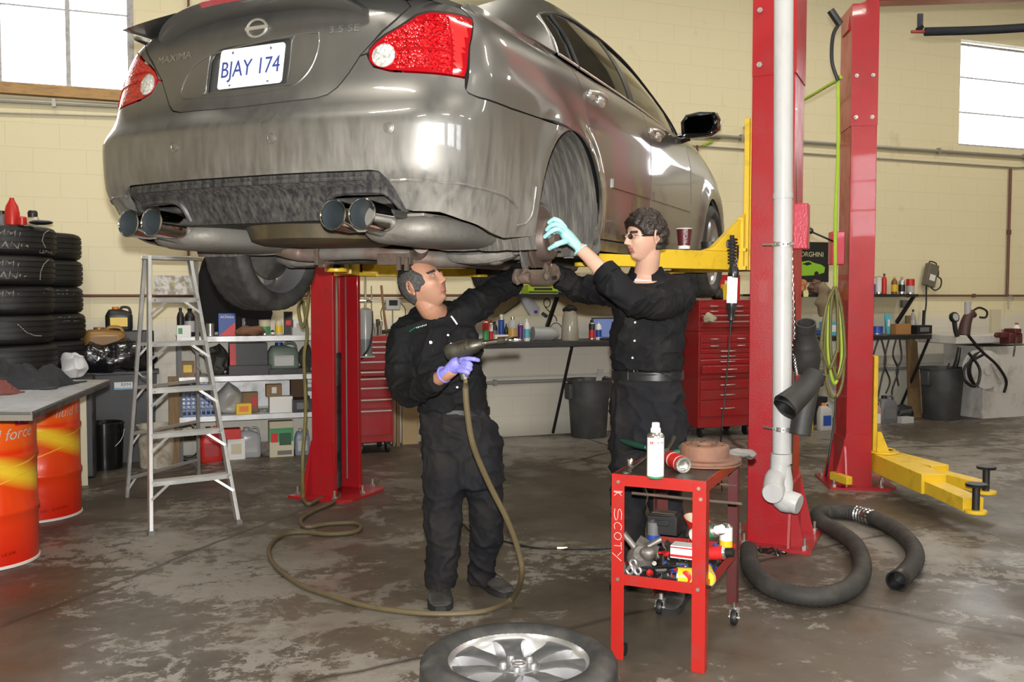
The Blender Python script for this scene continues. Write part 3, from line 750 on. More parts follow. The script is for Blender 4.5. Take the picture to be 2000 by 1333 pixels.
for sg in (-1, 1):
    g_ = lambda s, z, d=.003: V((sg*(gs(s, z).x+d), s, z))
    bm = BM(); tube(bm, [g_(.36, 1.06), g_(.33, 1.2), g_(.30, 1.31)], .008, 6, 4); obj('window_divider', bm, BLKPL, car)
    bm = BM(); tube(bm, [g_(.118, 1.262), g_(.118, 1.15), g_(.122, 1.083)], .006, 6, 4); tube(bm, [g_(s, z) for s, z in ((.13, 1.078), (.5, 1.062), (1.1, 1.03), (1.6, 1.003), (2.05, .978))], .006, 6, 4); obj('window_trim', bm, CHR2, car)
    bm = BM(); tube(bm, [g_(s, z) for s, z in ((.118, 1.262), (.28, 1.316), (.49, 1.371), (.75, 1.409), (1.1, 1.418), (1.35, 1.402), (1.6, 1.342), (1.85, 1.21), (2.0, 1.085), (2.06, .98))], .007, 6, 4); obj('window_seal', bm, BLKPL, car)
def tops(name, s0, s1, ns, m_, nw=14, ww=1.0):
    bm = BM(); g = [[bm.verts.new(top(s0+(s1-s0)*i/ns, -ww+2*ww*j/nw)) for j in range(nw+1)] for i in range(ns+1)]
    for i in range(ns):
        for j in range(nw): bm.faces.new((g[i][j], g[i][j+1], g[i+1][j+1], g[i+1][j]))
    return obj(name, bm, m_, car)
tops('trunk_deck', -1.0, -.60, 8, PAINT); tops('rear_window', -.595, .30, 12, TGLASS); tops('roof', .305, 1.45, 14, PAINT)
tops('windshield', 1.455, 2.30, 12, TGLASS); tops('hood', 2.305, 3.79, 18, PAINT)
# dark inner shell that closes the gaps
SH = [(0, .29), (.33, .30), (.36, .37), (.62, .37), (.67, .31), (1.1, .26), (1.3, .26)]+arc(0, .40, 190, -10, 24)+[(US(.46), .24), (US(2.40), .24)]+[(US(2.824+.40*cos(R(a))), .33+.40*sin(R(a))) for a in range(190, -15, -10)]+[(US(3.4), .28), (UMAX-.02, .28), (UMAX-.02, .96), (US(2.4), .96), (3.07, .985), (2.07, 1.03), (1.2, 1.05), (.9, 1.03), (.7, 1.03), (0, 1.06)]
both('inner_shell', lambda m_: sheet(lambda u, z: body(u, z, .075), SH, [], .06, .04, mirror=m_, lip=0), BLKSH)
# ---- spoiler with the high brake lamp
def spoil(t, k):     # t across -1..1, k round the section
    u = .51*t; e = 1-abs(t)**5; b = body(u, 1.045)
    zt = 1.065-.060*abs(t)**2.6+.012*(1-t*t); th = .030*e+.012
    sec = [(.035, -.010), (-.055, -.004), (-.105, .012), (-.118, .026), (-.105, .036), (-.03, .050), (.07, .055), (.10, .02)]
    y, z = sec[k]; return V((b.x, b.y+y*(.55+.45*e)+.01, zt+z*(.5+.5*e)))
bm = BM(); loft(bm, [[spoil(-1+2*i/40, k) for k in range(8)] for i in range(41)]); obj('spoiler', bm, PAINT, car, smooth=50)
bm = BM(); loft(bm, [[spoil(t, 2)*(1)+V((0, -.004, -.002)), spoil(t, 3)+V((0, -.005, 0)), spoil(t, 4)+V((0, -.004, .002)), spoil(t, 3)+V((0, .02, 0))] for t in [-.36+.80*i/16 for i in range(17)]]); obj('high_brake_lamp', bm, mat('dull_red_lens', (.30, .03, .04), .25, coat=.6, dirt=.4, dcol=(.2, .12, .11)), car)
# ---- mirrors
for sg in (1, -1):
    bm = BM(); c = V((sg*1.0, 2.04, 1.035))
    mm = T(c) @ rot(0, 0, -8*sg)
    loft(bm, [[mm @ V((x*k*sg, y, z*k+.01)) for x, z in ((-.115, -.062), (-.05, -.083), (.06, -.075), (.115, -.04), (.12, .02), (.10, .062), (0, .074), (-.09, .064), (-.122, .02))] for y, k in ((-.045, .88), (-.05, 1.0), (.0, 1.03), (.05, .93), (.09, .6), (.10, .2))])
    tube(bm, [mm @ V((-.10*sg, .01, -.05)), V((sg*.88, 2.06, .975)), V((sg*.80, 2.08, .965))], [.035, .03, .045], 10, 4)
    o = obj('side_mirror', bm, mat('gloss_black_mirror', (.008, .008, .009), .08, coat=1), car, smooth=60)
    bm = BM(); loft(bm, [[mm @ V((x*sg*.9, y, z*.9+.01)) for x, z in ((-.10, -.055), (.055, -.065), (.10, -.03), (.105, .02), (.085, .055), (-.08, .056), (-.108, .02))] for y in (-.054, -.050)]); obj('mirror_glass', bm, mat('mirror_glass', (.05, .05, .05), .03, 1.0), o)
# ================================================================ wheels, running gear, exhaust
HYDX = mat('black_spring_clip', (.01, .01, .01), .4)
RUB = mat('black_tyre_rubber', (.028, .028, .028), .62, dirt=.6, dcol=(.10, .092, .08), dscale=7)
ALLOY = mat('silver_alloy', (.62, .62, .63), .28, .85, dirt=.35, dcol=(.30, .28, .26), dscale=14)
ALLOYF = mat('brushed_grey_alloy', (.30, .31, .32), .32, .8, dirt=.5, dcol=(.42, .40, .37), dscale=12)
DUSTY = mat('dusty_dark_underbody', (.035, .033, .03), .8, dirt=.85, dcol=(.115, .105, .09), dscale=7)
DUST2 = mat('dusty_grey_casting', (.16, .15, .135), .75, dirt=.8, dcol=(.26, .235, .20), dscale=16, bump=.5, bscale=40)
RUSTY = mat('rusty_iron', (.095, .070, .055), .75, .1, dirt=.8, dcol=(.17, .105, .072), dscale=18, bump=.3, bscale=70)
ROTF = mat('worn_brown_rotor', (.125, .09, .075), .5, .35, dirt=.7, dcol=(.13, .11, .10), dscale=9)
def tyre(bm, ro=.333, ri=.232, w=.122, m=None, n=96, tread=1.0):
    """axis along local z; blocks cut by radial grooves and circumferential channels"""
    m = m or M()
    side = [(ri, -w*.80), (ri+.012, -w*.90), (ri+.035, -w*.99), (ri+.058, -w*1.0), (ro-.028, -w*.93), (ro-.010, -w*.84)]
    tr = []
    for c in (-.52, -.17, .17, .52):
        tr += [(ro-.002-.006*abs(c), w*(c-.035)), (ro-.010, w*(c-.03)), (ro-.010, w*(c+.03)), (ro-.002-.006*abs(c), w*(c+.035))]
    prof = side+[(ro-.005, -w*.74)]+tr+[(ro-.005, w*.74)]+[(r, -z) for r, z in side[::-1]]
    rings = []
    for r, z in prof:
        ring = []
        for k in range(n):
            rr = r
            if r > ro-.008 and tread and k % 3 == 0: rr -= .005*tread
            if ro-.03 < r < ro-.004 and abs(z) > w*.8 and k % 3 == 0: rr -= .004*tread
            a = 2*pi*(k+z*14)/n; ring.append(m @ V((rr*cos(a), rr*sin(a), z)))
        rings.append(ring)
    loft(bm, rings, caps=False)
    lathe(bm, [(ri, -w*.80), (ri-.004, -w*.5), (ri-.004, w*.5), (ri, w*.80)], n, m, caps=False)
def rim(parent, m, r=.232, w=.105, face=.085, matf=None, n=7, a0=105, fill=None):
    """barrel, lips, spokes and hub of a seven-spoke alloy; outer face toward local +z"""
    bm = BM()
    prof = [(r+.009, -w), (r+.010, -w+.008), (r-.004, -w+.016), (r-.014, -w*.6), (r-.034, -w*.1), (r-.030, w*.5), (r-.014, w*.78), (r-.006, w-.006), (r+.008, w), (r+.010, w-.010), (r-.003, w-.016), (r-.010, w*.74), (r-.026, w*.5), (r-.040, w*.5-.004)]
    lathe(bm, [(r-.003, -w+.016), (r+.009, -w), (r+.001, -w+.004), (r-.014, -w*.75), (r-.034, -w*.2), (r-.030, w*.45), (r-.016, w*.74), (r+.001, w-.006), (r+.009, w), (r-.003, w-.016)], 64, m, caps=False)
    obj('rim_barrel', bm, ALLOY, parent, smooth=50)
    for k in range(n):
        a = R(a0)+2*pi*k/n; mm = m @ M.Rotation(a, 4, 'Z'); bm = BM()
        rings = []
        for q, (rad, wd, zf, th) in enumerate(((.062, .030, face-.012, .030), (.085, .029, face-.008, .040), (.12, .030, face, .050), (.16, .034, face+.003, .058), (.195, .046, face+.003, .060), (r-.016, .064, face-.001, .060), (r-.002, .078, face-.002, .060))):
            rings.append([mm @ V((rad, -wd, zf-.004)), mm @ V((rad, -wd*.72, zf)), mm @ V((rad, wd*.72, zf)), mm @ V((rad, wd, zf-.004)), mm @ V((rad, wd*1.12, zf-th)), mm @ V((rad, -wd*1.12, zf-th))])
        loft(bm, rings)
        for f in bm.faces: 
            pass
        o = obj('spoke', bm, [ALLOY, ALLOYF], parent, smooth=30)
        nz = (m.to_3x3() @ V((0, 0, 1))).normalized()
        for p in o.data.polygons:
            if p.normal.dot(nz) > .85: p.material_index = 1
    bm = BM(); lathe(bm, [(.074, face-.05), (.076, face-.016), (.068, face-.008), (.060, face-.010), (.040, face-.016), (.034, face-.016), (0, face-.016)], 36, m, caps=False)
    obj('hub', bm, ALLOYF, parent)
    bm = BM(); lathe(bm, [(.031, face-.016), (.030, face-.004), (.026, face-.001), (.023, face-.004), (0, face-.003)], 28, m, caps=False); ball(bm, (0, 0, face-.003), (.016, .007, .003), 12, 6, m); obj('centre_cap', bm, ALLOY, parent)
    for k in range(5):
        a = R(a0+20)+2*pi*k/5; c = m @ V((.053*cos(a), .053*sin(a), face-.014)); d = (m.to_3x3() @ V((0, 0, 1)))
        bm = BM(); lathe(bm, [(.0125, 0), (.0125, .012), (.010, .018), (.004, .021), (0, .021)], 10, frame(c, d), caps=False); obj('lug_nut', bm, ALLOY, parent)
def hubm(x, y, z, sg): return T(x, y, z) @ rot(0, 90*sg, 0)
for x, y, z, nm in ((-.785, 0, .235, 1), (.79, 2.824, .285, 1), (-.79, 2.824, .285, 1)):
    sg = 1 if x > 0 else -1; mm = hubm(x, y, z, sg)
    bm = BM(); tyre(bm, m=mm); w_ = obj('wheel', bm, RUB, car, smooth=40)
    # the rim hangs under the wheel; its pieces are one mesh here
    class _P: pass
    tmp = []
    before = set(bpy.data.objects)
    rim(w_, mm)
    news = [o for o in bpy.data.objects if o not in before]
    j = BM()
    for o in news:
        for p in o.data.polygons: pass
        mi0 = {}
        b2 = BM(); b2.from_mesh(o.data)
        mats_ = [m_.name for m_ in o.data.materials]
        vm = {v: j.verts.new(v.co) for v in b2.verts}
        for f in b2.faces:
            g = j.faces.new([vm[v] for v in f.verts]); g.material_index = 1 if mats_[min(f.material_index, len(mats_)-1)] == ALLOYF.name else 0
        b2.free(); bpy.data.objects.remove(o)
    obj('alloy_rim', j, [ALLOY, ALLOYF], w_, smooth=40)
    bm = BM(); lathe(bm, [(.145, -.02), (.145, 0), (.09, .0), (.09, .03), (0, .03)], 32, mm); obj('brake_disc', bm, ROTF, w_)
    bm = BM(); lathe(bm, [(.05, -.20), (.10, -.09), (.17, -.04), (.17, -.03), (0, -.03)], 24, mm); obj('dust_shield', bm, DUSTY, w_)
# ---- wheel-arch liners
LINER = mat('dusty_arch_liner', (.075, .07, .062), .75, dirt=.9, dcol=(.20, .18, .155), dscale=6, stretch=(9, .8, .8), bump=.4, bscale=25)
def liner(cy, sg, r=.385, ):
    bm = BM(); rings = []
    for x, k in ((.895, 1.0), (.86, 1.01), (.80, 1.02), (.76, 1.0), (.72, 1.03), (.66, 1.02), (.62, .98), (.60, .94)):
        rings.append([V((sg*x, cy+r*k*cos(R(a)), .33+r*k*sin(R(a)))) for a in range(-24, 205, 6)])
    loft(bm, rings, caps=False, closed=False)
    c = bm.verts.new(V((sg*.60, cy, .33))); last = rings[-1]
    L = [bm.verts.new(p) for p in last]
    for a, b in zip(L, L[1:]): bm.faces.new((c, a, b))
    obj('wheel_arch_liner', bm, LINER, car, smooth=60)
for cy in (0, 2.824):
    for sg in (-1, 1): liner(cy, sg)
# vertical dirt flap at the front edge of the right rear arch
bm = BM(); P = [V((.905, .375, .30)), V((.905, .40, .20)), V((.86, .43, .165)), V((.70, .44, .165))]
loft(bm, [[p, p+V((0, .012, 0)), V((p.x-.0, p.y-.02, p.z+.12)), V((p.x, p.y-.03, p.z+.12))] for p in P]); obj('splash_flap', bm, DUST2, car)
# ---- underbody
bm = BM()
def pan(x0, x1, y0, y1, z, t=.03): box(bm, ((x0+x1)/2, (y0+y1)/2, z+t/2), (x1-x0, y1-y0, t))
pan(-.60, .60, -.98, 3.4, .27); pan(-.86, .86, .46, 2.36, .23); pan(-.70, .70, -.88, -.42, .33)
obj('floor_pan', bm, DUSTY, car, bevel=.01)
bm = BM(); lathe(bm, [(.33, .27), (.31, .215), (.26, .20), (0, .20)], 40, T(0, -.55, 0)); obj('spare_wheel_well', bm, mat('brown_waxed_well', (.05, .04, .022), .5, dirt=.8, dcol=(.13, .10, .05), dscale=5), car)
bm = BM(); tube(bm, [(-.62, .05, .20), (-.45, -.02, .175), (0, -.04, .17), (.45, -.02, .175), (.62, .05, .20)], .045, 10, 4, ry=.8); box(bm, (0, .18, .21), (1.1, .10, .07)); box(bm, (.48, .1, .20), (.12, .45, .08)); box(bm, (-.48, .1, .20), (.12, .45, .08)); obj('rear_subframe', bm, DUSTY, car, bevel=.01)
bm = BM(); box(bm, (0, 1.4, .20), (.24, 1.7, .06)); box(bm, (.70, 1.4, .195), (.09, 1.8, .05)); box(bm, (-.70, 1.4, .195), (.09, 1.8, .05)); obj('chassis_rail', bm, DUSTY, car, bevel=.012)
# rear suspension, right side: arm, link, knuckle, rotor with parking-brake hat, shield, caliper
def arm(sg):
    bm = BM(); rings = []
    for x, y, z, w, h in ((.28, -.05, .165, .04, .02), (.34, -.05, .160, .075, .028), (.44, -.06, .150, .11, .032), (.54, -.06, .152, .09, .035), (.62, -.05, .165, .055, .03), (.68, -.04, .185, .03, .028)):
        rings.append([V((sg*x, y-w, z+h*.6)), V((sg*x, y-w*.8, z-h)), V((sg*x, y+w*.8, z-h)), V((sg*x, y+w, z+h*.6)), V((sg*x, y+w*.5, z+h)), V((sg*x, y-w*.5, z+h))])
    loft(bm, rings); ball(bm, (sg*.56, -.05, .140), (.045, .045, .02), 14, 8); obj('lower_control_arm', bm, DUST2, car, subs=1)
    bm = BM(); tube(bm, [(sg*.30, .20, .17), (sg*.68, .10, .165)], .017, 8); tube(bm, [(sg*.35, -.16, .20), (sg*.70, -.10, .21)], .015, 8); obj('suspension_link', bm, DUST2, car)
    bm = BM(); tube(bm, [(sg*.57, .02, .16), (sg*.585, .03, .6)], [.055, .045], 12, 2); tube(bm, [(sg*.57+.07*cos(a*pi/6), .02+.07*sin(a*pi/6), .2+a*.0062) for a in range(0, 60)], .008, 6, 1); obj('coil_strut', bm, DUSTY, car)
for sg in (1, -1): arm(sg)
hz = .235
bm = BM(); tube(bm, [(.66, -.05, .19), (.70, -.035, .215), (.715, 0, .235)], [.035, .05, .06], 12, 4); tube(bm, [(.70, .0, .20), (.70, .02, .12), (.715, .03, .07)], [.045, .04, .03], 10, 4); tube(bm, [(.70, -.02, .25), (.69, -.03, .36)], .03, 8)
box(bm, (.675, -.075, .185), (.05, .03, .06)); obj('rear_knuckle', bm, DUST2, car, subs=1)
bm = BM(); hm = hubm(.735, 0, hz, 1)
A_ = [R(a) for a in range(-60, 245, 8)]
sv = []
for rr, xx in ((.162, 0), (.168, .004), (.168, .018), (.160, .022)): sv.append([hm @ V((rr*cos(a-R(0)), rr*sin(a), xx)) for a in A_])
# shield covers the upper and rearward edge of the disc
rot90 = hm @ M.Rotation(R(180), 4, 'Z')
sv = [[rot90 @ V((rr*cos(a), rr*sin(a), xx)) for a in [R(q) for q in range(-75, 100, 7)]] for rr, xx in ((.06, -.012), (.158, -.010), (.168, .0), (.170, .026), (.164, .032))]
loft(bm, sv, caps=False, closed=False); lathe(bm, [(.155, -.012), (.155, -.008), (0, -.008)], 30, hm); obj('dust_shield', bm, DUST2, car)
def rotor(parent, m, r=.148, hat=.098, label=None):
    bm = BM(); lathe(bm, [(hat-.02, 0), (r-.004, 0), (r, .002), (r, .007), (r-.012, .007), (r-.012, .013), (r, .013), (r, .019), (r-.003, .021), (r-.022, .021), (r-.026, .0205), (hat+.014, .0205), (hat+.003, .023), (hat, .030), (hat-.002, .058), (hat-.008, .066), (hat-.016, .068), (.050, .068), (.046, .066), (.035, .066), (.035, .050), (0, .050)], 64, m, caps=False)
    return obj('brake_rotor', bm, ROTF, parent, smooth=40)
rt = rotor(car, hubm(.75, 0, hz, 1))
bm = BM(); lathe(bm, [(.034, .05), (.034, .085), (.030, .092), (0, .092)], 20, hubm(.75, 0, hz, 1)); obj('hub_centre', bm, RUSTY, car)
for k in range(5):
    a = R(18+72*k); c = V((.75+.066, .057*cos(a), hz+.057*sin(a))); bm = BM()
    cyl(bm, c, c+V((.030, 0, 0)), .0062, n=8); cyl(bm, c+V((0, 0, 0)), c+V((.004, 0, 0)), .010, n=8); obj('wheel_stud', bm, mat('bright_stud_steel', (.5, .5, .5), .3, .9), car)
bm = BM(); cr = []
for k in range(13):      # caliper wraps the lower edge of the disc
    a = R(-118+56*k/12); r0, r1 = .118, .200+.012*sin(pi*k/12)
    e = .75+.25*sin(pi*k/12); cy_, cz_ = .0, hz
    cr.append([V((x, cy_-sin(a-pi/2)*0+r*cos(a)*1.0, cz_+r*sin(a))) for x, r in ((.722, r0), (.704, r0+.02), (.704, r1-.015), (.722, r1*e+.0*r1), (.812, r1*e), (.828, r1-.02), (.826, r0+.02), (.806, r0), (.800, .152), (.742, .152))])
loft(bm, cr); 
for yy in (-.06, .05): cyl(bm, (.66, yy, hz-.172), (.74, yy, hz-.172), .027, n=16); ball(bm, (.818, yy, hz-.165), (.016, .022, .022), 12, 8)
box(bm, (.690, .0, hz-.150), (.02, .20, .035)); tube(bm, [(.69, -.10, hz-.14), (.69, -.115, hz-.17), (.70, -.10, hz-.20)], .012, 8); tube(bm, [(.69, .10, hz-.14), (.69, .115, hz-.17), (.70, .10, hz-.20)], .012, 8)
obj('brake_caliper', bm, RUSTY, car, smooth=40, bevel=.003)
bm = BM(); box(bm, (.832, -.005, hz-.172), (.004, .05, .016)); obj('caliper_clip', bm, HYDX, car)
# ---- exhaust
EXH = mat('heat_stained_exhaust', (.22, .205, .185), .55, .4, dirt=.9, dcol=(.17, .10, .075), dscale=4.5, lo=.50, hi=.66)
MUF = mat('dull_aluminised_muffler', (.20, .19, .17), .55, .25, dirt=.7, dcol=(.13, .11, .085), dscale=5, bump=.25, bscale=40)
TIPI = mat('sooty_tip_inside', (.045, .055, .06), .4, .3)
for sg in (1, -1):
    mf = BM(); L = []
    for y, k in ((-.90, .35), (-.87, .75), (-.80, .95), (-.6, 1.0), (-.38, 1.0), (-.33, .97), (-.325, .80)):
        cx = sg*(.545 if sg > 0 else .52); L.append([V((cx+.185*k*math.copysign(abs(cos(a*pi/10))**.7, cos(a*pi/10)), y, .238+.060*k*math.copysign(abs(sin(a*pi/10))**.7, sin(a*pi/10)))) for a in range(20)])
    loft(mf, L); tube(mf, [L[5][a]+V((0, .006, 0)) for a in range(20)], .006, 6, 1, closed=True)
    o = obj('muffler', mf, MUF, car, smooth=50)
    bm = BM(); box(bm, (sg*.54, -.70, .285), (.26, .36, .012)); obj('heat_shield', bm, mat('rust_edged_heat_shield', (.30, .28, .25), .5, .4, dirt=.9, dcol=(.28, .13, .08), dscale=7), car, bevel=.004)
    bm = BM(); tube(bm, [(sg*.50, -.90, .235), (sg*.50, -.98, .252), (sg*.50, -1.02, .262)], [.03, .035, .05], 10, 4); obj('tail_branch', bm, EXH, car)
    for dx in (.43, .552):
        x = sg*dx; bm = BM(); mm = frame(V((x, -.975, .268)), V((0, -1, .06)))
        lathe(bm, [(.030, -.05), (.045, -.02), (.052, .02), (.053, .125), (.056, .130), (.056, .134), (.052, .136), (.049, .132), (.048, .06), (.044, .0), (0, .0)], 36, mm, mi=0, caps=False, mis=[0]*7+[1]*3)
        obj('exhaust_tip', bm, [CHROME, TIPI], car, smooth=40)
bm = BM(); tube(bm, [(-.40, -.36, .205), (-.36, -.28, .185), (-.28, -.26, .178), (-.18, -.26, .180), (.0, -.25, .182), (.18, -.22, .168), (.30, -.12, .150), (.36, .05, .150), (.30, .3, .16), (.12, .6, .16), (.08, 1.2, .16), (.08, 2.2, .17)], [.037, .037, .036, .033, .033, .037, .040, .037, .035, .033, .033, .033], 14, 6)
obj('exhaust_pipe', bm, EXH, car)
bm = BM(); tube(bm, [(.34, -.33, .20), (.28, -.24, .18), (.20, -.18, .165)], .033, 12, 4); obj('exhaust_branch', bm, EXH, car)
bm = BM(); box(bm, (-.235, -.262, .178), (.02, .09, .105)); cyl(bm, (-.25, -.262, .125), (-.21, -.262, .125), .012, n=8); obj('pipe_clamp', bm, RUSTY, car, bevel=.003)
bm = BM(); box(bm, (.20, -.32, .145), (.17, .03, .05)); box(bm, (.235, -.345, .125), (.018, .02, .06)); box(bm, (.275, -.345, .122), (.018, .02, .06)); obj('exhaust_hanger', bm, RUSTY, car, bevel=.003)
# ================================================================ lifts
REDP = mat('red_lift_paint', (.40, .010, .016), .32, dirt=.35, dcol=(.20, .02, .02), dscale=4, coat=.3, bump=.08, bscale=90)
PINKP = mat('pinkish_red_box_paint', (.50, .03, .06), .35, coat=.3, bump=.2, bscale=80)
YEL = mat('yellow_lift_paint', (.78, .52, .03), .38, dirt=.6, dcol=(.35, .22, .03), dscale=9, coat=.2, lo=.52, hi=.75)
ZINC = mat('zinc_bolt', (.48, .46, .42), .35, .85)
BRUB = mat('black_rubber', (.012, .012, .012), .5)
HYD = mat('black_cylinder_paint', (.01, .01, .011), .25, dirt=.4)
RV = V((.909, -.417, 0)); HV = V((.417, .909, 0)); L0 = V((-1.348, 6.83, 0))
def lf(x, y, z=0.0): return L0+RV*x+HV*y+V((0, 0, z))
LROT = -math.asin(.417)
def column(t, sg, h, d=.18, w=.34, seam=None, lip=.035):
    """C-section column, open toward local +x*sg; origin at the web"""
    bm = BM(); th = .012
    out = [(0, -w/2), (d*sg, -w/2), (d*sg, -w/2+lip), ((d-th)*sg, -w/2+lip), ((d-th)*sg, -w/2+th), (th*sg, -w/2+th), (th*sg, w/2-th), ((d-th)*sg, w/2-th), ((d-th)*sg, w/2-lip), (d*sg, w/2-lip), (d*sg, w/2), (0, w/2)]
    prism(bm, out, .012, h); obj('column', bm, REDP, t, smooth=20, bevel=.004)
    if seam:
        bm = BM(); o = .006
        out = [(-o*sg, -w/2-o), (d*sg, -w/2-o), (d*sg, -w/2), (0, -w/2), (0, w/2), (d*sg, w/2), (d*sg, w/2+o), (-o*sg, w/2+o)]
        prism(bm, out, seam, h+.0); obj('column_extension', bm, REDP, t, smooth=20)
        for z in (seam+.06, seam+.36):
            for yy in (-w/2-.006, w/2+.006):
                for xx in (.03, d-.04):
                    bm = BM(); s = -1 if yy < 0 else 1; cyl(bm, (xx*sg, yy, z), (xx*sg, yy+s*.012, z), .016, n=6); cyl(bm, (xx*sg, yy, z), (xx*sg, yy+s*.03, z), .008, n=8); obj('bolt', bm, ZINC, t)
    # base plate and gussets
    bm = BM(); prism(bm, [(-.13*sg, -.28), (.30*sg, -.28), (.36*sg, -.2), (.36*sg, .2), (.30*sg, .28), (-.13*sg, .28)], 0, .018); obj('base_plate', bm, REDP, t, smooth=20)
    bm = BM()
    for yy in (-w/2-.012, w/2):
        prism(bm, [(-.09*sg, .018), (.19*sg, .018), (.18*sg, .40), (.0, .40)], yy, yy+.012, M(((1, 0, 0, 0), (0, 0, 1, 0), (0, 1, 0, 0), (0, 0, 0, 1))))
    prism(bm, [(-w/2-.08, .018), (w/2+.08, .018), (w/2, .36), (-w/2, .36)], -.014*sg, 0, M(((0, 0, 1, 0), (1, 0, 0, 0), (0, 1, 0, 0), (0, 0, 0, 1)))); obj('gusset', bm, REDP, t, smooth=20)
    for xx, yy in ((-.09, -.22), (.24, -.24), (-.09, .22), (.24, .24), (.31, 0)):
        bm = BM(); cyl(bm, (xx*sg, yy, .018), (xx*sg, yy, .034), .02, n=6); cyl(bm, (xx*sg, yy, .018), (xx*sg, yy, .075), .009, n=8); obj('anchor_bolt', bm, ZINC, t)
    return t
def cylinder_parts(t, sg, zc, x=.10, y=.03):
    bm = BM(); cyl(bm, (x*sg, y, .05), (x*sg, y, zc), .037, n=20); cyl(bm, (x*sg, y, zc-.04), (x*sg, y, zc), .040, n=20); obj('hydraulic_cylinder', bm, HYD, t)
    bm = BM(); cyl(bm, (x*sg, y, zc), (x*sg, y, 1.62), .019, n=16); obj('piston_rod', bm, CHROME, t)
    bm = BM(); tube(bm, [((x+.02)*sg, y+.10, .1), ((x+.02)*sg, y+.10, 1.6)], .006, 6); obj('lift_cable', bm, ZINC, t)
def carriage(t, sg, z0, z1, d=.18, big=True):
    bm = BM(); box(bm, ((d+.035)*sg, 0, (z0+z1)/2), (.03, .26, z1-z0)); box(bm, ((d-.07)*sg, 0, (z0+z1)/2), (.17, .22, z1-z0-.02)) if not big else box(bm, ((d-.02)*sg, -.09, (z0+z1)/2), (.10, .03, z1-z0)); box(bm, ((d-.02)*sg, .13, (z0+z1)/2), (.10, .03, z1-z0))
    box(bm, ((d+.11)*sg, 0, z0+.012), (.17, .36, .024)); box(bm, ((d+.11)*sg, 0, z0+.115), (.17, .36, .02))
    for yy in (-.165, .165): hexa(bm, [((d+.04)*sg, yy-.008, z0), ((d+.19)*sg, yy-.008, z0), ((d+.19)*sg, yy+.008, z0), ((d+.04)*sg, yy+.008, z0), ((d+.04)*sg, yy-.008, z0+.30), ((d+.07)*sg, yy-.008, z0+.30), ((d+.07)*sg, yy+.008, z0+.30), ((d+.04)*sg, yy+.008, z0+.30)])
    obj('carriage', bm, YEL, t, smooth=20, bevel=.003)
def swing_arm(t, root, tip, z0, hz=.10, hx=.10, padz=None, name='swing_arm'):
    """telescoping arm from root to tip (local xy); outer tube, inner tube, pad"""
    a = V((root[0], root[1], 0)); b = V((tip[0], tip[1], 0)); d = (b-a); L = d.length; d.normalize(); s = V((-d.y, d.x, 0))
    def P(t_, w, z): return a+d*t_+s*w+V((0, 0, z))
    bm = BM()
    def bar(t0, t1, w, z0_, z1_, w2=None, z1b=None):
        w2 = w2 or w; z1b = z1b or z1_
        hexa(bm, [P(t0, -w, z0_), P(t1, -w2, z0_), P(t1, w2, z0_), P(t0, w, z0_), P(t0, -w, z1_), P(t1, -w2, z1b), P(t1, w2, z1b), P(t0, w, z1_)])
    bar(-.05, L*.60, hx*.62, z0, z0+hz, hx*.55, z0+hz*.95)
    lathe(bm, [(hx*.75, z0+hz), (hx*.75, z0+hz+.012), (0, z0+hz+.012)], 18, T(a)); lathe(bm, [(.03, z0+hz+.012), (.03, z0+hz+.03), (0, z0+hz+.03)], 14, T(a), 0)
    o = obj(name, bm, YEL, t, smooth=30, bevel=.004)
    bm = BM(); bar(L*.58, L-.03, hx*.42, z0+.004, z0+hz*.62); bm2 = bm
    lathe(bm, [(.065, z0), (.065, z0+.02), (0, z0+.02)], 20, T(b)); obj('arm_extension', bm, YEL, o, smooth=30, bevel=.003)
    pz = padz or z0+hz
    bm = BM(); lathe(bm, [(.022, z0+.02), (.022, pz-.02), (.058, pz-.018), (.062, pz), (.05, pz), (0, pz-.004)], 20, T(b)); obj('rubber_pad', bm, BRUB, o)
    return o
t = thing('lift_post', 'red lift column under the car left side, black hydraulic cylinder in its channel', 'car lift', L0, LROT)
column(t, 1, 3.6, d=.19); cylinder_parts(t, 1, 1.02, x=.11, y=-.03); carriage(t, 1, 1.565, 2.45)
swing_arm(t, (.30, .11), (.93, .62), 1.565, padz=1.65); swing_arm(t, (.30, -.11), (.874, -1.10), 1.565, padz=1.65)
bm = BM(); box(bm, (.11, -.03, 1.66), (.13, .13, .05)); box(bm, (.065, -.03, 1.70), (.02, .12, .06)); box(bm, (.155, -.03, 1.70), (.02, .12, .06)); obj('lifting_bracket', bm, YEL, t, bevel=.004)
RP = lf(3.288, 0)
t = thing('lift_post', 'tall bright red lift column with white pipe strapped to it, right of the car', 'car lift', RP, LROT)
column(t, -1, 3.6, d=.235, w=.36, seam=2.66); carriage(t, -1, 1.575, 2.44, d=.235); cylinder_parts(t, -1, 1.02, x=.13, y=.06)
swing_arm(t, (-.33, -.10), (-.858, -1.16), 1.575, hz=.105, padz=1.645); swing_arm(t, (-.33, .11), (-.858, .52), 1.575, padz=1.65)
bm = BM(); hexa(bm, [(-.27, -.14, 1.68), (-.44, -.40, 1.68), (-.48, -.38, 1.68), (-.30, -.10, 1.68), (-.27, -.14, 1.90), (-.40, -.34, 1.70), (-.44, -.32, 1.70), (-.30, -.10, 1.90)]); obj('arm_gusset', bm, YEL, t, bevel=.003)
for dx, dy in ((.0, .0), (-.09, -.03)):
    bm = BM(); cyl(bm, (-.36+dx, -.22+dy, 1.70), (-.36+dx, -.22+dy, 1.735), .048, .05, n=22); obj('spare_pad', bm, BRUB, t)
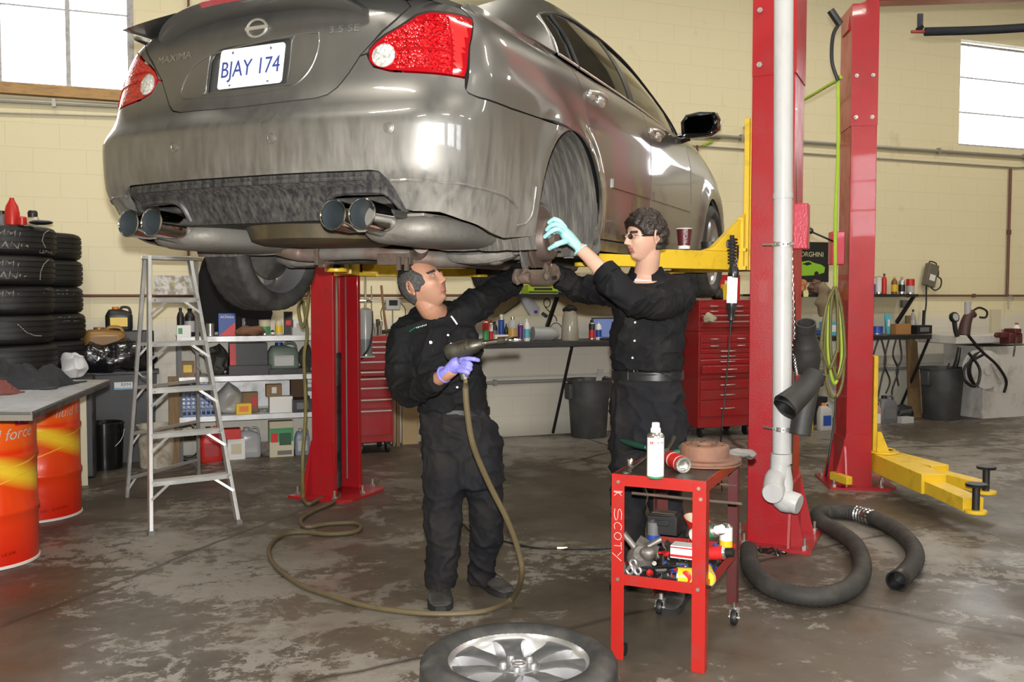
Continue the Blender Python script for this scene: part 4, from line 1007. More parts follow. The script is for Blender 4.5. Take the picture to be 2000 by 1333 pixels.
bm = BM(); tube(bm, [(-.325+.026*cos(a*.9), -.245+.026*sin(a*.9), 1.60+a*.0026) for a in range(60)], .006, 6, 1); cyl(bm, (-.325, -.245, 1.59), (-.325, -.245, 1.77), .013, n=10); obj('arm_lock_spring', bm, mat('dark_spring', (.03, .03, .035), .35, .6), t)
# control box, conduit and air line on the outside of that column
bm = BM(); p = at(1562, 443, 5.36); box(bm, (0, 0, 0), (.10, .09, .255), T(p) @ rot(0, 0, -24.6)); o = obj('release_box', bm, PINKP, None, bevel=.006); o.parent = t; o.matrix_parent_inverse = (T(RP) @ M.Rotation(LROT, 4, 'Z')).inverted()
# second lift
P2 = V((.3546*7.0, 7.0, 0)); R2 = V((.993, -.113, 0)); H2 = V((.113, .993, 0)); P2 = P2+H2*.17; A2 = -math.asin(.113)
t2 = thing('lift_post', 'dark red lift column further back with a hose coil and lowered yellow arms', 'car lift', P2, A2)
column(t2, 1, 3.55, d=.185, w=.34, seam=2.67); carriage(t2, 1, .12, .98, d=.185, big=False)
swing_arm(t2, (.28, -.13), (.46, -1.48), .12, hz=.14, hx=.15, padz=.30); swing_arm(t2, (.30, -.02), (.70, -.98), .14, hz=.12, hx=.13, padz=.32)
bm = BM(); hexa(bm, [(-.02, -.10, 3.38), (.20, -.10, 3.38), (.20, .10, 3.38), (-.02, .10, 3.38), (.0, -.10, 3.55), (.20, -.10, 3.62), (.20, .10, 3.62), (.0, .10, 3.55)]); box(bm, (1.75, 0, 3.66), (3.2, .16, .13)); obj('cross_beam', bm, REDP, t2, smooth=20, bevel=.004)
bm = BM(); p = (-.075, -.10, 1.78); box(bm, p, (.10, .10, .245)); obj('release_box', bm, PINKP, t2, bevel=.006)
bm = BM(); cyl(bm, (-.11, -.15, 1.83), (-.28, -.20, 1.90), .007, n=8); ball(bm, (-.285, -.20, 1.905), .024, 12, 8); obj('release_lever', bm, HYD, t2)
bm = BM(); box(bm, (-.12, -.2, .08), (.05, .22, .06), rot(0, 0, 20)); obj('cable_guard', bm, YEL, t2, bevel=.004)
bm = BM(); box(bm, (.075, -.1775, 3.50), (.03, .002, .022)); obj('sticker', bm, PAINTW, t2, smooth=0)
# padded safety bar hanging below the second lift's beam
sb = thing('safety_bar', 'black foam-padded overhead safety bar hanging under the red crossbeam', 'safety bar', (0, 0, 0))
q0 = at(1806, 62, 6.9); q1 = at(2060, 50, 6.75)
bm = BM(); tube(bm, [q0, (q0+q1)/2+V((0, 0, -.008)), q1], .030, 14, 5); obj('foam_padding', bm, mat('black_foam', (.008, .01, .014), .8), sb)
bm = BM(); cyl(bm, at(1780, 62, 6.9), q0+V((.05, 0, 0)), .012, n=10); obj('bar_end', bm, mat('rusty_red_bar', (.30, .06, .05), .5), sb)
bm = BM(); a = at(1797, 28, 6.93); b = at(1797, 62, 6.9); box(bm, (0, 0, 0), (.035, .02, .13), T((a+b)/2)); cyl(bm, at(1790, 58, 6.9), at(1803, 52, 6.9), .012, n=8); obj('bar_hanger', bm, mat('blue_black_bracket', (.02, .02, .03), .3, .4), sb)

# ================================================================ white PVC exhaust pipe strapped to the column
PVC = mat('white_pvc', (.58, .58, .58), .35, dirt=.35, dcol=(.38, .35, .30), dscale=5, stretch=(2, 2, .8), lo=.5)
pv = thing('exhaust_duct', 'white plastic duct strapped up the bright red column, capped twin outlets at its foot', 'pipe')
YP = 5.10
bm = BM(); tube(bm, [at(1531, -60, YP), at(1527, 885, YP)], .050, 24, raw=True); obj('pipe', bm, PVC, pv)
bm = BM(); cyl(bm, at(1529, 378, YP), at(1529, 388, YP), .053, n=24); obj('coupling', bm, PVC, pv); bm = BM(); cyl(bm, at(1526, 886, YP), at(1526, 905, YP), .056, n=24); obj('coupling', bm, PVC, pv)
c = at(1524, 905, YP); e1 = at(1510, 962, YP-.09); e2 = at(1552, 983, YP-.06)
bm = BM(); tube(bm, [c+V((0, 0, .03)), c+V((-.005, 0, -.05)), c.lerp(e1, .6)+V((0, .03, 0)), e1], [.052, .052, .054, .055], 22, 5); obj('elbow', bm, PVC, pv)
bm = BM(); tube(bm, [c+V((.01, 0, -.02)), c+V((.02, 0, -.12)), e2+V((-.055, .04, -.0)), e2], [.045, .05, .052, .053], 22, 5); obj('elbow', bm, PVC, pv)
for e, dr in ((e1, V((-.35, -.85, -.12))), (e2, V((.75, -.6, -.2)))):
    dr.normalize(); bm = BM(); lathe(bm, [(.057, -.06), (.057, .018), (.052, .026), (0, .026)], 26, frame(e, dr)); obj('end_cap', bm, PVC, pv)
GALV = mat('galvanised_strap', (.55, .54, .52), .35, .8)
for y in (478, 838):
    bm = BM(); cc = at(1529, y, YP); lathe(bm, [(.0515, -.012), (.054, -.012), (.054, .012), (.0515, .012)], 28, T(cc), caps=False)
    for k in range(14): ball(bm, cc+V((.0545*cos(k*2*pi/14), .0545*sin(k*2*pi/14), 0)), .006, 6, 4)
    tube(bm, [cc+V((-.05, .01, 0)), cc+V((-.09, .06, .002))], .006, 6); obj('pipe_strap', bm, GALV, pv)
# black cable and conduit down the side of the column
cb = thing('power_cable', 'black cable clipped down the side of the bright red column behind the white pipe', 'cable')
bm = BM(); tube(bm, [at(1550, -40, 5.33), at(1549, 150, 5.33), at(1551, 300, 5.35), at(1553, 400, 5.40)], .011, 8, 6); obj('upper_cable', bm, BRUB, cb)
bm = BM(); tube(bm, [at(1549, 490, 5.40), at(1551, 700, 5.38), at(1545, 880, 5.30), at(1546, 960, 5.28), at(1556, 1010, 5.33), at(1556, 1050, 5.38)], .010, 8, 6); obj('lower_cable', bm, BRUB, cb)
for y in (7, 102, 140, 214):
    bm = BM(); box(bm, (0, 0, 0), (.035, .02, .014), T(at(1550, y, 5.31))); obj('cable_clip', bm, ZINC, cb)

# ================================================================ exhaust extraction hose on the floor
HOSE = mat('dusty_black_duct_hose', (.030, .028, .026), .7, dirt=.7, dcol=(.085, .075, .065), dscale=6)
hp = [(1462, 1068), (1468, 1105), (1500, 1138), (1550, 1156), (1610, 1160), (1662, 1142), (1684, 1105), (1672, 1062), (1640, 1035), (1608, 1017), (1596, 1003), (1612, 994), (1650, 995), (1690, 1002), (1735, 1020), (1775, 1052), (1788, 1082), (1775, 1108), (1748, 1132)]
R_H = .048
hw = [atz(x, y+6, R_H) for x, y in hp]
hs = thing('exhaust_hose', 'thick ribbed black extraction hose snaking over the floor by the bright red column', 'hose')
P = smooth_path(hw, 12); bm = BM(); tube(bm, P[:-3], R_H, 16, raw=True, rib=-.11, caps=False); obj('hose', bm, HOSE, hs, smooth=60)
bm = BM(); d = (P[-1]-P[-6]).normalized(); lathe(bm, [(.048, -.06), (.051, 0), (.051, .006), (.043, .006), (.040, -.10), (0, -.10)], 26, frame(P[-3], d), caps=False); obj('hose_mouth', bm, mat('black_hose_mouth', (.006, .006, .006), .4), hs)
i0 = int(len(P)*.70); bm = BM(); tube(bm, P[i0:i0+10], R_H*1.06, 16, raw=True, rib=-.13, caps=False); obj('foil_sleeve', bm, mat('crinkled_foil', (.75, .75, .76), .2, 1.0), hs)
# rubber tailpipe boots hanging on a chain from the same duct
BOOT = mat('worn_grey_black_rubber', (.030, .029, .028), .55, dirt=.6, dcol=(.07, .065, .06), dscale=9)
bt_ = thing('exhaust_boot', 'black rubber Y-shaped tailpipe boot hanging beside the white pipe, open mouth facing the floor', 'exhaust adapter')
bm = BM(); tube(bm, [at(1590, 735, 5.05), at(1568, 765, 4.98), at(1533, 795, 4.92)], [.058, .060, .072], 20, 6, caps=False); obj('boot_branch', bm, BOOT, bt_, smooth=60)
bm = BM(); tube(bm, [at(1585, 738, 5.06), at(1572, 790, 5.04), at(1562, 850, 5.02)], [.055, .056, .056], 20, 6, caps=False); obj('boot_branch', bm, BOOT, bt_, smooth=60)
q = at(1533, 796, 4.92); bm = BM(); lathe(bm, [(.074, -.004), (.077, .004), (.068, .004), (.062, -.05), (0, -.05)], 24, frame(q, V((-.7, -.25, -.75))) @ M.Diagonal((1, .75, 1, 1)), caps=False); obj('boot_mouth', bm, mat('boot_inside', (.008, .008, .008), .6), bt_)
bm = BM(); lathe(bm, [(.058, 0), (.063, .01), (.058, .02), (.063, .03), (.058, .04), (.063, .05), (.055, .06)], 22, frame(at(1586, 750, 5.06), V((.25, .2, .9))), caps=True); obj('boot_collar', bm, BOOT, bt_)
b2 = thing('exhaust_boot', 'black rubber tailpipe cone with a stepped neck hanging higher up on the chain', 'exhaust adapter')
bm = BM(); q = at(1574, 690, 5.2); mm = frame(q, V((-.15, -.45, .9)))
lathe(bm, [(.070, -.10), (.078, -.06), (.078, .02), (.068, .05), (.070, .07), (.055, .09), (.058, .10), (.052, .11), (.055, .12), (.050, .13), (.053, .14), (.053, .19), (.046, .19), (.044, .10), (0, .10)], 26, mm, caps=False, mis=None); obj('cone', bm, BOOT, b2, smooth=60)
ch = thing('chain', 'thin steel chain hanging beside the white pipe down to the rubber boots', 'chain')
bm = BM(); k = 0
pts = smooth_path([at(1545, 480, 5.22), at(1549, 600, 5.22), at(1551, 690, 5.18), at(1557, 735, 5.1)], 16)
D_ = 0
for a, b in zip(pts, pts[1:]):
    c = (a+b)/2; m_ = frame(c, b-a) @ M.Rotation(pi/2*(k % 2), 4, 'Z'); k += 1; L = (b-a).length*.75
    tube(bm, [m_ @ V((.007*cos(g*pi/3), 0, L*.8*sin(g*pi/3))) for g in range(6)], .0022, 5, 1, closed=True)
obj('links', bm, GALV, ch)
# bits at the foot of the column
vl = thing('chain_heap', 'small heap of oily chain and clamps lying at the foot of the bright red column', 'chain')
bm = BM(); q = atz(1500, 1078, .03)
for k in range(9):
    a = k*.7; m_ = T(q+V((.018*(k-4.5), -.014*(k-4.5), .004*(k % 3)))) @ rot(40*(k % 2), 35, k*53); tube(bm, [m_ @ V((.014*cos(g*pi/4), .022*sin(g*pi/4), 0)) for g in range(8)], .006, 6, 1, closed=True)
obj('links', bm, mat('oily_steel', (.05, .045, .04), .35, .7), vl)

# ================================================================ air hoses
GRH = mat('lime_green_air_hose', (.42, .62, .04), .4, dirt=.3, dcol=(.15, .16, .03), dscale=10)
OLH = mat('dirty_olive_air_hose', (.17, .15, .045), .5, dirt=.6, dcol=(.08, .07, .03), dscale=8)
OLB = mat('grimy_brown_air_hose', (.115, .088, .045), .5, dirt=.6, dcol=(.07, .055, .035), dscale=8)
gh = thing('air_hose', 'lime green air hose coiled on the side of the dark red column', 'hose')
bm = BM(); tube(bm, [onw(1372, 285, .05), onw(1460, 246, .06), at(1551, 205, 8.2), at(1634, 158, 7.1), at(1637, 165, 7.02), at(1637, 300, 7.0), at(1632, 420, 7.0), at(1631, 560, 6.98)], .013, 8, 6); obj('green_line', bm, GRH, gh)
bm = BM(); tube(bm, [at(1637, 158, 7.0), at(1625, 120, 7.0), at(1627, 70, 7.0), at(1640, 45, 7.0)], .014, 8, 6); cyl(bm, at(1622, 20, 7.0), at(1641, 48, 7.0), .028, n=10); obj('black_line', bm, BRUB, gh)
import itertools
for k, (x0, x1, yb, m_) in enumerate(((1611, 1648, 778, OLH), (1617, 1644, 750, GRH), (1622, 1650, 740, OLH), (1604, 1636, 720, OLH))):
    bm = BM(); Y = 6.96-.012*k; tube(bm, [at(1630, 560, Y), at((x0+1630)/2-3, 600, Y), at(x0, 670, Y), at(x0+4, yb-30, Y), at((x0+x1)/2, yb, Y), at(x1-3, yb-30, Y), at(x1, 680, Y), at((x1+1630)/2+3, 600, Y), at(1632, 560, Y)], .012, 8, 6); obj('hose_loop', bm, m_, gh)
bm = BM(); tube(bm, [at(1632, 775, 6.95), at(1630, 820, 6.93), at(1618, 900, 6.9), at(1613, 930, 6.95)], .008, 8, 6); obj('drain_line', bm, BRUB, gh)
# hose from the gun over the floor to the left column
ah = thing('air_hose', 'grimy brown air hose dropping from the air tool and looping over the floor', 'hose')
gz = lambda x, y, z=.013: atz(x, y, z)
hpts = [at(909, 758, 3.78), at(912, 800, 3.80), at(924, 870, 3.85), at(955, 945, 3.95), at(990, 1015, 4.02), at(1012, 1075, 4.08), at(1019, 1125, 4.12), gz(1000, 1170), gz(955, 1192), gz(900, 1199), gz(830, 1199), gz(760, 1192), gz(700, 1181), gz(640, 1163), gz(590, 1145), gz(550, 1118), gz(527, 1090), gz(528, 1066), gz(550, 1046), gz(590, 1040), gz(640, 1044), gz(690, 1040), gz(705, 1030), gz(690, 1022), gz(640, 1024), gz(598, 1030), gz(588, 1016), gz(610, 1000), gz(650, 982), gz(664, 966), gz(640, 966), gz(605, 985), gz(592, 975), at(591, 900, 6.5), at(597, 800, 6.6), at(594, 700, 6.7), at(600, 650, 6.75), at(591, 590, 6.8), at(583, 605, 6.75), at(592, 640, 6.72), at(601, 600, 6.72), at(603, 560, 6.75)]
bm = BM(); tube(bm, hpts[:33], .0125, 10, 6); obj('floor_run', bm, OLB, ah)
bm = BM(); tube(bm, hpts[32:], .0125, 8, 6); obj('column_run', bm, OLH, ah)
c2 = thing('electric_lead', 'thin dark cord with a brass connector lying on the floor behind the two mechanics', 'cord')
bm = BM(); tube(bm, [gz(890, 1010, .006), gz(930, 1045, .006), gz(985, 1058, .006), gz(1040, 1070, .006), gz(1090, 1072, .006), gz(1180, 1072, .006), gz(1300, 1060, .006), gz(1420, 1030, .006)], .006, 6, 6); obj('cord', bm, BRUB, c2)
bm = BM(); cyl(bm, gz(1088, 1071, .008), gz(1108, 1071, .008), .011, n=10); obj('connector', bm, mat('pale_brass', (.55, .48, .33), .3, .8), c2)
# hanging work light on the lift arm
wl_ = thing('work_light', 'glowing stick work light with black ends hanging from the yellow lift arm', 'lamp')
Y = 4.98
bm = BM(); cyl(bm, at(1431, 541, Y), at(1429, 593, Y), .026, .026, n=16); obj('light_tube', bm, mat('lit_tube_cover', (1, .98, .88), .4, emis=1.6), wl_)
bm = BM(); lathe(bm, [(.0, 0), (.012, 0), (.026, .02), (.029, .05), (.027, .07), (0, .07)], 16, frame(at(1433, 517, Y), V((-.02, 0, -1)))); tube(bm, [at(1433, 518, Y), at(1440, 505, Y+.05), at(1441, 480, Y+.1)], .006, 6); obj('hook_end', bm, HYD, wl_); bm = BM(); lathe(bm, [(.027, 0), (.027, .03), (.018, .05), (.018, .09), (.008, .10), (0, .10)], 16, frame(at(1429, 592, Y), V((-.02, 0, -1)))); obj('end_housing', bm, HYD, wl_)
bm = BM(); tube(bm, [at(1428, 620, Y), at(1422, 700, Y+.02), at(1414, 790, Y+.05), at(1408, 862, Y+.08), atz(1410, 960, .01)], .004, 6, 6); obj('power_cord', bm, BRUB, wl_)
# coffee cup on the arm
cu = thing('coffee_cup', 'dark maroon paper coffee cup with a white rim standing on the yellow lift arm', 'cup', at(1336, 487, 5.16))
bm = BM(); lathe(bm, [(.030, .0), (.030, .004), (.041, .108), (.0385, .108), (.028, .006), (0, .006)], 30, caps=False); obj('cup_wall', bm, mat('maroon_paper', (.085, .012, .018), .4), cu)
bm = BM(); tube(bm, [V((.041*cos(a*pi/15), .041*sin(a*pi/15), .110)) for a in range(30)], .003, 6, 1, closed=True); obj('cup_rim', bm, mat('white_paper', (.8, .78, .75), .5), cu)
bm = BM(); lathe(bm, [(.0305, .0005), (.0315, .0005), (.0325, .018), (.031, .018)], 30, caps=False); obj('cup_base_band', bm, MATS['white_paper'], cu)
def cupw(c): 
    a = c.x/.038-pi/2+.05; z = .060+c.y; r = .030+.011*z/.108+.0012; return V((r*cos(a), r*sin(a), z))
bm = BM(); text_bm(bm, 'McCafé', .030, lambda c: cupw(V((-c.y, c.x, 0))) if False else cupw(V((c.y*-1, c.x, 0))), .0003, shear=.2); obj('cup_lettering', bm, MATS['white_paper'], cu, smooth=0)
# ================================================================ people
SKIN1 = mat('tanned_skin', (.46, .235, .15), .48, dirt=.35, dcol=(.40, .17, .11), dscale=14, bump=.10, bscale=160)
SKIN2 = mat('fair_skin', (.62, .37, .27), .48, dirt=.4, dcol=(.55, .25, .19), dscale=12, bump=.10, bscale=160)
LIP = mat('lip_skin', (.40, .15, .12), .4)
BROW = mat('dark_brow_hair', (.03, .022, .018), .8)
STUB = mat('stubble_skin', (.415, .218, .143), .5)
HAIRD = mat('black_hair', (.012, .010, .009), .45, dirt=.5, dcol=(.04, .035, .03), dscale=120, bump=.6, bscale=180)
HAIRG = mat('greying_hair', (.10, .095, .09), .6, dirt=.8, dcol=(.03, .03, .03), dscale=160, bump=.6, bscale=200, lo=.4, hi=.6)
HAIRB = mat('dark_brown_wavy_hair', (.018, .012, .009), .38, dirt=.5, dcol=(.045, .03, .022), dscale=60, bump=.7, bscale=110)
EYEW = mat('eye_white', (.26, .22, .20), .4); IRIS = mat('dark_brown_iris', (.03, .015, .01), .1, coat=1)
CLO1 = mat('black_work_cotton', (.0055, .0055, .0065), .8, dirt=.5, dcol=(.011, .0105, .010), dscale=5, bump=.25, bscale=220, spec=.25)
CLO2 = mat('charcoal_work_trousers', (.0085, .0085, .011), .8, dirt=.8, dcol=(.020, .018, .016), dscale=5, bump=.25, bscale=220, spec=.25)
LEA = mat('scuffed_black_leather', (.030, .028, .026), .55, dirt=.7, dcol=(.085, .08, .075), dscale=12)
SOLE = mat('dark_sole', (.012, .012, .012), .7)
PURP = mat('purple_nitrile', (.24, .23, .66), .42, bump=.25, bscale=90); CYAN = mat('pale_cyan_nitrile', (.36, .70, .72), .42, bump=.25, bscale=90)
def G(x, z, x0, z0, sx, sz): return exp(-((x-x0)/sx)**2-((z-z0)/sz)**2)
def headpt(th, ph, nose=1.0, jaw=1.0, feat=1.0):
    cx, cy, cz = sin(th)*cos(ph), cos(th)*cos(ph), sin(ph)
    e = .92; f = lambda v: math.copysign(abs(v)**e, v)
    x, y, z = f(cx)*.077, f(cy)*(.100 if cy < 0 else .088), cz*.118
    if z < 0:
        k = -z/.118; x *= 1-.30*k**1.3*jaw
        if y < 0: y *= 1-.42*k
        else: y += .010*k
    else:
        y -= .004*(z/.118)
        if y > 0: y *= 1-.10*(z/.118)**2
    if cy > 0 and feat:
        w = sst(.15, .55, cy)
        d = 0
        for s in (-1, 1):
            d += .0065*G(x, z, s*.026, .024, .020, .008)-.0135*G(x, z, s*.030, .006, .0155, .0115)
            d += .0045*G(x, z, s*.031, .005, .011, .0075)
            d += .006*G(x, z, s*.043, -.020, .018, .018)+.0085*G(x, z, s*.0125, -.033, .0075, .0075)
        if z < .03:
            t = max(0, min(1, (.022-z)/.052)); pr = (.18+.82*t) if z > -.030 else max(0, 1-(-.030-z)/.010)
            d += .025*nose*exp(-(x/(.0075+.0035*t))**2)*pr*(1 if z < .022 else max(0, 1-(z-.022)/.01))
        d += .0065*G(x, z, 0, -.0555, .020, .0048)+.0075*G(x, z, 0, -.0665, .017, .0055)-.0045*G(x, z, 0, -.0608, .020, .0018)
        d -= .004*G(x, z, 0, -.078, .018, .006); d += .0105*G(x, z, 0, -.096, .020, .013)
        y += d*w
    return V((x, y, z))
def head_grid(bm, m, nth=150, nph=96, **k):
    rings = []
    for j in range(1, nph):
        ph = -pi/2+pi*j/nph
        rings.append([m @ headpt(2*pi*i/nth-.35*sin(2*pi*i/nth), ph, **k) for i in range(nth)])
    loft(bm, rings)
def ear(bm, m, s):
    mm = m @ T(s*.081, -.008, -.004) @ rot(0, 0, -22*s) @ rot(-12, 0, 0)
    tube(bm, [mm @ V((s*.010*(1 if k < 8 else .6), -.004+.017*cos(2*pi*k/12), .003+.030*sin(2*pi*k/12)*(1.0 if k < 7 else .85))) for k in range(12)], .0052, 8, 2, closed=True)
    ball(bm, (s*.002, -.002, .0), (.009, .015, .026), 10, 8, mm); ball(bm, (s*.006, .006, -.024), (.006, .008, .009), 8, 6, mm)
def eye(parent, m, s, inv, look):
    c = V((s*.0305, .0775, .0055)); g = V(look).normalized()
    bm = BM(); ball(bm, (0, 0, 0), .0118, 16, 12, inv @ m @ T(c)); e = obj('eyeball', bm, EYEW, parent)
    bm = BM(); ball(bm, c+g*.0085, (.0048, .0048, .0048), 12, 8, inv @ m); obj('iris', bm, IRIS, e)
    # lids
    bm = BM()
    for zz, kk in ((.0062, 1), (-.0052, -1)):
        tube(bm, [inv @ m @ (c+V((s*dx, .0112-abs(dx)**1.6*9, zz*(1-(dx/.016)**2)*1.0))) for dx in (-.0145, -.009, -.003, .003, .009, .0145)], .0022, 6, 3)
    return bm
def hair_cap(bm, m, thick, mask, nth=150, nph=96, amp=0.0, sc=60):
    rings = []
    for j in range(20, nph):
        ph = -pi/2+pi*j/nph; ring = []
        for i in range(nth):
            th = 2*pi*i/nth; p = headpt(th, ph, feat=0); k = mask(th, ph, p)
            n = V((p.x/.077**2, p.y/.095**2, p.z/.118**2)).normalized()
            t = thick*k-.006*(1-k)
            if k > .2 and amp:
                q = p*sc; t += amp*k*(noise.noise(q)+.6*noise.noise(q*2.1))
            ring.append(m @ (p+n*t))
        rings.append(ring)
    loft(bm, rings)
def ringp(c, hw, hd, yaw=0, tilt=0, n=28, e=.8, roll=0):
    a = V((cos(yaw), sin(yaw), roll)); b = V((-sin(yaw), cos(yaw), tilt))
    f = lambda v: math.copysign(abs(v)**e, v)
    return [c+a*(hw*f(cos(2*pi*k/n)))+b*(hd*f(sin(2*pi*k/n))) for k in range(n)]
def finger(bm, pts, r0=.0095, r1=.0075, tip=True):
    P = smooth_path(pts, 5); n = len(P)
    tube(bm, P, [r0+(r1-r0)*i/(n-1) for i in range(n)], 10, raw=True); ball(bm, P[-1], r1*1.0, 10, 8)
    for q in pts[1:-1]: ball(bm, q, (r0+r1)*.53, 10, 8)
def wrinkle(sc=9.0, a=.004, seed=0.0, st=(1, 1, .5), ridge=False):
    def f(p):
        q = V((p.x*sc*st[0]+seed, p.y*sc*st[1], p.z*sc*st[2])); w = noise.noise_vector(q*.7)*.5
        if not ridge: return a*(noise.noise(q+w)+.5*noise.noise((q+w)*2.3)+.25*noise.noise(q*5.1))
        r1 = max(0, 1-abs(noise.noise(q+w))*3.2); r2 = max(0, 1-abs(noise.noise((q+w)*1.8+V((7, 3, 1))))*3.2)
        return a*(r1*r1+.6*r2*r2+.7*noise.noise(q*.8)-.5)
    return f
def headframe(c, fwd, roll):
    f = V(fwd).normalized(); up = V((0, 0, 1)); up = (up-f*up.dot(f)).normalized(); r = f.cross(up)     # person's right in -x of head frame
    # head frame: +y forward, +z up, +x = person's right hand side
    m = M(((r.x, f.x, up.x, c.x), (r.y, f.y, up.y, c.y), (r.z, f.z, up.z, c.z), (0, 0, 0, 1)))
    return m @ M.Rotation(R(roll), 4, 'Y')
class Person:
    def __init__(s, label, loc):
        s.root = thing('person', label, 'person', loc); s.off = -V(loc)
    def add(s, name, bm, mats, **k): return obj(name, bm, mats, s.root, loc=s.off, **k)
    def bk(s, name, bm, mats, **k): return bake(name, bm, mats, parent=s.root, loc=s.off, **k)
def boot(pr, heel, toe, zt=.20, w=.052, lift=0.0, top=None, name='boot'):
    """boot from heel to toe on the floor"""
    h = V(heel); t = V(toe); d = (t-h); L = d.length; d.normalize(); s = V((-d.y, d.x, 0)); bm = BM(); rings = []
    for q, ww, hh in ((-.0, .55, .5), (.06, .80, .88), (.18, .82, 1.0), (.34, .78, 1.0), (.46, .82, .74), (.62, .98, .50), (.78, 1.05, .40), (.92, .92, .34), (1.0, .55, .22)):
        ww *= w; hh *= .125; c = h+d*(L*q); zz = c.z
        rings.append([c+s*(ww*cos(a))+V((0, 0, .018+max(0, (hh-.018))*(0.5+.5*sin(a)))) for a in [2*pi*k/20 for k in range(20)]])
    loft(bm, rings)
    an = h+d*(L*.24)
    tube(bm, [an+V((0, 0, .08)), an+V((0, 0, .14)), an+V((0, 0, zt))+(V(top) if top else V((0, 0, 0)))], [.052, .052, .056], 16, 4, ry=.9)
    b = pr.bk(name, bm, LEA, voxel=.005, smooth_it=3)
    bm = BM(); out = []
    for q, ww in ((-.02, .50), (.03, .78), (.15, .86), (.36, .80), (.52, .88), (.70, 1.08), (.86, 1.04), (.96, .78), (1.02, .40)): out.append((q, ww*w))
    pts = [h+d*(L*q)+s*ww for q, ww in out]+[h+d*(L*q)-s*ww for q, ww in out[::-1]]
    lo = [bm.verts.new(p) for p in pts]; hi = [bm.verts.new(p+V((0, 0, .026))) for p in pts]
    bm.faces.new(lo[::-1]); bm.faces.new(hi)
    for k in range(len(lo)): bm.faces.new((lo[k], lo[(k+1) % len(lo)], hi[(k+1) % len(lo)], hi[k]))
    so = obj('sole', bm, SOLE, b, smooth=40)
    bm = BM()
    for k in range(5):
        q = .40+.07*k; zz = .115-.012*k*1.6; c = h+d*(L*q)+V((0, 0, zz-.0)); tube(bm, [c-s*.024, c+V((0, 0, .010)), c+s*.024+d*.012], .0028, 6)
    c = h+d*(L*.38)+V((0, 0, .118)); tube(bm, [c, c+s*.03+V((0, 0, .012)), c+s*.045-V((0, 0, .01)), c+s*.015], .0024, 6); tube(bm, [c, c-s*.03+V((0, 0, .012)), c-s*.04-V((0, 0, .015))], .0024, 6)
    obj('laces', bm, mat('brown_lace', (.07, .055, .035), .7), b)
    return b

# ---------------------------------------------------------------- first mechanic: looking up, air ratchet in one gloved hand
p1 = Person('black-clad mechanic with receding grey hair looking up, holding an air ratchet in a purple glove', V((-.23, 4.40, 0)))
H1 = headframe(at(827, 555, 4.33), (.84, -.48, .44), 0) @ M.Rotation(R(9), 4, 'Y') @ M.Scale(1.06, 4)
# lean sign: rotate so the crown tips toward picture left
A = lambda x, y, Y: at(x, y, Y)
def arm_pts(*a): return [A(*q) for q in a]
body_ = BM(); head_grid(body_, H1, nose=1.05)
for s in (-1, 1): ear(body_, H1, s)
nk = A(856, 622, 4.42)
tube(body_, [H1 @ V((0, -.025, -.02)), H1 @ V((0, -.022, -.09)), nk.lerp(H1 @ V((0, -.02, -.10)), .5), nk, nk+V((.01, .0, -.08))], [.056, .056, .058, .066, .09], 20, 5)
tor1 = [(812, 888, 4.44, .135, .095), (760, 876, 4.42, .145, .10), (700, 866, 4.40, .155, .105), (655, 858, 4.41, .165, .10), (625, 853, 4.42, .13, .08)]
loft(body_, [ringp(A(x, y, Y), hw, hd, .05) for y, x, Y, hw, hd in tor1])
armR1 = arm_pts((796, 645, 4.38), (782, 700, 4.36), (790, 760, 4.28), (830, 752, 4.12), (866, 735, 3.97), (884, 722, 3.93))
tube(body_, armR1, [.045, .045, .042, .036, .029, .028], 14, 5)
armL1 = arm_pts((915, 612, 4.42), (960, 578, 4.56), (1003, 548, 4.70), (1022, 520, 4.84), (1032, 492, 4.94))
tube(body_, armL1, [.045, .045, .042, .036, .028], 14, 5)
for k, (dx, dy) in enumerate(((-6, 0), (0, -2), (6, 0), (10, 4))):     # raised hand behind the hub, fingers curled
    finger(body_, arm_pts((1032+dx, 488+dy, 4.95), (1036+dx, 474+dy, 4.93), (1042+dx, 468+dy, 4.90)), .009, .0075)
ball(body_, A(1032, 486, 4.95), (.042, .028, .045), 14, 10); finger(body_, arm_pts((1022, 492, 4.93), (1020, 480, 4.90), (1026, 474, 4.88)), .010, .008)
for x0, x1, x2, Y in ((866, 866, 860, 4.38), (938, 950, 937, 4.48)):
    tube(body_, [A(x0, 830, Y+.04), A(x1, 1000, Y), A(x2, 1118, Y+.05)], [.075, .05, .035], 12, 5)
inv = T(p1.off)
IH1 = H1.inverted()
def sk1(c):
    q = IH1 @ c
    if q.y > .05 and abs(q.x) < .024 and -.073 < q.z < -.050: return 1
    if q.y > .04 and .019 < q.z < .030 and .010 < abs(q.x) < .050: return 2
    if abs(q.x) < .07 and q.y > -.01 and -.12 < q.z < -.035 and q.y > .0: return 3
    return 0
ob = p1.bk('body', body_, [SKIN1, LIP, BROW, STUB], voxel=.0032, smooth_it=1, matfn=sk1)
lid = BM()
for s in (-1, 1):
    b = eye(ob, H1, s, M(), (.05, .8, .35)); bmesh.ops.recalc_face_normals(b, faces=b.faces); obj('eyelid', b, SKIN1, ob)
def mask1(th, ph, p):
    f = p.y; hair = sst(.045, .012, f-(.020 if p.z < .02 else .020-.036*sst(.02, .08, p.z)))
    side = 1 if p.z > -.055-.0*f else 0
    zc = interp([(-.05, -.066), (-.03, -.055), (-.005, -.022), (.01, -.030), (.03, -.012)], f); low = sst(zc-.008, zc+.008, p.z)
    
    return hair*low
hb = BM(); hair_cap(hb, H1, .0105, mask1, amp=.002, sc=90)
ho = p1.add('hair', hb, [HAIRD, HAIRG], smooth=180)
for p in ho.data.polygons:
    q = IH1 @ p.center
    if q.z < .062+.03*noise.noise(q*40) and q.y > -.075: p.material_index = 1
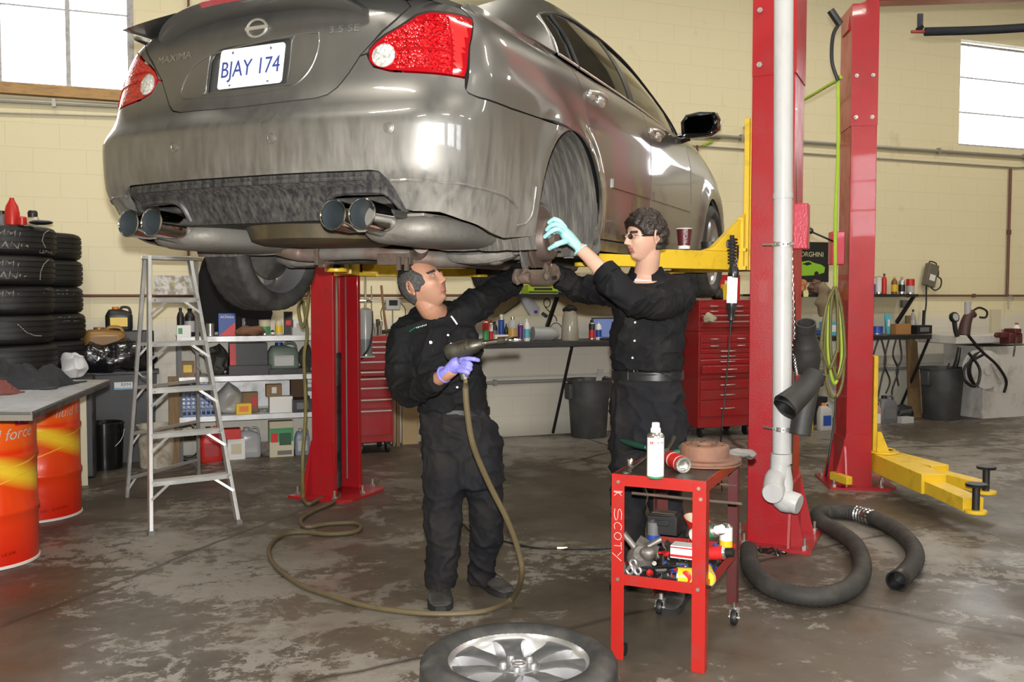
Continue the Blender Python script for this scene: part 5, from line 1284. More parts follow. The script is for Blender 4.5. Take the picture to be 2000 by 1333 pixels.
# shirt
sh = BM()
rs = [ringp(A(x, y, Y), hw, hd, .05, 0) for y, x, Y, hw, hd in ((822, 890, 4.44, .150, .112), (800, 887, 4.43, .160, .12), (760, 879, 4.41, .168, .125), (710, 870, 4.39, .172, .128), (670, 862, 4.40, .182, .122), (640, 856, 4.41, .178, .110))]
rs += [ringp(A(852, 618, 4.42), .135, .092, .05, .10), ringp(A(850, 606, 4.425), .088, .078, .05, .42), ringp(A(851, 602, 4.425), .070, .070, .05, .5)]
loft(sh, rs, caps=True)
tube(sh, arm_pts((812, 640, 4.40), (793, 655, 4.385), (781, 695, 4.36), (783, 740, 4.31), (795, 765, 4.26), (828, 757, 4.12), (858, 742, 4.00)), [.070, .076, .066, .062, .062, .056, .047], 18, 6)
tube(sh, arm_pts((885, 632, 4.41), (915, 606, 4.43), (960, 575, 4.56), (1000, 552, 4.69), (1018, 525, 4.80)), [.075, .078, .068, .062, .050], 18, 6)
p1.bk('work_shirt', sh, CLO1, voxel=.008, smooth_it=4, disp=wrinkle(7.5, .013, 3.0, (1, 1, 1.2), True))
# collar flaps, placket, pocket, snaps, pen, cuff
cb_ = BM(); nb = A(850, 603, 4.425)
def cring(k, r, dz, op=.62): a = -pi/2+op+(2*pi-2*op)*k/20; return nb+V((r*cos(a)*1.05, r*sin(a), dz-.055*max(0, -sin(a))))
loft(cb_, [[cring(k, .066, .035), cring(k, .074, .036), cring(k, .092, -.012), cring(k, .084, -.014)] for k in range(21)])
wobble(cb_, .006, 20); p1.add('collar', cb_, CLO1, smooth=60)
def chest(x, y, o_=.0): return A(x, y, 4.40-.128+.004+o_)
bm = BM()
for y, x in ((672, 881), (712, 886), (757, 893), (655, 875)): cyl(bm, chest(x, y, -.006), chest(x, y, .004), .0052, n=10)
p1.add('shirt_button', bm, mat('dark_snap', (.05, .05, .05), .3, .6))
bm = BM(); cyl(bm, chest(841, 669, -.012), chest(841, 669, .004), .0062, n=12); p1.add('pocket_snap', bm, mat('pearl_snap', (.6, .6, .66), .2, .5))
bm = BM(); cyl(bm, chest(883, 620, -.02), chest(893, 634, -.02), .0042, n=8); ball(bm, chest(882, 619, -.02), .005, 8, 6); p1.add('pocket_pen', bm, mat('white_pen', (.8, .8, .8), .3))
bm = BM(); tube(bm, [chest(800, 648, .010), chest(812, 640, -.002), chest(822, 637, -.008)], .004, 6, ry=.5); p1.add('embroidery', bm, mat('green_thread', (.01, .22, .10), .7))
bm = BM()
for k in range(6): q = chest(814+k*3.6, 640.5-k*1.1, -.008); box(bm, (0, 0, 0), (.004, .003, .006+.002*(k % 2)), T(q) @ rot(0, 20, 0))
p1.add('embroidered_text', bm, mat('white_thread', (.5, .5, .48), .7))
# trousers and belt
tr = BM()
loft(tr, [ringp(A(x, y, Y), hw, hd, .06) for y, x, Y, hw, hd in ((800, 888, 4.43, .158, .118), (830, 894, 4.44, .176, .128), (870, 900, 4.44, .188, .132), (915, 904, 4.44, .190, .130), (950, 906, 4.44, .182, .118))])
tube(tr, arm_pts((868, 860, 4.42), (866, 930, 4.40), (866, 1000, 4.38), (868, 1060, 4.37), (861, 1110, 4.37), (859, 1150, 4.37)), [.105, .100, .088, .080, .072, .070], 20, 6)
tube(tr, arm_pts((936, 860, 4.46), (944, 930, 4.47), (950, 995, 4.46), (950, 1045, 4.48), (944, 1085, 4.52), (938, 1122, 4.55), (937, 1136, 4.56)), [.105, .100, .084, .076, .070, .068, .066], 20, 6)
p1.bk('trousers', tr, CLO2, voxel=.009, smooth_it=4, disp=wrinkle(6.5, .014, 9.0, (1, 1, 1.1), True))
bm = BM(); rr = ringp(A(890, 803, 4.435), .162, .124, .06, 0, 40); loft(bm, [[p+V((0, 0, -.016)), p+V((0, 0, .016)), (p-A(890, 803, 4.435))*.95+A(890, 803, 4.435)+V((0, 0, .016)), (p-A(890, 803, 4.435))*.95+A(890, 803, 4.435)+V((0, 0, -.016))] for p in rr+rr[:1]], caps=False); p1.add('belt', bm, mat('black_belt_leather', (.012, .012, .013), .3), smooth=50)
boot(p1, atz(858, 1150), atz(861, 1196, 0), zt=.20, w=.056)
boot(p1, atz(925, 1131), atz(995, 1168, 0), zt=.22, w=.052, top=(.0, -.02, 0))
# purple glove on the gripping hand
gl = BM(); gw = A(872, 729, 3.955)
loft(gl, [ringp(gw, .036, .030, .4, 0, 18, 1.0, 0) for _ in (0,)]+[], caps=False) if False else None
tube(gl, arm_pts((866, 733, 3.97), (874, 728, 3.95), (884, 720, 3.94), (893, 712, 3.93), (900, 708, 3.925)), [.036, .034, .040, .043, .036], 18, 6, ry=.72)
finger(gl, arm_pts((901, 703, 3.92), (915, 701, 3.90), (926, 702, 3.895), (934, 704, 3.90)), .0115, .0085)
finger(gl, arm_pts((903, 708, 3.90), (913, 709, 3.875), (919, 713, 3.875), (916, 718, 3.895)), .0115, .009)
finger(gl, arm_pts((900, 716, 3.895), (911, 718, 3.87), (918, 721, 3.872), (914, 726, 3.895)), .0115, .009)
finger(gl, arm_pts((895, 724, 3.895), (906, 726, 3.875), (914, 729, 3.875), (911, 733, 3.895)), .0105, .0085)
finger(gl, arm_pts((886, 711, 3.965), (894, 703, 3.985), (905, 702, 3.985), (912, 706, 3.97)), .012, .0095)
ga = A(867, 732, 3.968); gd = (A(876, 727, 3.95)-ga)
lathe(gl, [(.030, -.002), (.0375, -.004), (.038, .001), (.035, .006)], 20, frame(ga, gd))
p1.bk('purple_glove', gl, PURP, voxel=.0026, smooth_it=2, disp=wrinkle(60, .0009, 1))

# air ratchet / impact gun held by the first mechanic
GUN = mat('oily_gunmetal', (.085, .08, .062), .35, .7, dirt=.6, dcol=(.20, .19, .15), dscale=14)
tl = thing('impact_wrench', 'oily gunmetal air impact wrench with a long chrome extension, held in the purple glove', 'power tool', A(905, 690, 3.93))
off = -V(tl.location); O_ = lambda *a, **k: None
def tadd(name, bm, m, **k):
    o = obj(name, bm, m, tl, **k); o.location = off; return o
g0 = A(874, 690, 3.95); g1 = A(932, 674, 3.90); gd = g1-g0; fr = frame(g0, gd); L = gd.length
bm = BM(); lathe(bm, [(.0, 0), (.030, .0), (.034, .006), (.035, .02), (.035, L*.68), (.037, L*.70), (.037, L*.76), (.033, L*.78), (.031, L*.95), (.022, L*1.05), (.020, L*1.22), (0, L*1.22)], 30, fr); tadd('motor_housing', bm, GUN, smooth=35)
h0 = A(899, 696, 3.94); h1 = A(909, 741, 3.93)
bm = BM(); tube(bm, [h0, h0.lerp(h1, .5)+V((-.004, 0, 0)), h1], [.020, .019, .018], 14, 5, ry=.8); cyl(bm, A(898, 692, 3.93), A(905, 694, 3.92), .012, n=10); tadd('grip', bm, GUN)
bm = BM(); cyl(bm, A(880, 705, 3.95), A(884, 699, 3.95), .008, n=10); tadd('air_regulator', bm, mat('red_knob', (.45, .02, .02), .4))
e0 = g0+gd*1.2; e1 = A(982, 665, 3.86); e2 = A(1008, 664, 3.87)
bm = BM(); tube(bm, [e0, e0.lerp(e1, .15), e0.lerp(e1, .18), e1], [.013, .012, .0095, .0095], 14, 1, raw=False); tadd('extension_bar', bm, CHROME)
bm = BM(); cyl(bm, e1-(e1-e0).normalized()*.02, e1+(e1-e0).normalized()*.012, .014, n=16); ball(bm, e1+(e1-e0).normalized()*.014, .0125, 12, 8); cyl(bm, e1+(e2-e1)*.2, e1+(e2-e1)*.45, .015, n=16); tadd('universal_joint', bm, GUN)
bm = BM(); d = (e2-e1).normalized(); lathe(bm, [(.009, 0), (.009, .016), (.013, .022), (.0135, .05), (.010, .05), (.009, .03), (0, .03)], 18, frame(e1.lerp(e2, .35), d), caps=False); tadd('socket', bm, CHROME)
bm = BM(); cyl(bm, h1, A(909, 750, 3.92), .009, n=10); cyl(bm, A(909, 752, 3.90), A(909, 760, 3.86), .011, n=12); tadd('air_fitting', bm, mat('brass_fitting', (.62, .50, .28), .28, .9))

# ---------------------------------------------------------------- second mechanic: in glasses, cyan glove on the hub
p2 = Person('tall dark-haired mechanic in wire glasses and black workwear, cyan glove on the brake hub', V((.66, 4.48, 0)))
H2 = headframe(at(1259, 463, 4.46), (-.90, -.40, -.05), 0) @ M.Rotation(R(-2), 4, 'Y') @ M.Scale(.97, 4)
IH2 = H2.inverted()
body_ = BM(); head_grid(body_, H2, nose=1.15, jaw=1.05)
for s in (-1, 1): ear(body_, H2, s)
nk = A(1262, 535, 4.52)
tube(body_, [H2 @ V((0, -.025, -.02)), H2 @ V((0, -.024, -.085)), nk, nk+V((0, .0, -.09))], [.054, .052, .058, .085], 20, 5)
tor2 = ((700, 1265, 4.50, .135, .09), (680, 1266, 4.50, .14, .10), (620, 1268, 4.50, .155, .105), (575, 1266, 4.51, .16, .10), (550, 1264, 4.52, .12, .08))
loft(body_, [ringp(A(x, y, Y), hw, hd, -.35) for y, x, Y, hw, hd in tor2])
armL2 = arm_pts((1322, 578, 4.42), (1285, 592, 4.22), (1228, 585, 4.04), (1190, 545, 4.05), (1150, 502, 4.10), (1130, 484, 4.12))
tube(body_, armL2, [.045, .043, .042, .040, .030, .0265], 16, 6)
armR2 = arm_pts((1212, 575, 4.58), (1165, 572, 4.68), (1125, 566, 4.74), (1090, 540, 4.66), (1062, 518, 4.60))
tube(body_, armR2, [.045, .043, .042, .036, .028], 14, 5)
ball(body_, A(1052, 512, 4.58), (.045, .026, .04), 14, 10)
for dx, dy in ((0, -8), (2, -3), (3, 3), (2, 8)): finger(body_, arm_pts((1050+dx, 510+dy, 4.58), (1040+dx, 505+dy, 4.56), (1036+dx, 508+dy, 4.53)), .009, .0075)
finger(body_, arm_pts((1058, 505, 4.56), (1056, 496, 4.53), (1050, 492, 4.51)), .010, .008)
for pts in (((1235, 800, 4.52), (1230, 960, 4.55), (1228, 1100, 4.58)), ((1300, 800, 4.46), (1302, 960, 4.42), (1312, 1125, 4.40))):
    tube(body_, arm_pts(*pts), [.075, .05, .04], 12, 5)
def sk2(c):
    q = IH2 @ c
    if q.y > .05 and abs(q.x) < .023 and -.073 < q.z < -.050: return 1
    if q.y > .04 and .019 < q.z < .030 and .010 < abs(q.x) < .050: return 2
    return 0
ob = p2.bk('body', body_, [SKIN2, LIP, BROW], voxel=.0032, smooth_it=1, matfn=sk2)
for s in (-1, 1):
    b = eye(ob, H2, s, M(), (0, 1, -.02)); bmesh.ops.recalc_face_normals(b, faces=b.faces); obj('eyelid', b, SKIN2, ob)
def mask2(th, ph, p):
    hair = sst(.062, .040, p.y-.03*sst(.02, .07, p.z)-(0 if p.z > .0 else -.05))
    if p.z > .062: hair = max(hair, sst(.058, .074, p.z))
    low = sst(-.072, -.05, p.z) if p.y < -.025 else sst(-.012, .012, p.z)
    return hair*low
hb = BM(); hair_cap(hb, H2, .021, mask2, amp=.010, sc=48)
p2.add('hair', hb, HAIRB, smooth=180)
# glasses
bm = BM(); WIRE = mat('thin_gold_wire', (.55, .42, .30), .25, .9)
for s in (-1, 1):
    tube(bm, [H2 @ V((s*.031+.021*cos(a*pi/8), .1005-abs(s*.031+.021*cos(a*pi/8))*.10, .004+.013*sin(a*pi/8))) for a in range(16)], .0011, 6, 1, closed=True)
    tube(bm, [H2 @ V((s*.052, .094, .008)), H2 @ V((s*.070, .075, .010)), H2 @ V((s*.083, .0, .010)), H2 @ V((s*.078, -.015, -.002))], .0014, 6, 4)
tube(bm, [H2 @ V((-.011, .101, .006)), H2 @ V((0, .106, .009)), H2 @ V((.011, .101, .006))], .0012, 6)
gf = p2.add('eyeglasses', bm, WIRE)
for s in (-1, 1):
    bm = BM(); c = [H2 @ V((s*.031+.020*cos(a*pi/10), .1005-abs(s*.031)*.10, .004+.0125*sin(a*pi/10))) for a in range(20)]
    f = [bm.verts.new(p) for p in c]; bm.faces.new(f); f2 = [bm.verts.new(p+(H2.to_3x3() @ V((0, .0012, 0)))) for p in c]; bm.faces.new(f2[::-1])
    for k in range(20): bm.faces.new((f[k], f[(k+1) % 20], f2[(k+1) % 20], f2[k]))
    obj('lens', bm, mat('spectacle_glass', (.96, .97, .97), .02, trans=1.0, ior=1.08), gf, smooth=0)
# white undershirt
bm = BM(); tube(bm, [nk+V((.062*cos(a*pi/10), .060*sin(a*pi/10)-.002, -.026+.022*sin(a*pi/10))) for a in range(20)], .018, 8, 1, closed=True); p2.add('undershirt', bm, mat('white_cotton', (.72, .72, .72), .8))
sh = BM()
rs = [ringp(A(x, y, Y), hw, hd, -.35, 0) for y, x, Y, hw, hd in ((722, 1263, 4.49, .168, .130), (704, 1262, 4.49, .170, .132), (690, 1263, 4.49, .166, .13), (650, 1266, 4.49, .172, .132), (610, 1269, 4.49, .182, .132), (580, 1270, 4.495, .188, .122), (556, 1268, 4.51, .168, .102))]
rs += [ringp(A(1264, 543, 4.52), .120, .098, -.35, .2), ringp(A(1263, 536, 4.525), .082, .080, -.35, .45)]
loft(sh, rs)
tube(sh, arm_pts((1318, 568, 4.48), (1322, 582, 4.40), (1285, 592, 4.22), (1240, 588, 4.06), (1212, 566, 4.02), (1186, 536, 4.045)), [.080, .080, .072, .066, .064, .062], 20, 7)
tube(sh, arm_pts((1225, 572, 4.54), (1200, 568, 4.60), (1160, 566, 4.68), (1124, 562, 4.73), (1092, 540, 4.665), (1074, 527, 4.63)), [.075, .076, .068, .064, .056, .050], 20, 6)
def SD2(c): return 0
SHD = mat('dusty_black_work_cotton', (.0065, .0065, .0075), .8, dirt=.9, dcol=(.028, .026, .025), dscale=4.5, bump=.25, bscale=220, spec=.25, lo=.52, hi=.72)
p2.bk('work_shirt', sh, SHD, voxel=.008, smooth_it=4, disp=wrinkle(7.5, .013, 23.0, (1, 1, 1.2), True))
cb_ = BM(); nb = A(1263, 538, 4.525)
def cring2(k, r, dz, op=.50): a = -pi/2-.35+op+(2*pi-2*op)*k/20; return nb+V((r*cos(a)*1.05, r*sin(a), dz-.045*max(0, -sin(a+.35))))
loft(cb_, [[cring2(k, .064, .040), cring2(k, .072, .041), cring2(k, .094, -.010), cring2(k, .084, -.014)] for k in range(21)])
wobble(cb_, .006, 20); p2.add('collar', cb_, SHD, smooth=60)
bm = BM()
for x, y in ((1242, 594), (1240, 630), (1239, 666), (1235, 699), (1262, 593)): q = A(x, y, 4.375); cyl(bm, q+V((0, -.008, 0)), q+V((0, .01, 0)), .0052, n=10)
p2.add('shirt_button', bm, mat('bright_snap', (.35, .35, .38), .25, .7))
bm = BM(); q = A(1184, 534, 4.04); d = (A(1170, 519, 4.06)-q); lathe(bm, [(.046, -.03), (.058, -.028), (.058, .018), (.054, .020), (.046, .014)], 26, frame(q, d), caps=False); wobble(bm, .004, 25); p2.add('sleeve_cuff', bm, SHD, smooth=60)
tr = BM()
loft(tr, [ringp(A(x, y, Y), hw, hd, -.35) for y, x, Y, hw, hd in ((722, 1264, 4.49, .155, .118), (750, 1265, 4.49, .168, .126), (800, 1266, 4.49, .180, .130), (845, 1266, 4.49, .176, .124), (870, 1266, 4.49, .165, .11))])
tube(tr, arm_pts((1235, 800, 4.52), (1229, 870, 4.53), (1228, 960, 4.55), (1228, 1040, 4.57), (1229, 1120, 4.58), (1229, 1142, 4.58)), [.105, .095, .082, .074, .070, .072], 20, 6)
tube(tr, arm_pts((1298, 800, 4.46), (1302, 870, 4.45), (1300, 960, 4.42), (1306, 1040, 4.41), (1314, 1130, 4.40), (1316, 1160, 4.40)), [.105, .098, .085, .078, .072, .074], 20, 6)
p2.bk('trousers', tr, CLO2, voxel=.009, smooth_it=4, disp=wrinkle(6.5, .014, 31.0, (1, 1, 1.1), True))
bc = A(1265, 732, 4.49); rr = ringp(bc, .170, .131, -.35, 0, 44)
bm = BM(); loft(bm, [[p+V((0, 0, -.019)), p+V((0, 0, .019)), (p-bc)*.95+bc+V((0, 0, .019)), (p-bc)*.95+bc+V((0, 0, -.019))] for p in rr+rr[:1]], caps=False); belt = p2.add('belt', bm, MATS['black_belt_leather'], smooth=50)
bm = BM(); q = A(1236, 733, 4.395)
tube(bm, [q+V((dx*.022, 0, dz*.024)) for dx, dz in ((-1, -1), (1, -1), (1, 1), (-1, 1))], .004, 6, 1, closed=True, raw=True); box(bm, (0, 0, 0), (.004, .004, .048), T(q+V((.004, -.003, 0)))); obj('buckle', bm, CHROME, belt)
bm = BM(); q0_, q1_ = A(1245, 733, 4.372), A(1302, 731, 4.365); tube(bm, [q0_, q0_.lerp(q1_, .5)+V((0, -.004, 0)), q0_.lerp(q1_, .92), q1_], [.018, .018, .016, .005], 10, 5, ry=.22) ; obj('belt_end', bm, mat('worn_shiny_belt_end', (.05, .05, .055), .25), belt)
boot(p2, atz(1238, 1128), atz(1205, 1158, 0), zt=.18, w=.050)
boot(p2, atz(1338, 1160), atz(1302, 1202, 0), zt=.17, w=.052)
# cyan glove
gl = BM()
tube(gl, arm_pts((1134, 489, 4.115), (1128, 481, 4.12), (1118, 471, 4.125), (1108, 461, 4.13), (1101, 452, 4.135)), [.034, .033, .040, .044, .036], 18, 6, ry=.62)
finger(gl, arm_pts((1104, 447, 4.12), (1094, 434, 4.13), (1082, 429, 4.13), (1072, 435, 4.14)), .0125, .0092)
finger(gl, arm_pts((1102, 450, 4.115), (1091, 440, 4.10), (1078, 440, 4.09), (1068, 449, 4.11)), .0125, .0092)
finger(gl, arm_pts((1101, 455, 4.11), (1090, 448, 4.075), (1077, 452, 4.07), (1064, 463, 4.09)), .0125, .0092)
finger(gl, arm_pts((1102, 460, 4.16), (1090, 452, 4.18), (1079, 455, 4.19), (1070, 462, 4.19)), .0115, .0088)
finger(gl, arm_pts((1112, 470, 4.11), (1100, 473, 4.07), (1087, 478, 4.055), (1073, 486, 4.08)), .0145, .0095)
ga = A(1134, 489, 4.115); gd = A(1126, 479, 4.12)-ga
lathe(gl, [(.029, -.002), (.036, -.004), (.0365, .001), (.034, .006)], 20, frame(ga, gd))
p2.bk('cyan_glove', gl, CYAN, voxel=.0026, smooth_it=2, disp=wrinkle(60, .0009, 5))
# ================================================================ foreground: loose wheel, red cart, ladder, drum table
FW = thing('wheel', 'loose silver seven-spoke alloy wheel with its tyre lying flat on the floor', 'wheel', atz(1013, 1281, .235)*1.0)
FW.location.z = 0
bm = BM(); tyre(bm, m=T(0, 0, .124)); obj('tyre', bm, RUB, FW, smooth=40)
TREAD = None
rim(FW, T(0, 0, .124), face=.088, a0=99)
bm = BM(); cyl(bm, (-.20, -.04, .155), (-.185, -.05, .195), .005, n=8); obj('valve_stem', bm, BRUB, FW)
CART = V((.389, 3.67, 0)); CR = LROT
cart = thing('tool_cart', 'red angle-iron tool cart on casters with chalked letters on its front leg', 'cart', CART, CR)
CRED = mat('bright_red_cart_paint', (.36, .014, .010), .38, dirt=.65, dcol=(.09, .03, .025), dscale=7, coat=.15, lo=.52, hi=.72)
CDRK = mat('rear_leg_dark_red', (.09, .015, .015), .4, dirt=.6, dcol=(.03, .02, .02), dscale=9)  # darker red used on the two rear legs only
TRAY = mat('oily_steel_tray', (.045, .036, .032), .35, .4, dirt=.7, dcol=(.09, .06, .045), dscale=9)
CW, CD_, CH = .372, .640, .735
def angle_leg(x, y, sx, sy, z0, z1, m_, w=.052, t_=.004):
    bm = BM(); box(bm, (x+sx*w/2, y+sy*t_/2, (z0+z1)/2), (w, t_, z1-z0)); box(bm, (x+sx*t_/2, y+sy*(w/2+t_/2), (z0+z1)/2), (t_, w, z1-z0)); return bm
for x, y, sx, sy, z0, m_ in ((0, 0, 1, 1, .0, CRED), (CW, 0, -1, 1, 0.0, CRED), (0, CD_, 1, -1, .075, CDRK), (CW, CD_, -1, -1, .075, CDRK)):
    l = obj('leg', angle_leg(x, y, sx, sy, z0, CH, m_), m_, cart, smooth=0, bevel=.0012)
for x, y in ((.02, CD_-.02), (CW-.02, CD_-.02), (.035, .05), (CW-.02, .09)):
    if y > .3:
        bm = BM(); lathe(bm, [(.012, -.012), (.030, -.012), (.032, -.008), (.032, .008), (.030, .012), (.012, .012)], 24, T(x+.012, y-.03, .032) @ rot(0, 90, 0)); w_ = obj('caster_wheel', bm, BRUB, cart)
        bm = BM(); box(bm, (x+.012, y-.012, .06), (.034, .05, .004)); box(bm, (x-.006, y-.022, .045), (.003, .028, .035)); box(bm, (x+.030, y-.022, .045), (.003, .028, .035)); cyl(bm, (x-.012, y-.03, .032), (x+.036, y-.03, .032), .005, n=8); cyl(bm, (x+.012, y-.012, .06), (x+.012, y-.012, .09), .010, n=8); obj('caster_fork', bm, GALV, w_)
    else:
        bm = BM(); lathe(bm, [(.010, -.011), (.026, -.011), (.026, .011), (.010, .011)], 20, T(x, y, .026) @ rot(0, 90, 0)); obj('caster_wheel', bm, BRUB, cart) if x < .1 else bm.free()
def tray(z, zt=.032):
    bm = BM(); box(bm, (CW/2, .003, z+zt/2), (CW-.02, .004, zt)); box(bm, (CW/2, CD_-.003, z+zt/2), (CW-.02, .004, zt)); box(bm, (.003, CD_/2, z+zt/2), (.004, CD_-.02, zt)); box(bm, (CW-.003, CD_/2, z+zt/2), (.004, CD_-.02, zt)); o = obj('shelf_rim', bm, CRED, cart, smooth=0)
    bm = BM(); box(bm, (CW/2, CD_/2, z+.004), (CW-.01, CD_-.01, .004)); obj('shelf', bm, TRAY, cart, smooth=0)
tray(CH-.045, .045); tray(.300, .042)
# top plate is level with the rim
bm = BM(); box(bm, (CW/2, CD_/2, CH-.003), (CW-.008, CD_-.008, .004)); obj('top_plate', bm, TRAY, cart, smooth=0)
bm = BM(); cyl(bm, (-.01, .30, .60), (CW+.08, .28, .60), .006, n=8); cyl(bm, (.10, CD_, .60), (CW, CD_, .60), .005, n=8); obj('rod', bm, RUSTY, cart)
for x, z in ((.028, CH-.03), (CW-.028, CH-.03), (CW-.02, CH-.07), (.028, .32), (CW-.028, .32)):
    bm = BM(); cyl(bm, (x, -.004, z), (x, .0, z), .007, n=10); obj('bolt', bm, ZINC, cart)
CHALK = mat('white_chalk', (.62, .55, .50), .9)
bm = BM()
# chalk letters S C O T Y and a small mark, written down the leg
LET = {'S': [[(.9, .95), (.4, 1), (.05, .8), (.2, .55), (.8, .45), (.95, .2), (.5, 0), (.05, .1)]], 'C': [[(.95, .9), (.5, 1), (.1, .7), (.05, .3), (.4, 0), (.9, .1)]], 'O': [[(.5, 1), (.1, .8), (.05, .3), (.5, 0), (.9, .3), (.9, .75), (.5, 1)]], 'T': [[(.0, .95), (1, 1)], [(.5, .98), (.52, 0)]], 'Y': [[(.0, 1), (.45, .5)], [(1, 1), (.2, -.25)]], 'K': [[(.1, 1), (.1, 0)], [(.8, 1), (.15, .5), (.9, 0)], [(-.15, 1.1), (-.1, -.1)]]}
for ch_, z0, hh, ww in (('K', .665, .018, .020), ('S', .600, .048, .034), ('C', .545, .030, .030), ('O', .505, .030, .030), ('T', .468, .030, .028), ('Y', .430, .036, .030)):
    for st_ in LET[ch_]: tube(bm, [V((.012+hh*0+(.030-.030)+u_[1]*.030, -.0012, z0-u_[0]*hh)) for u_ in st_], .0011, 5, 4)
obj('chalk_lettering', bm, CHALK, cart, smooth=0)
def on_cart(x, y, z=None): return CART+(M.Rotation(CR, 3, 'Z') @ V((x, y, CH if z is None else z)))
def cpx(x, y, z=CH): return atz(x, y, z)      # point of a horizontal plane
# brake disc and hat lying on the cart
q = cpx(1376, 905); bd = thing('brake_rotor', 'rusty brown brake rotor lying hat-up on the far end of the red cart', 'brake disc', q)
rd = .150; bm = BM(); m_ = M.Scale(1.0, 4)
lathe(bm, [(.055, .002), (rd, .002), (rd, .009), (rd-.010, .009), (rd-.010, .015), (rd, .015), (rd, .022), (.104, .023), (.100, .027), (.100, .072), (.096, .078), (.090, .080), (.040, .080), (.036, .078), (.036, .02), (.055, .02)], 64, m_, caps=False); obj('rotor_body', bm, mat('rusty_brown_disc', (.23, .11, .07), .75, .1, dirt=.8, dcol=(.14, .09, .07), dscale=11, bump=.3, bscale=60), bd, smooth=40)
bm = BM()
for k in range(5): a = R(20+72*k); lathe(bm, [(.007, 0), (.007, .0012), (0, .0012)], 10, T(.057*cos(a), .057*sin(a), .0798))
for k in range(9): a = R(40*k); lathe(bm, [(.004, 0), (.004, .0018), (0, .0018)], 8, T(.080*cos(a), .080*sin(a), .0798))
obj('bolt_holes', bm, BLKSH, bd)
def spray_can(name, label, cat, loc, r, h, cols, cap=None, m0=None, group=None, dome=True, lie=None, n=24, capr=.6):
    """cylindrical can: cols = [(height fraction, material), ...] bands bottom to top"""
    t = thing(name, label, cat, loc, 0, group); base_ = lie or M()
    mats_ = []; prof = [(r*.93, 0), (r, .003)]; mis = [0]
    metal = MATS['tin_rim']
    mats_.append(metal); z = .003
    for fz, m_ in cols:
        if m_ not in mats_: mats_.append(m_)
        mis.append(mats_.index(m_)); z = h*fz; prof.append((r, z))
    if dome: prof += [(r*1.03, z+.001), (r*1.03, z+.004), (r*.80, z+.014), (r*.48, z+.022), (r*.46, z+.026)]; mis += [0]*5
    else: prof += [(r*1.02, z+.001), (r*1.02, z+.004), (r*.94, z+.004), (r*.94, z+.001), (0, z+.001)]; mis += [0]*5
    bm = BM(); lathe(bm, prof, n, base_, mis=mis+[0]*(len(prof)-len(mis))); obj('can_body', bm, mats_, t, smooth=40)
    if cap:
        bm = BM(); zt = prof[-1][1]; lathe(bm, [(r*capr, zt-.012), (r*capr, zt+.008), (r*capr*.8, zt+.010), (r*capr*.75, zt+.028), (r*capr*.6, zt+.030), (0, zt+.030)] if dome else [(r*.7, zt), (r*.7, zt+.012), (0, zt+.012)], n, base_); obj('cap', bm, cap, t)
    return t
mat('tin_rim', (.55, .54, .50), .25, .9)
WHT = mat('white_label', (.74, .74, .72), .4); RDL = mat('red_label', (.55, .02, .02), .4); BLK = mat('black_label', (.012, .012, .013), .4); BLU = mat('blue_label', (.02, .06, .30), .4)
GRN = mat('green_label', (.05, .26, .10), .45); YLW = mat('yellow_label', (.72, .48, .02), .4); SIL = mat('silver_can', (.42, .41, .38), .3, .8); PUR = mat('purple_label', (.09, .02, .16), .4); ORG = mat('orange_label', (.72, .20, .01), .4); GOLD = mat('gold_jug_plastic', (.26, .14, .045), .4, .3); CREAM = mat('cream_plastic', (.55, .50, .36), .5); BRN = mat('brown_cardboard', (.30, .19, .10), .8, dirt=.5, dcol=(.2, .12, .06)); GRY = mat('grey_plastic', (.14, .14, .145), .5); LGR = mat('light_grey_plastic', (.42, .42, .42), .5); TEAL = mat('teal_label', (.10, .42, .50), .4)
WHC = mat('white_cap', (.8, .8, .8), .3)
q = cpx(1280, 934); can = spray_can('spray_can', 'tall white spray can with a white nozzle standing on the front of the red cart', 'spray can', q, .0325, .165, [(.06, GRN), (.95, WHT)], WHC)
bm = BM(); text_bm(bm, 'WÜRTH', .013, lambda c: V(((.0333)*sin(c.x/.033+.12), -(.0333)*cos(c.x/.033+.12), .138+c.y)), .0002); obj('can_lettering', bm, BLK, can, smooth=0)
bm = BM()
for dx in (-.0035, .0035): a = -.62+dx*30; box(bm, (0, 0, 0), (.0045, .001, .010), T(.0333*sin(a), -.0333*cos(a), .138) @ M.Rotation(a, 4, 'Z'))
obj('can_emblem', bm, RDL, can, smooth=0)
a = cpx(1297, 905)+V((0, 0, .032)); b = cpx(1335, 925)+V((0, 0, .032))
mm = frame(b, a-b); t = thing('spray_can', 'red and white spray can lying on its side on the cart, silver bottom facing out', 'spray can', b)
mm = M.Translation(-b) @ mm
bm = BM(); lathe(bm, [(.026, .006), (.029, .0), (.0315, .0), (.0325, .004), (.0325, .022), (.0325, .030), (.0325, .10), (.0325, .112), (.0325, .15), (.02, .165), (.012, .17), (0, .17)], 28, mm, caps=False, mis=[0, 0, 0, 1, 2, 1, 2, 1, 0, 0, 0]); bmesh.ops.create_circle; lathe(bm, [(.026, .006), (.018, .013), (0, .016)], 28, mm, caps=False, mi=0); obj('can_body', bm, [MATS['tin_rim'], RDL, WHT], t, smooth=40)
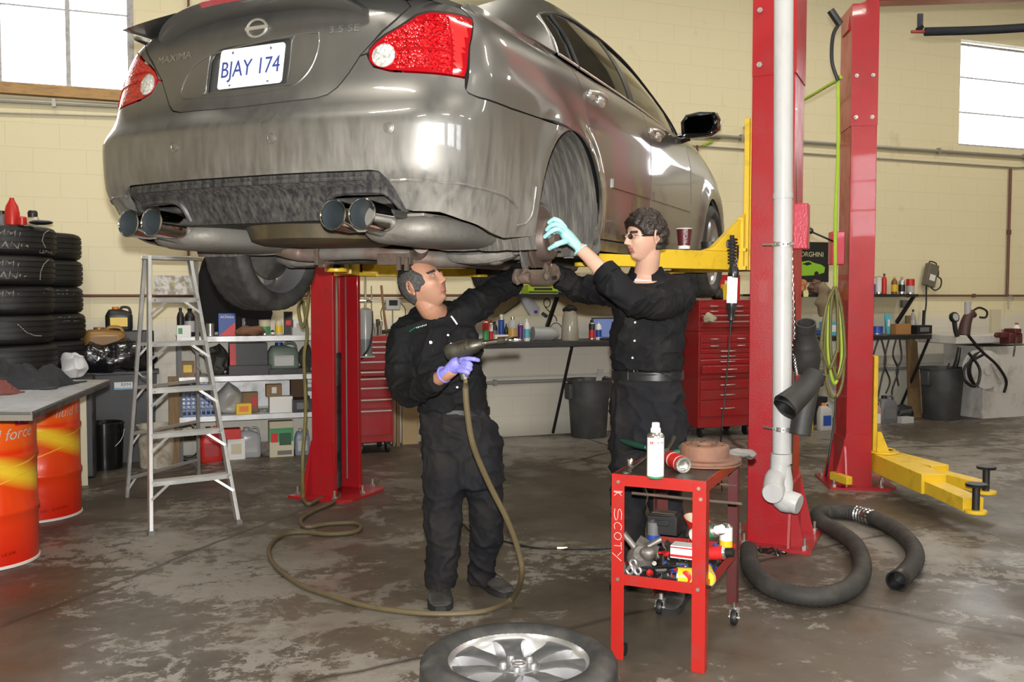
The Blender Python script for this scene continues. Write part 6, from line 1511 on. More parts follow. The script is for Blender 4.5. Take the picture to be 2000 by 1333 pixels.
# ratchet, hammer, socket, wrench on the cart top
t = thing('ratchet', 'long ratchet with a dark green grip lying across the top of the red cart', 'hand tool', cpx(1218, 868))
o = -t.location; a, b = cpx(1214, 869)+V((0, 0, .02)), cpx(1262, 884)+V((0, 0, .02)); c = cpx(1290, 893)+V((0, 0, .015))
bm = BM(); tube(bm, [a+o, a.lerp(b, .3)+o, a.lerp(b, .7)+o, b+o], [.010, .0155, .015, .010], 12, 5); obj('grip', bm, mat('dark_green_rubber', (.01, .055, .04), .4), t)
bm = BM(); tube(bm, [b+o, c+o], .007, 10); ball(bm, c+o, (.02, .02, .01), 14, 8); obj('shaft', bm, CHROME, t)
t = thing('torch_tool', 'brassy grease tool with green fittings lying in front of the rusty rotor', 'hand tool', cpx(1318, 880)); o = -t.location
a, b = cpx(1302, 890)+V((0, 0, .02)), cpx(1318, 868)+V((0, 0, .04))
bm = BM(); cyl(bm, a+o, b+o, .011, n=12); obj('barrel', bm, GUN, t); bm = BM(); cyl(bm, b+o+V((-.02, 0, 0)), b+o+V((.03, .0, .0)), .014, n=12); obj('head', bm, MATS['brass_fitting'], t)
bm = BM(); ball(bm, cpx(1322, 893)+o+V((0, 0, .016)), (.024, .02, .016), 12, 8); obj('fitting', bm, mat('green_fitting', (.02, .12, .07), .35), t); bm = BM(); ball(bm, cpx(1330, 882)+o+V((0, 0, .016)), (.014, .02, .014), 12, 8); obj('fitting', bm, mat('green_fitting', (.02, .12, .07), .35), t)
t = thing('socket', 'short chrome socket standing on the left side of the cart top', 'socket', cpx(1231, 912)); bm = BM(); lathe(bm, [(.011, 0), (.0125, .002), (.0125, .03), (.010, .034), (.008, .034), (.008, .02), (0, .02)], 18, caps=False); obj('socket_body', bm, CHROME, t)
t = thing('wrench', 'steel combination wrench lying on the cart beside the white spray can', 'wrench', cpx(1222, 928)); o = -t.location
a, b = cpx(1222, 928)+V((0, 0, .008)), cpx(1262, 896)+V((0, 0, .008)); bm = BM(); tube(bm, [a+o, b+o], [.006, .008], 8, ry=.6); tube(bm, [a+o+V((.012*cos(k*pi/6), .012*sin(k*pi/6), 0)) for k in range(12)], .005, 8, 1, closed=True); obj('wrench_body', bm, GUN, t)
# air line trace up to the second mechanic's hub: things on the lower shelf
LS = .308
def cs(name, label, cat, x, y, z=LS): return thing(name, label, cat, on_cart(x, y, z), CR)
t = cs('parts_can', 'yellow and red parts-cleaner can lying on its side on the lower cart shelf', 'can', .30, .07, LS+.036)
mm = rot(90, 0, -75)
bm = BM(); lathe(bm, [(.031, -.055), (.0335, -.055), (.034, -.050), (.034, .050), (.0335, .055), (.031, .055), (.031, .050), (0, .050)], 28, mm, mis=[0, 0, 1, 0, 0, 0, 1]); obj('can_body', bm, [MATS['tin_rim'], YLW], t, smooth=40)
bm = BM(); ball(bm, (0, 0, 0), (.020, .004, .024), 16, 8, T(-.01, -.0325, .008)); obj('can_badge', bm, RDL, t)
t = cs('parts_can', 'yellow-topped can seen end-on beside the yellow and red can on the cart shelf', 'can', .345, .12, LS+.036)
bm = BM(); lathe(bm, [(.0, -.05), (.034, -.05), (.034, .05), (.030, .05), (.026, .044), (0, .044)], 26, rot(90, 0, 20), mis=[0, 0, 1, 0, 0]); obj('can_body', bm, [YLW, SIL], t, smooth=40)
t = cs('carton', 'small white carton with red edging on the lower cart shelf', 'box', .245, .20, LS+.075)
bm = BM(); box(bm, (0, 0, .025), (.105, .07, .05)); obj('carton_body', bm, WHT, t, smooth=0); bm = BM(); box(bm, (0, -.0352, .010), (.104, .001, .010)); box(bm, (0, -.0352, .043), (.104, .001, .005)); obj('carton_stripe', bm, RDL, t, smooth=0)
t = cs('drive_belt', 'black rubber drive belt loop lying over the parts on the lower cart shelf', 'belt', .20, .24, LS+.05)
bm = BM(); tube(bm, [V((.15*cos(k*pi/10), .16*sin(k*pi/10), .015*sin(k*.9))) for k in range(20)], .016, 8, 3, closed=True, ry=.25); obj('belt_loop', bm, BRUB, t)
for i, (x, y, z, rx, rz, ms, lab, cp) in enumerate(((.24, .34, .13, 70, 40, [(.5, WHT), (.95, GRN)], 'green and white spray can lying tilted on the cart junk, white cap toward the front', WHC), (.27, .26, .075, 80, 60, [(.5, SIL), (.95, RDL)], 'silver and red spray can half buried on the cart shelf', BLK), (.19, .05, .03, 90, 70, [(.5, BLK), (.95, YLW)], 'black and yellow tube lying at the front edge of the cart shelf', WHC), (.36, .42, .04, 0, 0, [(.5, YLW), (.95, WHT)], 'upright yellow and white can in the back corner of the cart shelf', None), (.05, .42, .03, 0, 0, [(.6, BLU), (.95, GRY)], 'blue and grey can standing at the back of the cart shelf', None))):
    t = cs('spray_can', lab, 'spray can', x, y, LS+z); t.rotation_euler = (R(rx), 0, R(rz))
    bm = BM(); r = .027 if i != 2 else .018; h = .13; prof = [(r*.9, 0), (r, .003), (r, h*.5), (r, h*.92), (r*.6, h), (r*.5, h+.003)]; lathe(bm, prof, 22, mis=[0, 1, 2, 0, 0, 0]); obj('can_body', bm, [MATS['tin_rim'], ms[0][1], ms[1][1]], t, smooth=40)
    if cp: bm = BM(); lathe(bm, [(r*.7, h), (r*.7, h+.03), (0, h+.03)], 18); obj('cap', bm, cp, t)
t = cs('funnel', 'red funnel with a pale lining stuck in the junk on the cart shelf', 'funnel', .235, .42, LS+.17); t.rotation_euler = (R(12), R(8), 0)
bm = BM(); lathe(bm, [(.008, -.10), (.010, -.05), (.052, .0), (.058, .012), (.054, .012), (.048, .002), (.008, -.045)], 28, caps=False, mis=[0, 0, 0, 0, 1, 1]); obj('funnel_body', bm, [RDL, CREAM], t, smooth=40)
t = cs('battery_box', 'small black power unit with a rusty edge at the back of the cart shelf', 'case', .09, .45, LS+.10); bm = BM(); box(bm, (0, 0, .04), (.13, .09, .08)); box(bm, (0, -.046, .05), (.06, .006, .025)); box(bm, (0, 0, .083), (.12, .08, .01)); obj('case_body', bm, BRUB, t, bevel=.006)
bm = BM(); box(bm, (0, 0, .089), (.10, .06, .004)); obj('rusty_lid', bm, RUSTY, t)
jt = cs('clamp_plate', 'shiny three-hole aluminium bracket at the front corner of the cart shelf', 'bracket', .075, .05, LS+.05); jt.rotation_euler = (R(60), R(10), R(20))
bm = BM()
for x, y in ((-.018, -.012), (.018, -.012), (0, .018)): tube(bm, [V((x+.014*cos(k*pi/6), y+.014*sin(k*pi/6), 0)) for k in range(12)], .006, 8, 1, closed=True)
obj('bracket_body', bm, ALLOY, jt)
gj = cs('gear_puller', 'grimy aluminium carburettor-like casting heaped at the left of the cart shelf', 'engine part', .07, .16, LS+.06)
bm = BM(); lathe(bm, [(.05, -.03), (.055, 0), (.045, .03), (.03, .05), (0, .05)], 20, rot(50, 20, 0)); ball(bm, (.04, -.03, .03), (.035, .03, .03), 12, 8); cyl(bm, (-.02, -.02, .05), (-.06, -.03, .10), .014, n=12); cyl(bm, (.03, 0, .05), (.08, .02, .08), .012, n=12); box(bm, (0, .03, .03), (.09, .05, .06), rot(20, 30, 10)); wobble(bm, .006, 30); obj('casting', bm, mat('grimy_cast_aluminium', (.22, .20, .18), .5, .5, dirt=.8, dcol=(.05, .045, .04), dscale=18), gj)
# countless small nuts, clips and sockets in the tray
bm = BM(); rnd = random.Random(3)
for k in range(150):
    x, y = rnd.uniform(.02, CW-.02), rnd.uniform(.02, CD_-.06); z = LS+rnd.uniform(.004, .05); m_ = T(x, y, z) @ rot(rnd.uniform(0, 180), rnd.uniform(0, 180), rnd.uniform(0, 180)); mi_ = rnd.choice((0, 0, 1, 1, 2, 3, 4)); s_ = rnd.uniform(.006, .016)
    c = rnd.random()
    if c < .35: lathe(bm, [(s_*.5, 0), (s_, 0), (s_, s_), (s_*.5, s_)], 6, m_, mi_)
    elif c < .7: cyl(bm, m_ @ V((0, 0, 0)), m_ @ V((0, 0, s_*4)), s_*.4, n=7, mi=mi_)
    else: box(bm, (0, 0, 0), (s_*3, s_*1.6, s_*.7), m_, mi_)
o = obj('small_parts', bm, [ZINC, GUN, BRUB, RDL, BLU], None, smooth=30, loc=CART, rz=CR); tag(o, 'jumble of loose nuts, bolts, clips and bits filling the lower cart shelf', 'small parts', None, 'stuff')
rg = cs('shop_rag', 'grey crumpled rag hanging off the back right corner of the cart top', 'rag', CW-.01, CD_-.06, CH+.006)
bm = BM(); ball(bm, (.02, 0, .008), (.07, .05, .022), 24, 14); wobble(bm, .022, 22); obj('rag_cloth', bm, mat('grey_rag', (.20, .18, .17), .9), rg)

# ---------------------------------------------------------------- step ladder
ALU = mat('scuffed_aluminium', (.50, .50, .49), .42, .55, dirt=.7, dcol=(.62, .60, .56), dscale=9, lo=.5, hi=.66)
ld_ = thing('stepladder', 'paint-spattered aluminium stepladder standing open beside the shelves', 'ladder')
fl, fr_ = atz(294, 1046), atz(465, 1023); rl, rr_ = atz(248, 972), atz(388, 928)
TZ = 1.68; tl_ = at(291, 508, 6.10); tr_ = at(370, 508, 6.30); 
tl_.z = tr_.z = TZ
bl_ = at(283, 506, 6.22); br_ = at(383, 506, 6.42); bl_.z = br_.z = TZ
def rail_(a, b, w=.058, t_=.022, side=None):
    bm = BM(); d = (b-a).normalized(); s = side.normalized(); n = d.cross(s).normalized()
    P = lambda c, u, v: c+s*u*t_/2+n*v*w/2
    hexa(bm, [P(a, -1, -1), P(a, 1, -1), P(a, 1, 1), P(a, -1, 1), P(b, -1, -1), P(b, 1, -1), P(b, 1, 1), P(b, -1, 1)]); return bm
sd = (fr_-fl)
for a, b in ((fl, tl_), (fr_, tr_)):
    o = obj('front_rail', rail_(a, b, side=sd), ALU, ld_, smooth=0, bevel=.002)
    bm = BM(); box(bm, (0, 0, .014), (.034, .065, .028), T(a) @ rot(0, 0, math.degrees(atan2(sd.y, sd.x)))); obj('foot', bm, mat('grey_rubber_foot', (.16, .16, .16), .7), o)
for a, b in ((rl, bl_), (rr_, br_)): obj('rear_rail', rail_(a, b, w=.034, t_=.022, side=sd), ALU, ld_, smooth=0, bevel=.002)
bm = BM(); c4_ = [tl_+V((-.03, -.05, .0)), tr_+V((.03, -.03, .0)), br_+V((.03, .05, .0)), bl_+V((-.03, .03, .0))]; hexa(bm, [p+V((0, 0, -.018)) for p in c4_]+[p+V((0, 0, .006)) for p in c4_]); obj('top_cap', bm, ALU, ld_, smooth=0, bevel=.003)
steps = [942, 849, 762, 669, 583]
def lerpz(a, b, z): return a.lerp(b, (z-a.z)/(b.z-a.z))
for y in steps:
    u = (y-508)/(1046-508); z = TZ*(1-u)*1.0
    z = CAMH-(y-HY)*6.0/F
    lo = .25; zz = None
    # height at which the left front rail shows at picture row y
    best = min((abs((lambda p: 666.5-F*((p.y*sin(PT)+(p.z-CAMH)*cos(PT))/(p.y*cos(PT)-(p.z-CAMH)*sin(PT))))(fl.lerp(tl_, k/200))-y), k/200) for k in range(201))[1]
    a = fl.lerp(tl_, best); b = lerpz(fr_, tr_, a.z); d = (b-a).normalized(); n = V((-d.y, d.x, 0))
    bm = BM(); hexa(bm, [a-n*.035+V((0, 0, -.026)), b-n*.035+V((0, 0, -.026)), b-n*.030+V((0, 0, -.026)), a-n*.030+V((0, 0, -.026)), a-n*.035, b-n*.035, b-n*.030, a-n*.030]); hexa(bm, [a-n*.035, b-n*.035, b+n*.045, a+n*.045, a-n*.035+V((0, 0, .004)), b-n*.035+V((0, 0, .004)), b+n*.045+V((0, 0, .004)), a+n*.045+V((0, 0, .004))])
    st_ = obj('step', bm, ALU, ld_, smooth=0, bevel=.0015)
    for s_, e in ((a, 1), (b, -1)):
        bm = BM(); q0 = s_+d*e*.10-n*.03+V((0, 0, -.02)); q1 = lerpz(fl, tl_, a.z-.10) if e == 1 else lerpz(fr_, tr_, a.z-.10); obj('brace', rail_(q1-n*.03, q0, w=.016, t_=.004, side=n), ALU, st_, smooth=0)
        bm = BM(); cyl(bm, s_-n*.040+d*e*.02+V((0, 0, -.012)), s_-n*.034+d*e*.02+V((0, 0, -.012)), .006, n=8); obj('rivet', bm, ZINC, st_)
for zz in (.14, .47, .80, 1.10):
    a, b = lerpz(rl, bl_, zz), lerpz(rr_, br_, zz); o = obj('rear_bar', rail_(a, b, w=.020, t_=.02, side=V((0, 0, 1))), ALU, ld_, smooth=0)
    d = (b-a).normalized()
    for s_, e, r0, r1 in ((a, 1, rl, bl_), (b, -1, rr_, br_)): obj('rear_brace', rail_(lerpz(r0, r1, zz-.09), s_+d*e*.09, w=.014, t_=.004, side=V((0, 1, 0))), ALU, o, smooth=0)
z0_, z1_ = CAMH-(583-HY)*6.1/F+.02, CAMH-(541-HY)*6.1/F
a, b = lerpz(fl, tl_, 1.435), lerpz(fr_, tr_, 1.435); c, d = lerpz(fl, tl_, 1.56), lerpz(fr_, tr_, 1.56)
bm = BM(); k = V((0, .03, 0)); hexa(bm, [a.lerp(b, .06)+k, a.lerp(b, .94)+k, a.lerp(b, .94)+k*1.2, a.lerp(b, .06)+k*1.2, c.lerp(d, .06)+k, c.lerp(d, .94)+k, c.lerp(d, .94)+k*1.2, c.lerp(d, .06)+k*1.2]); pl_ = obj('paint_shelf', bm, mat('paint_smeared_plate', (.55, .53, .50), .6, dirt=.9, dcol=(.22, .19, .15), dscale=22, lo=.42, hi=.58), ld_, smooth=0)
bm = BM()
for u, r in ((.47, .018), (.24, .010), (.70, .012)): q = a.lerp(b, u).lerp(c.lerp(d, u), .52)+k; cyl(bm, q+V((0, -.003, 0)), q+V((0, -.0005, 0)), r, n=16)
obj('tool_holes', bm, mat('tool_hole_tint', (.38, .33, .16), .7), pl_)
for s_, r0, r1, g0_, g1_ in ((0, fl, tl_, rl, bl_), (1, fr_, tr_, rr_, br_)):
    bm = BM(); a, b = lerpz(r0, r1, .92), lerpz(g0_, g1_, .92); m_ = (a+b)/2+V((0, 0, -.02)); tube(bm, [a, m_, b], .007, 6, 4, ry=.5); obj('spreader', bm, ALU, ld_)

# ---------------------------------------------------------------- drum table on the left
ORD = None
def drum_mat():
    m, nt, p = base('orange_printed_drum'); tc = N(nt, 'ShaderNodeTexCoord'); sp = N(nt, 'ShaderNodeSeparateXYZ'); nt.links.new(tc.outputs['Object'], sp.inputs[0])
    an = N(nt, 'ShaderNodeMath', operation='ARCTAN2'); nt.links.new(sp.outputs[1], an.inputs[0]); nt.links.new(sp.outputs[0], an.inputs[1])
    rp = N(nt, 'ShaderNodeValToRGB'); mr = N(nt, 'ShaderNodeMapRange'); mr.inputs[2].default_value = .88; nt.links.new(sp.outputs[2], mr.inputs[0]); nt.links.new(mr.outputs[0], rp.inputs[0])
    e = rp.color_ramp.elements; e[0].color = (.58, .012, .004, 1); e[1].color = (.86, .13, .006, 1); e[0].position = 0; e[1].position = .95
    x = e.new(.45); x.color = (.78, .055, .004, 1)
    def swoosh(prev, z0, amp, ph, w, col, k=1.0):
        s = N(nt, 'ShaderNodeMath', operation='ADD'); s.inputs[1].default_value = ph; nt.links.new(an.outputs[0], s.inputs[0])
        s2 = N(nt, 'ShaderNodeMath', operation='SINE'); nt.links.new(s.outputs[0], s2.inputs[0])
        s3 = N(nt, 'ShaderNodeMath', operation='MULTIPLY_ADD'); s3.inputs[1].default_value = amp; s3.inputs[2].default_value = z0; nt.links.new(s2.outputs[0], s3.inputs[0])
        d = N(nt, 'ShaderNodeMath', operation='SUBTRACT'); nt.links.new(sp.outputs[2], d.inputs[0]); nt.links.new(s3.outputs[0], d.inputs[1])
        ab = N(nt, 'ShaderNodeMath', operation='ABSOLUTE'); nt.links.new(d.outputs[0], ab.inputs[0])
        m_ = N(nt, 'ShaderNodeMapRange'); m_.inputs[1].default_value = 0; m_.inputs[2].default_value = w; m_.inputs[3].default_value = k; m_.inputs[4].default_value = 0; nt.links.new(ab.outputs[0], m_.inputs[0])
        mx = N(nt, 'ShaderNodeMix', data_type='RGBA'); mx.inputs[7].default_value = c4(col); nt.links.new(m_.outputs[0], mx.inputs[0]); nt.links.new(prev, mx.inputs[6]); return mx.outputs[2]
    c = swoosh(rp.outputs[0], .575, -.13, .0, .085, (.95, .62, .03), 1.25)
    c = swoosh(c, .62, -.09, 1.25, .006, (.95, .55, .05), 1.6); c = swoosh(c, .40, .10, .2, .005, (.93, .5, .05), 1.2); c = swoosh(c, .655, -.05, 1.0, .030, (.80, .03, .004), 1.0)
    nt.links.new(c, p.inputs['Base Color']); p.inputs['Roughness'].default_value = .3; p.inputs['Coat Weight'].default_value = .3
    return m
DRM = drum_mat(); DRW = mat('white_drum_rim', (.72, .66, .62), .4); DBL = mat('drum_black_print', (.06, .01, .01), .4)
d1, d2 = V((-2.87, 5.05, 0)), V((-3.12, 6.12, 0))
for i, (p, lab) in enumerate(((d1, 'nearest orange oil drum with a yellow flame print under the steel tabletop'), (d2, 'second orange oil drum with a yellow flame print, behind the nearest drum'))):
    t = thing('oil_drum', lab, 'drum', p, R(-60+4*i), 'orange drums')
    pr = [(.276, 0), (.292, .003), (.292, .014), (.286, .018)]
    for z in (.29, .585):
        pr += [(.286, z-.02), (.294, z-.008), (.294, z+.008), (.286, z+.02)]
    pr[4:4] = [(.286, .10), (.288, .12), (.286, .14), (.286, .17), (.288, .19), (.286, .21)]
    pr += [(.286, .845), (.292, .849), (.292, .860), (.282, .862), (.280, .85), (0, .85)]
    bm = BM(); lathe(bm, pr, 64, caps=False, mis=[1, 1, 1]+[0]*(len(pr)-9)+[1]*6); obj('drum_body', bm, [DRM, DRW], t, smooth=40)
    def wrap(c, a0=.0, z0=.79): a = c.x/.287+a0; return V((.2875*cos(a), .2875*sin(a), z0+c.y+.05*sin(c.x*1.2)))
    ta, tz = ((.46, .700), (.95, .690))[i]
    for s_, size, a0, z0, m_, nm in (('fluid force', .085, ta, tz, WHT, 'drum_lettering'), ('208 L  55 US GAL', .024, .30, .075, DBL, 'small_print')):
        bm = BM(); text_bm(bm, s_, size, lambda c, a0=a0, z0=z0: wrap(c, a0, z0), .0003, shear=.25); obj(nm, bm, m_, t, smooth=0)
    bm = BM(); text_bm(bm, 'M', .085, lambda c: wrap(c, ta+.36, tz+.085), .0004); obj('drum_emblem_letter', bm, WHT, t, smooth=0)
    bm = BM()
    for k in range(8): a = ta+.36-.17+.34*k/8; b = ta+.36-.17+.34*(k+1)/8; bm.faces.new([bm.verts.new(V((.2868*cos(q), .2868*sin(q), z))) for q, z in ((a, tz+.045), (b, tz+.045), (b, tz+.135), (a, tz+.135))])
    obj('drum_emblem', bm, mat('crimson_print', (.55, .01, .05), .4), t)
STL = mat('brushed_steel_top', (.24, .235, .23), .42, .75, dirt=.7, dcol=(.14, .13, .12), dscale=5)
tb = thing('work_table', 'stainless steel tabletop resting on the two orange drums', 'table')
F0, F1 = V((-2.19, 4.30, 0)), V((-2.535, 5.95, 0)); dy_ = (F1-F0).normalized(); dx_ = V((-1, .0, 0)) 
Lq = [F0, F1, F1+V((-2.2, 0, 0)), F0+V((-2.2, 0, 0))]
bm = BM(); hexa(bm, [p+V((0, 0, .884)) for p in Lq]+[p+V((0, 0, .90)) for p in Lq]); obj('tabletop', bm, STL, tb, smooth=0, bevel=.004)
bm = BM(); hexa(bm, [F0+V((-.006, .003, .862)), F1+V((-.006, 0, .862)), F1+V((-.012, 0, .862)), F0+V((-.012, .003, .862)), F0+V((-.002, .003, .886)), F1+V((-.002, 0, .886)), F1+V((-.012, 0, .886)), F0+V((-.012, .003, .886))]); obj('right_edge', bm, mat('dark_steel_edge', (.09, .085, .08), .3, .7, dirt=.6), tb, smooth=0)
bm = BM(); box(bm, (F0.x-1.1, F0.y+.004, .875), (2.2, .004, .034)); obj('front_edge', bm, mat('pale_steel_edge', (.5, .47, .45), .35, .7), tb, smooth=0)
def cloth(name, label, cat, cx, cy, sx, sy, z0, amp, m_, seed, n=44, fold=7.0, part='cloth'):
    t = thing(name, label, cat, (cx, cy, z0)); bm = BM(); g = []
    for i in range(n+1):
        row = []
        for j in range(n+1):
            u, v = i/n*2-1, j/n*2-1; r = (abs(u)**3+abs(v)**3)**(1/3); e = max(0, 1-r**4)
            q = V((u*2.2+seed, v*2.2, 0)); h = amp*e*(.45+.55*abs(noise.noise(q*1.2))*2+.25*noise.noise(q*fold*.5))
            x = sx*u*(1+.13*noise.noise(V((v*2, seed, 1))))+.02*noise.noise(q*3); y = sy*v*(1+.16*noise.noise(V((u*2, seed, 5))))
            row.append((x, y, max(.004, h)))
        g.append(row)
    T_ = [[bm.verts.new(p) for p in r] for r in g]; B_ = [[bm.verts.new((p[0], p[1], 0)) for p in r] for r in g]
    for i in range(n):
        for j in range(n): bm.faces.new((T_[i][j], T_[i][j+1], T_[i+1][j+1], T_[i+1][j])); bm.faces.new((B_[i][j], B_[i+1][j], B_[i+1][j+1], B_[i][j+1]))
    for i in range(n):
        bm.faces.new((T_[i][0], T_[i+1][0], B_[i+1][0], B_[i][0])); bm.faces.new((T_[i][n], B_[i][n], B_[i+1][n], T_[i+1][n])); bm.faces.new((T_[0][i], B_[0][i], B_[0][i+1], T_[0][i+1])); bm.faces.new((T_[n][i], T_[n][i+1], B_[n][i+1], B_[n][i]))
    obj(part, bm, m_, t, smooth=80); return t
JKT = mat('dark_grey_jacket_cloth', (.018, .018, .022), .85, bump=.2, bscale=120)
cloth('jacket', 'dark grey jacket crumpled along the back of the steel tabletop', 'jacket', -2.97, 5.55, .36, .26, .902, .13, JKT, 3.0)
cloth('jacket', 'black jacket heaped at the far left of the steel tabletop against the tyres', 'jacket', -3.70, 5.60, .33, .26, .902, .16, mat('black_jacket_cloth', (.010, .010, .012), .85), 8.0)
cloth('shop_rag', 'faded red rag at the left edge of the steel tabletop', 'rag', -2.78, 5.10, .11, .07, .902, .065, mat('faded_red_rag', (.16, .05, .04), .9, bump=.3), 5.0, n=26)
# ================================================================ background along the wall
def dep(x, b, y=650): return onw(x, y, b)
def mpp(x, b): return dep(x, b).y/F
def wp(x, b, z, y=650):
    p = dep(x, b, y); return V((p.x, p.y, z))
def item(kind, name, label, cat, x0, x1, yt, yb, b, z, mats_, group=None, **k):
    """a small thing seen between picture columns x0..x1 and rows yt..yb, standing at height z, b in front of the wall"""
    s = mpp((x0+x1)/2, b); w = (x1-x0)*s; h = (yb-yt)*s; t = thing(name, label, cat, wp((x0+x1)/2, b, z), WA+R(k.get('rz', 0)), group)
    m0 = mats_[0]; m1 = mats_[1] if len(mats_) > 1 else m0; m2 = mats_[2] if len(mats_) > 2 else m1; r = w/2
    if kind == 'can':
        bm = BM(); lathe(bm, [(r*.93, 0), (r, .003), (r, h*.12), (r, h*.55), (r, h*.97), (r*1.03, h*.98), (r*.9, h), (0, h*.985)], 18, mis=[2, 2, 0, 1, 2, 2, 2], caps=False); obj('can_body', bm, [m0, m1, MATS['tin_rim']], t)
    elif kind == 'spray':
        bm = BM(); lathe(bm, [(r*.93, 0), (r, .003), (r, h*.10), (r, h*.5), (r, h*.80), (r*.85, h*.84), (r*.5, h*.88)], 18, mis=[2, 2, 0, 1, 2, 2]); obj('can_body', bm, [m0, m1, MATS['tin_rim']], t)
        bm = BM(); lathe(bm, [(r*.55, h*.85), (r*.55, h*.97), (r*.45, h), (0, h)], 14); obj('cap', bm, m2, t)
    elif kind == 'bottle':
        bm = BM(); lathe(bm, [(r*.9, 0), (r, .004), (r, h*.15), (r, h*.55), (r, h*.68), (r*.75, h*.80), (r*.35, h*.88), (r*.35, h*.92)], 18, mis=[0, 0, 1, 0, 0, 0, 0]); obj('bottle_body', bm, [m0, m1], t)
        bm = BM(); lathe(bm, [(r*.42, h*.90), (r*.42, h), (0, h)], 12); obj('cap', bm, m2, t)
    elif kind == 'box':
        d = k.get('d', w*.6); bm = BM(); box(bm, (0, 0, h/2), (w, d, h)); obj('box_body', bm, m0, t, smooth=0, bevel=.002)
        if len(mats_) > 1: bm = BM(); box(bm, (k.get('lx', 0)*w, -d/2-.0008, h*.52), (w*k.get('lw', .6), .0012, h*k.get('lh', .5))); obj('box_label', bm, m1, t, smooth=0)
        if len(mats_) > 2: bm = BM(); box(bm, (0, -d/2-.0012, h*.2), (w*.96, .0012, h*.14)); obj('box_stripe', bm, m2, t, smooth=0)
    elif kind == 'jug':
        d = w*.55; bm = BM(); rings = []
        for z_, kx, ky in ((0, .94, .9), (.02, 1, 1), (h*.62, 1, 1), (h*.78, .86, .9), (h*.88, .5, .6), (h*.90, .26, .42)): rings.append([V((w/2*kx*math.copysign(abs(cos(q))**.45, cos(q))-(w*.12 if z_ > h*.85 else 0), d/2*ky*math.copysign(abs(sin(q))**.45, sin(q)), z_)) for q in [2*pi*i/20 for i in range(20)]])
        loft(bm, rings); tube(bm, [V((w*.05, 0, h*.84)), V((w*.12, 0, h*.98)), V((w*.36, 0, h*.95)), V((w*.43, 0, h*.70))], w*.05, 8, 4); obj('jug_body', bm, m0, t, smooth=60)
        bm = BM(); cyl(bm, (-w*.12, 0, h*.88), (-w*.12, 0, h*1.0), w*.13, n=12); obj('cap', bm, m2, t)
        if len(mats_) > 1: bm = BM(); box(bm, (0, -d/2-.001, h*.36), (w*.62, .0015, h*.38)); obj('label_patch', bm, m1, t, smooth=0)
    elif kind == 'lump':
        bm = BM(); ball(bm, (0, 0, h*.45), (w/2, w*k.get('dk', .35), h*.5), 30, 18); wobble(bm, k.get('amp', min(w, h)*.28), k.get('sc', 3.2/max(w, h)), seed=x0)
        for v in bm.verts: v.co.z = max(0.0, v.co.z)
        obj(k.get('part', 'crumpled_mass'), bm, m0, t, smooth=50)
    return t
# ---------------------------------------------------------------- tyre stacks with chalked names
st = M.Identity(4)
def tyre_thing(loc, label, ro, w, gr, rzz=0.0):
    t = thing('tyre', label, 'tyre', loc, rzz, gr); bm = BM(); n = 72
    ri = ro*.66; prof = [(ri, .01), (ri+.02, 0.004), (ro*.86, 0), (ro-.018, .012), (ro-.004, .030)]
    for c in (.22, .41, .60, .79): prof += [(ro, w*(c-.028)), (ro-.009, w*(c-.024)), (ro-.009, w*(c+.024)), (ro, w*(c+.028))]
    prof += [(ro-.004, w-.030), (ro-.018, w-.012), (ro*.86, w), (ri+.02, w-.004), (ri, w-.01), (ri+.012, w*.75), (ri+.012, w*.25), (ri, .01)]
    lathe(bm, prof, n, caps=False); obj('tyre_carcass', bm, RUBS, t, smooth=40); return t
RUBS = mat('old_black_tyre_rubber', (.007, .0068, .0065), .6, dirt=.5, dcol=(.018, .016, .014), dscale=6)
CHK = mat('faint_tyre_chalk', (.42, .40, .37), .9)
S1 = V((-3.75, 7.0, 0)); S2 = V((-3.84, 7.70, 0))
zt1 = CAMH+(577-437)*6.67/F; zt2 = CAMH+(577-452)*7.4/F
w1, w2 = .2262, .2085
ORDN = ['bottom', 'second', 'third', 'fourth', 'fifth', 'sixth', 'seventh', 'eighth', 'top']
n1 = 9; w1 = zt1/n1; n2 = 9; w2 = zt2/n2
words1 = {8: ('JIMMY', 'CHANG'), 7: ('JIMMY', 'CHANG'), 6: ('JIMMY', None), 5: (None, None)}
def chalk(t, s, a0, z0, size, r, seed=1):
    bm = BM(); text_bm(bm, s, size, lambda c: V(((r+.001)*cos(a0+c.x/r), (r+.001)*sin(a0+c.x/r), z0+c.y+.004*sin(c.x*60+seed))), .0003, shear=.15)
    # break the strokes where the grooves cross
    dead = [f for f in bm.faces if any(abs(f.calc_center_median().z/t['w']-c) < .05 for c in (.22, .41, .60, .79))]
    bmesh.ops.delete(bm, geom=dead, context='FACES'); obj('chalk_lettering', bm, CHK, t, smooth=0)
rnd = random.Random(11)
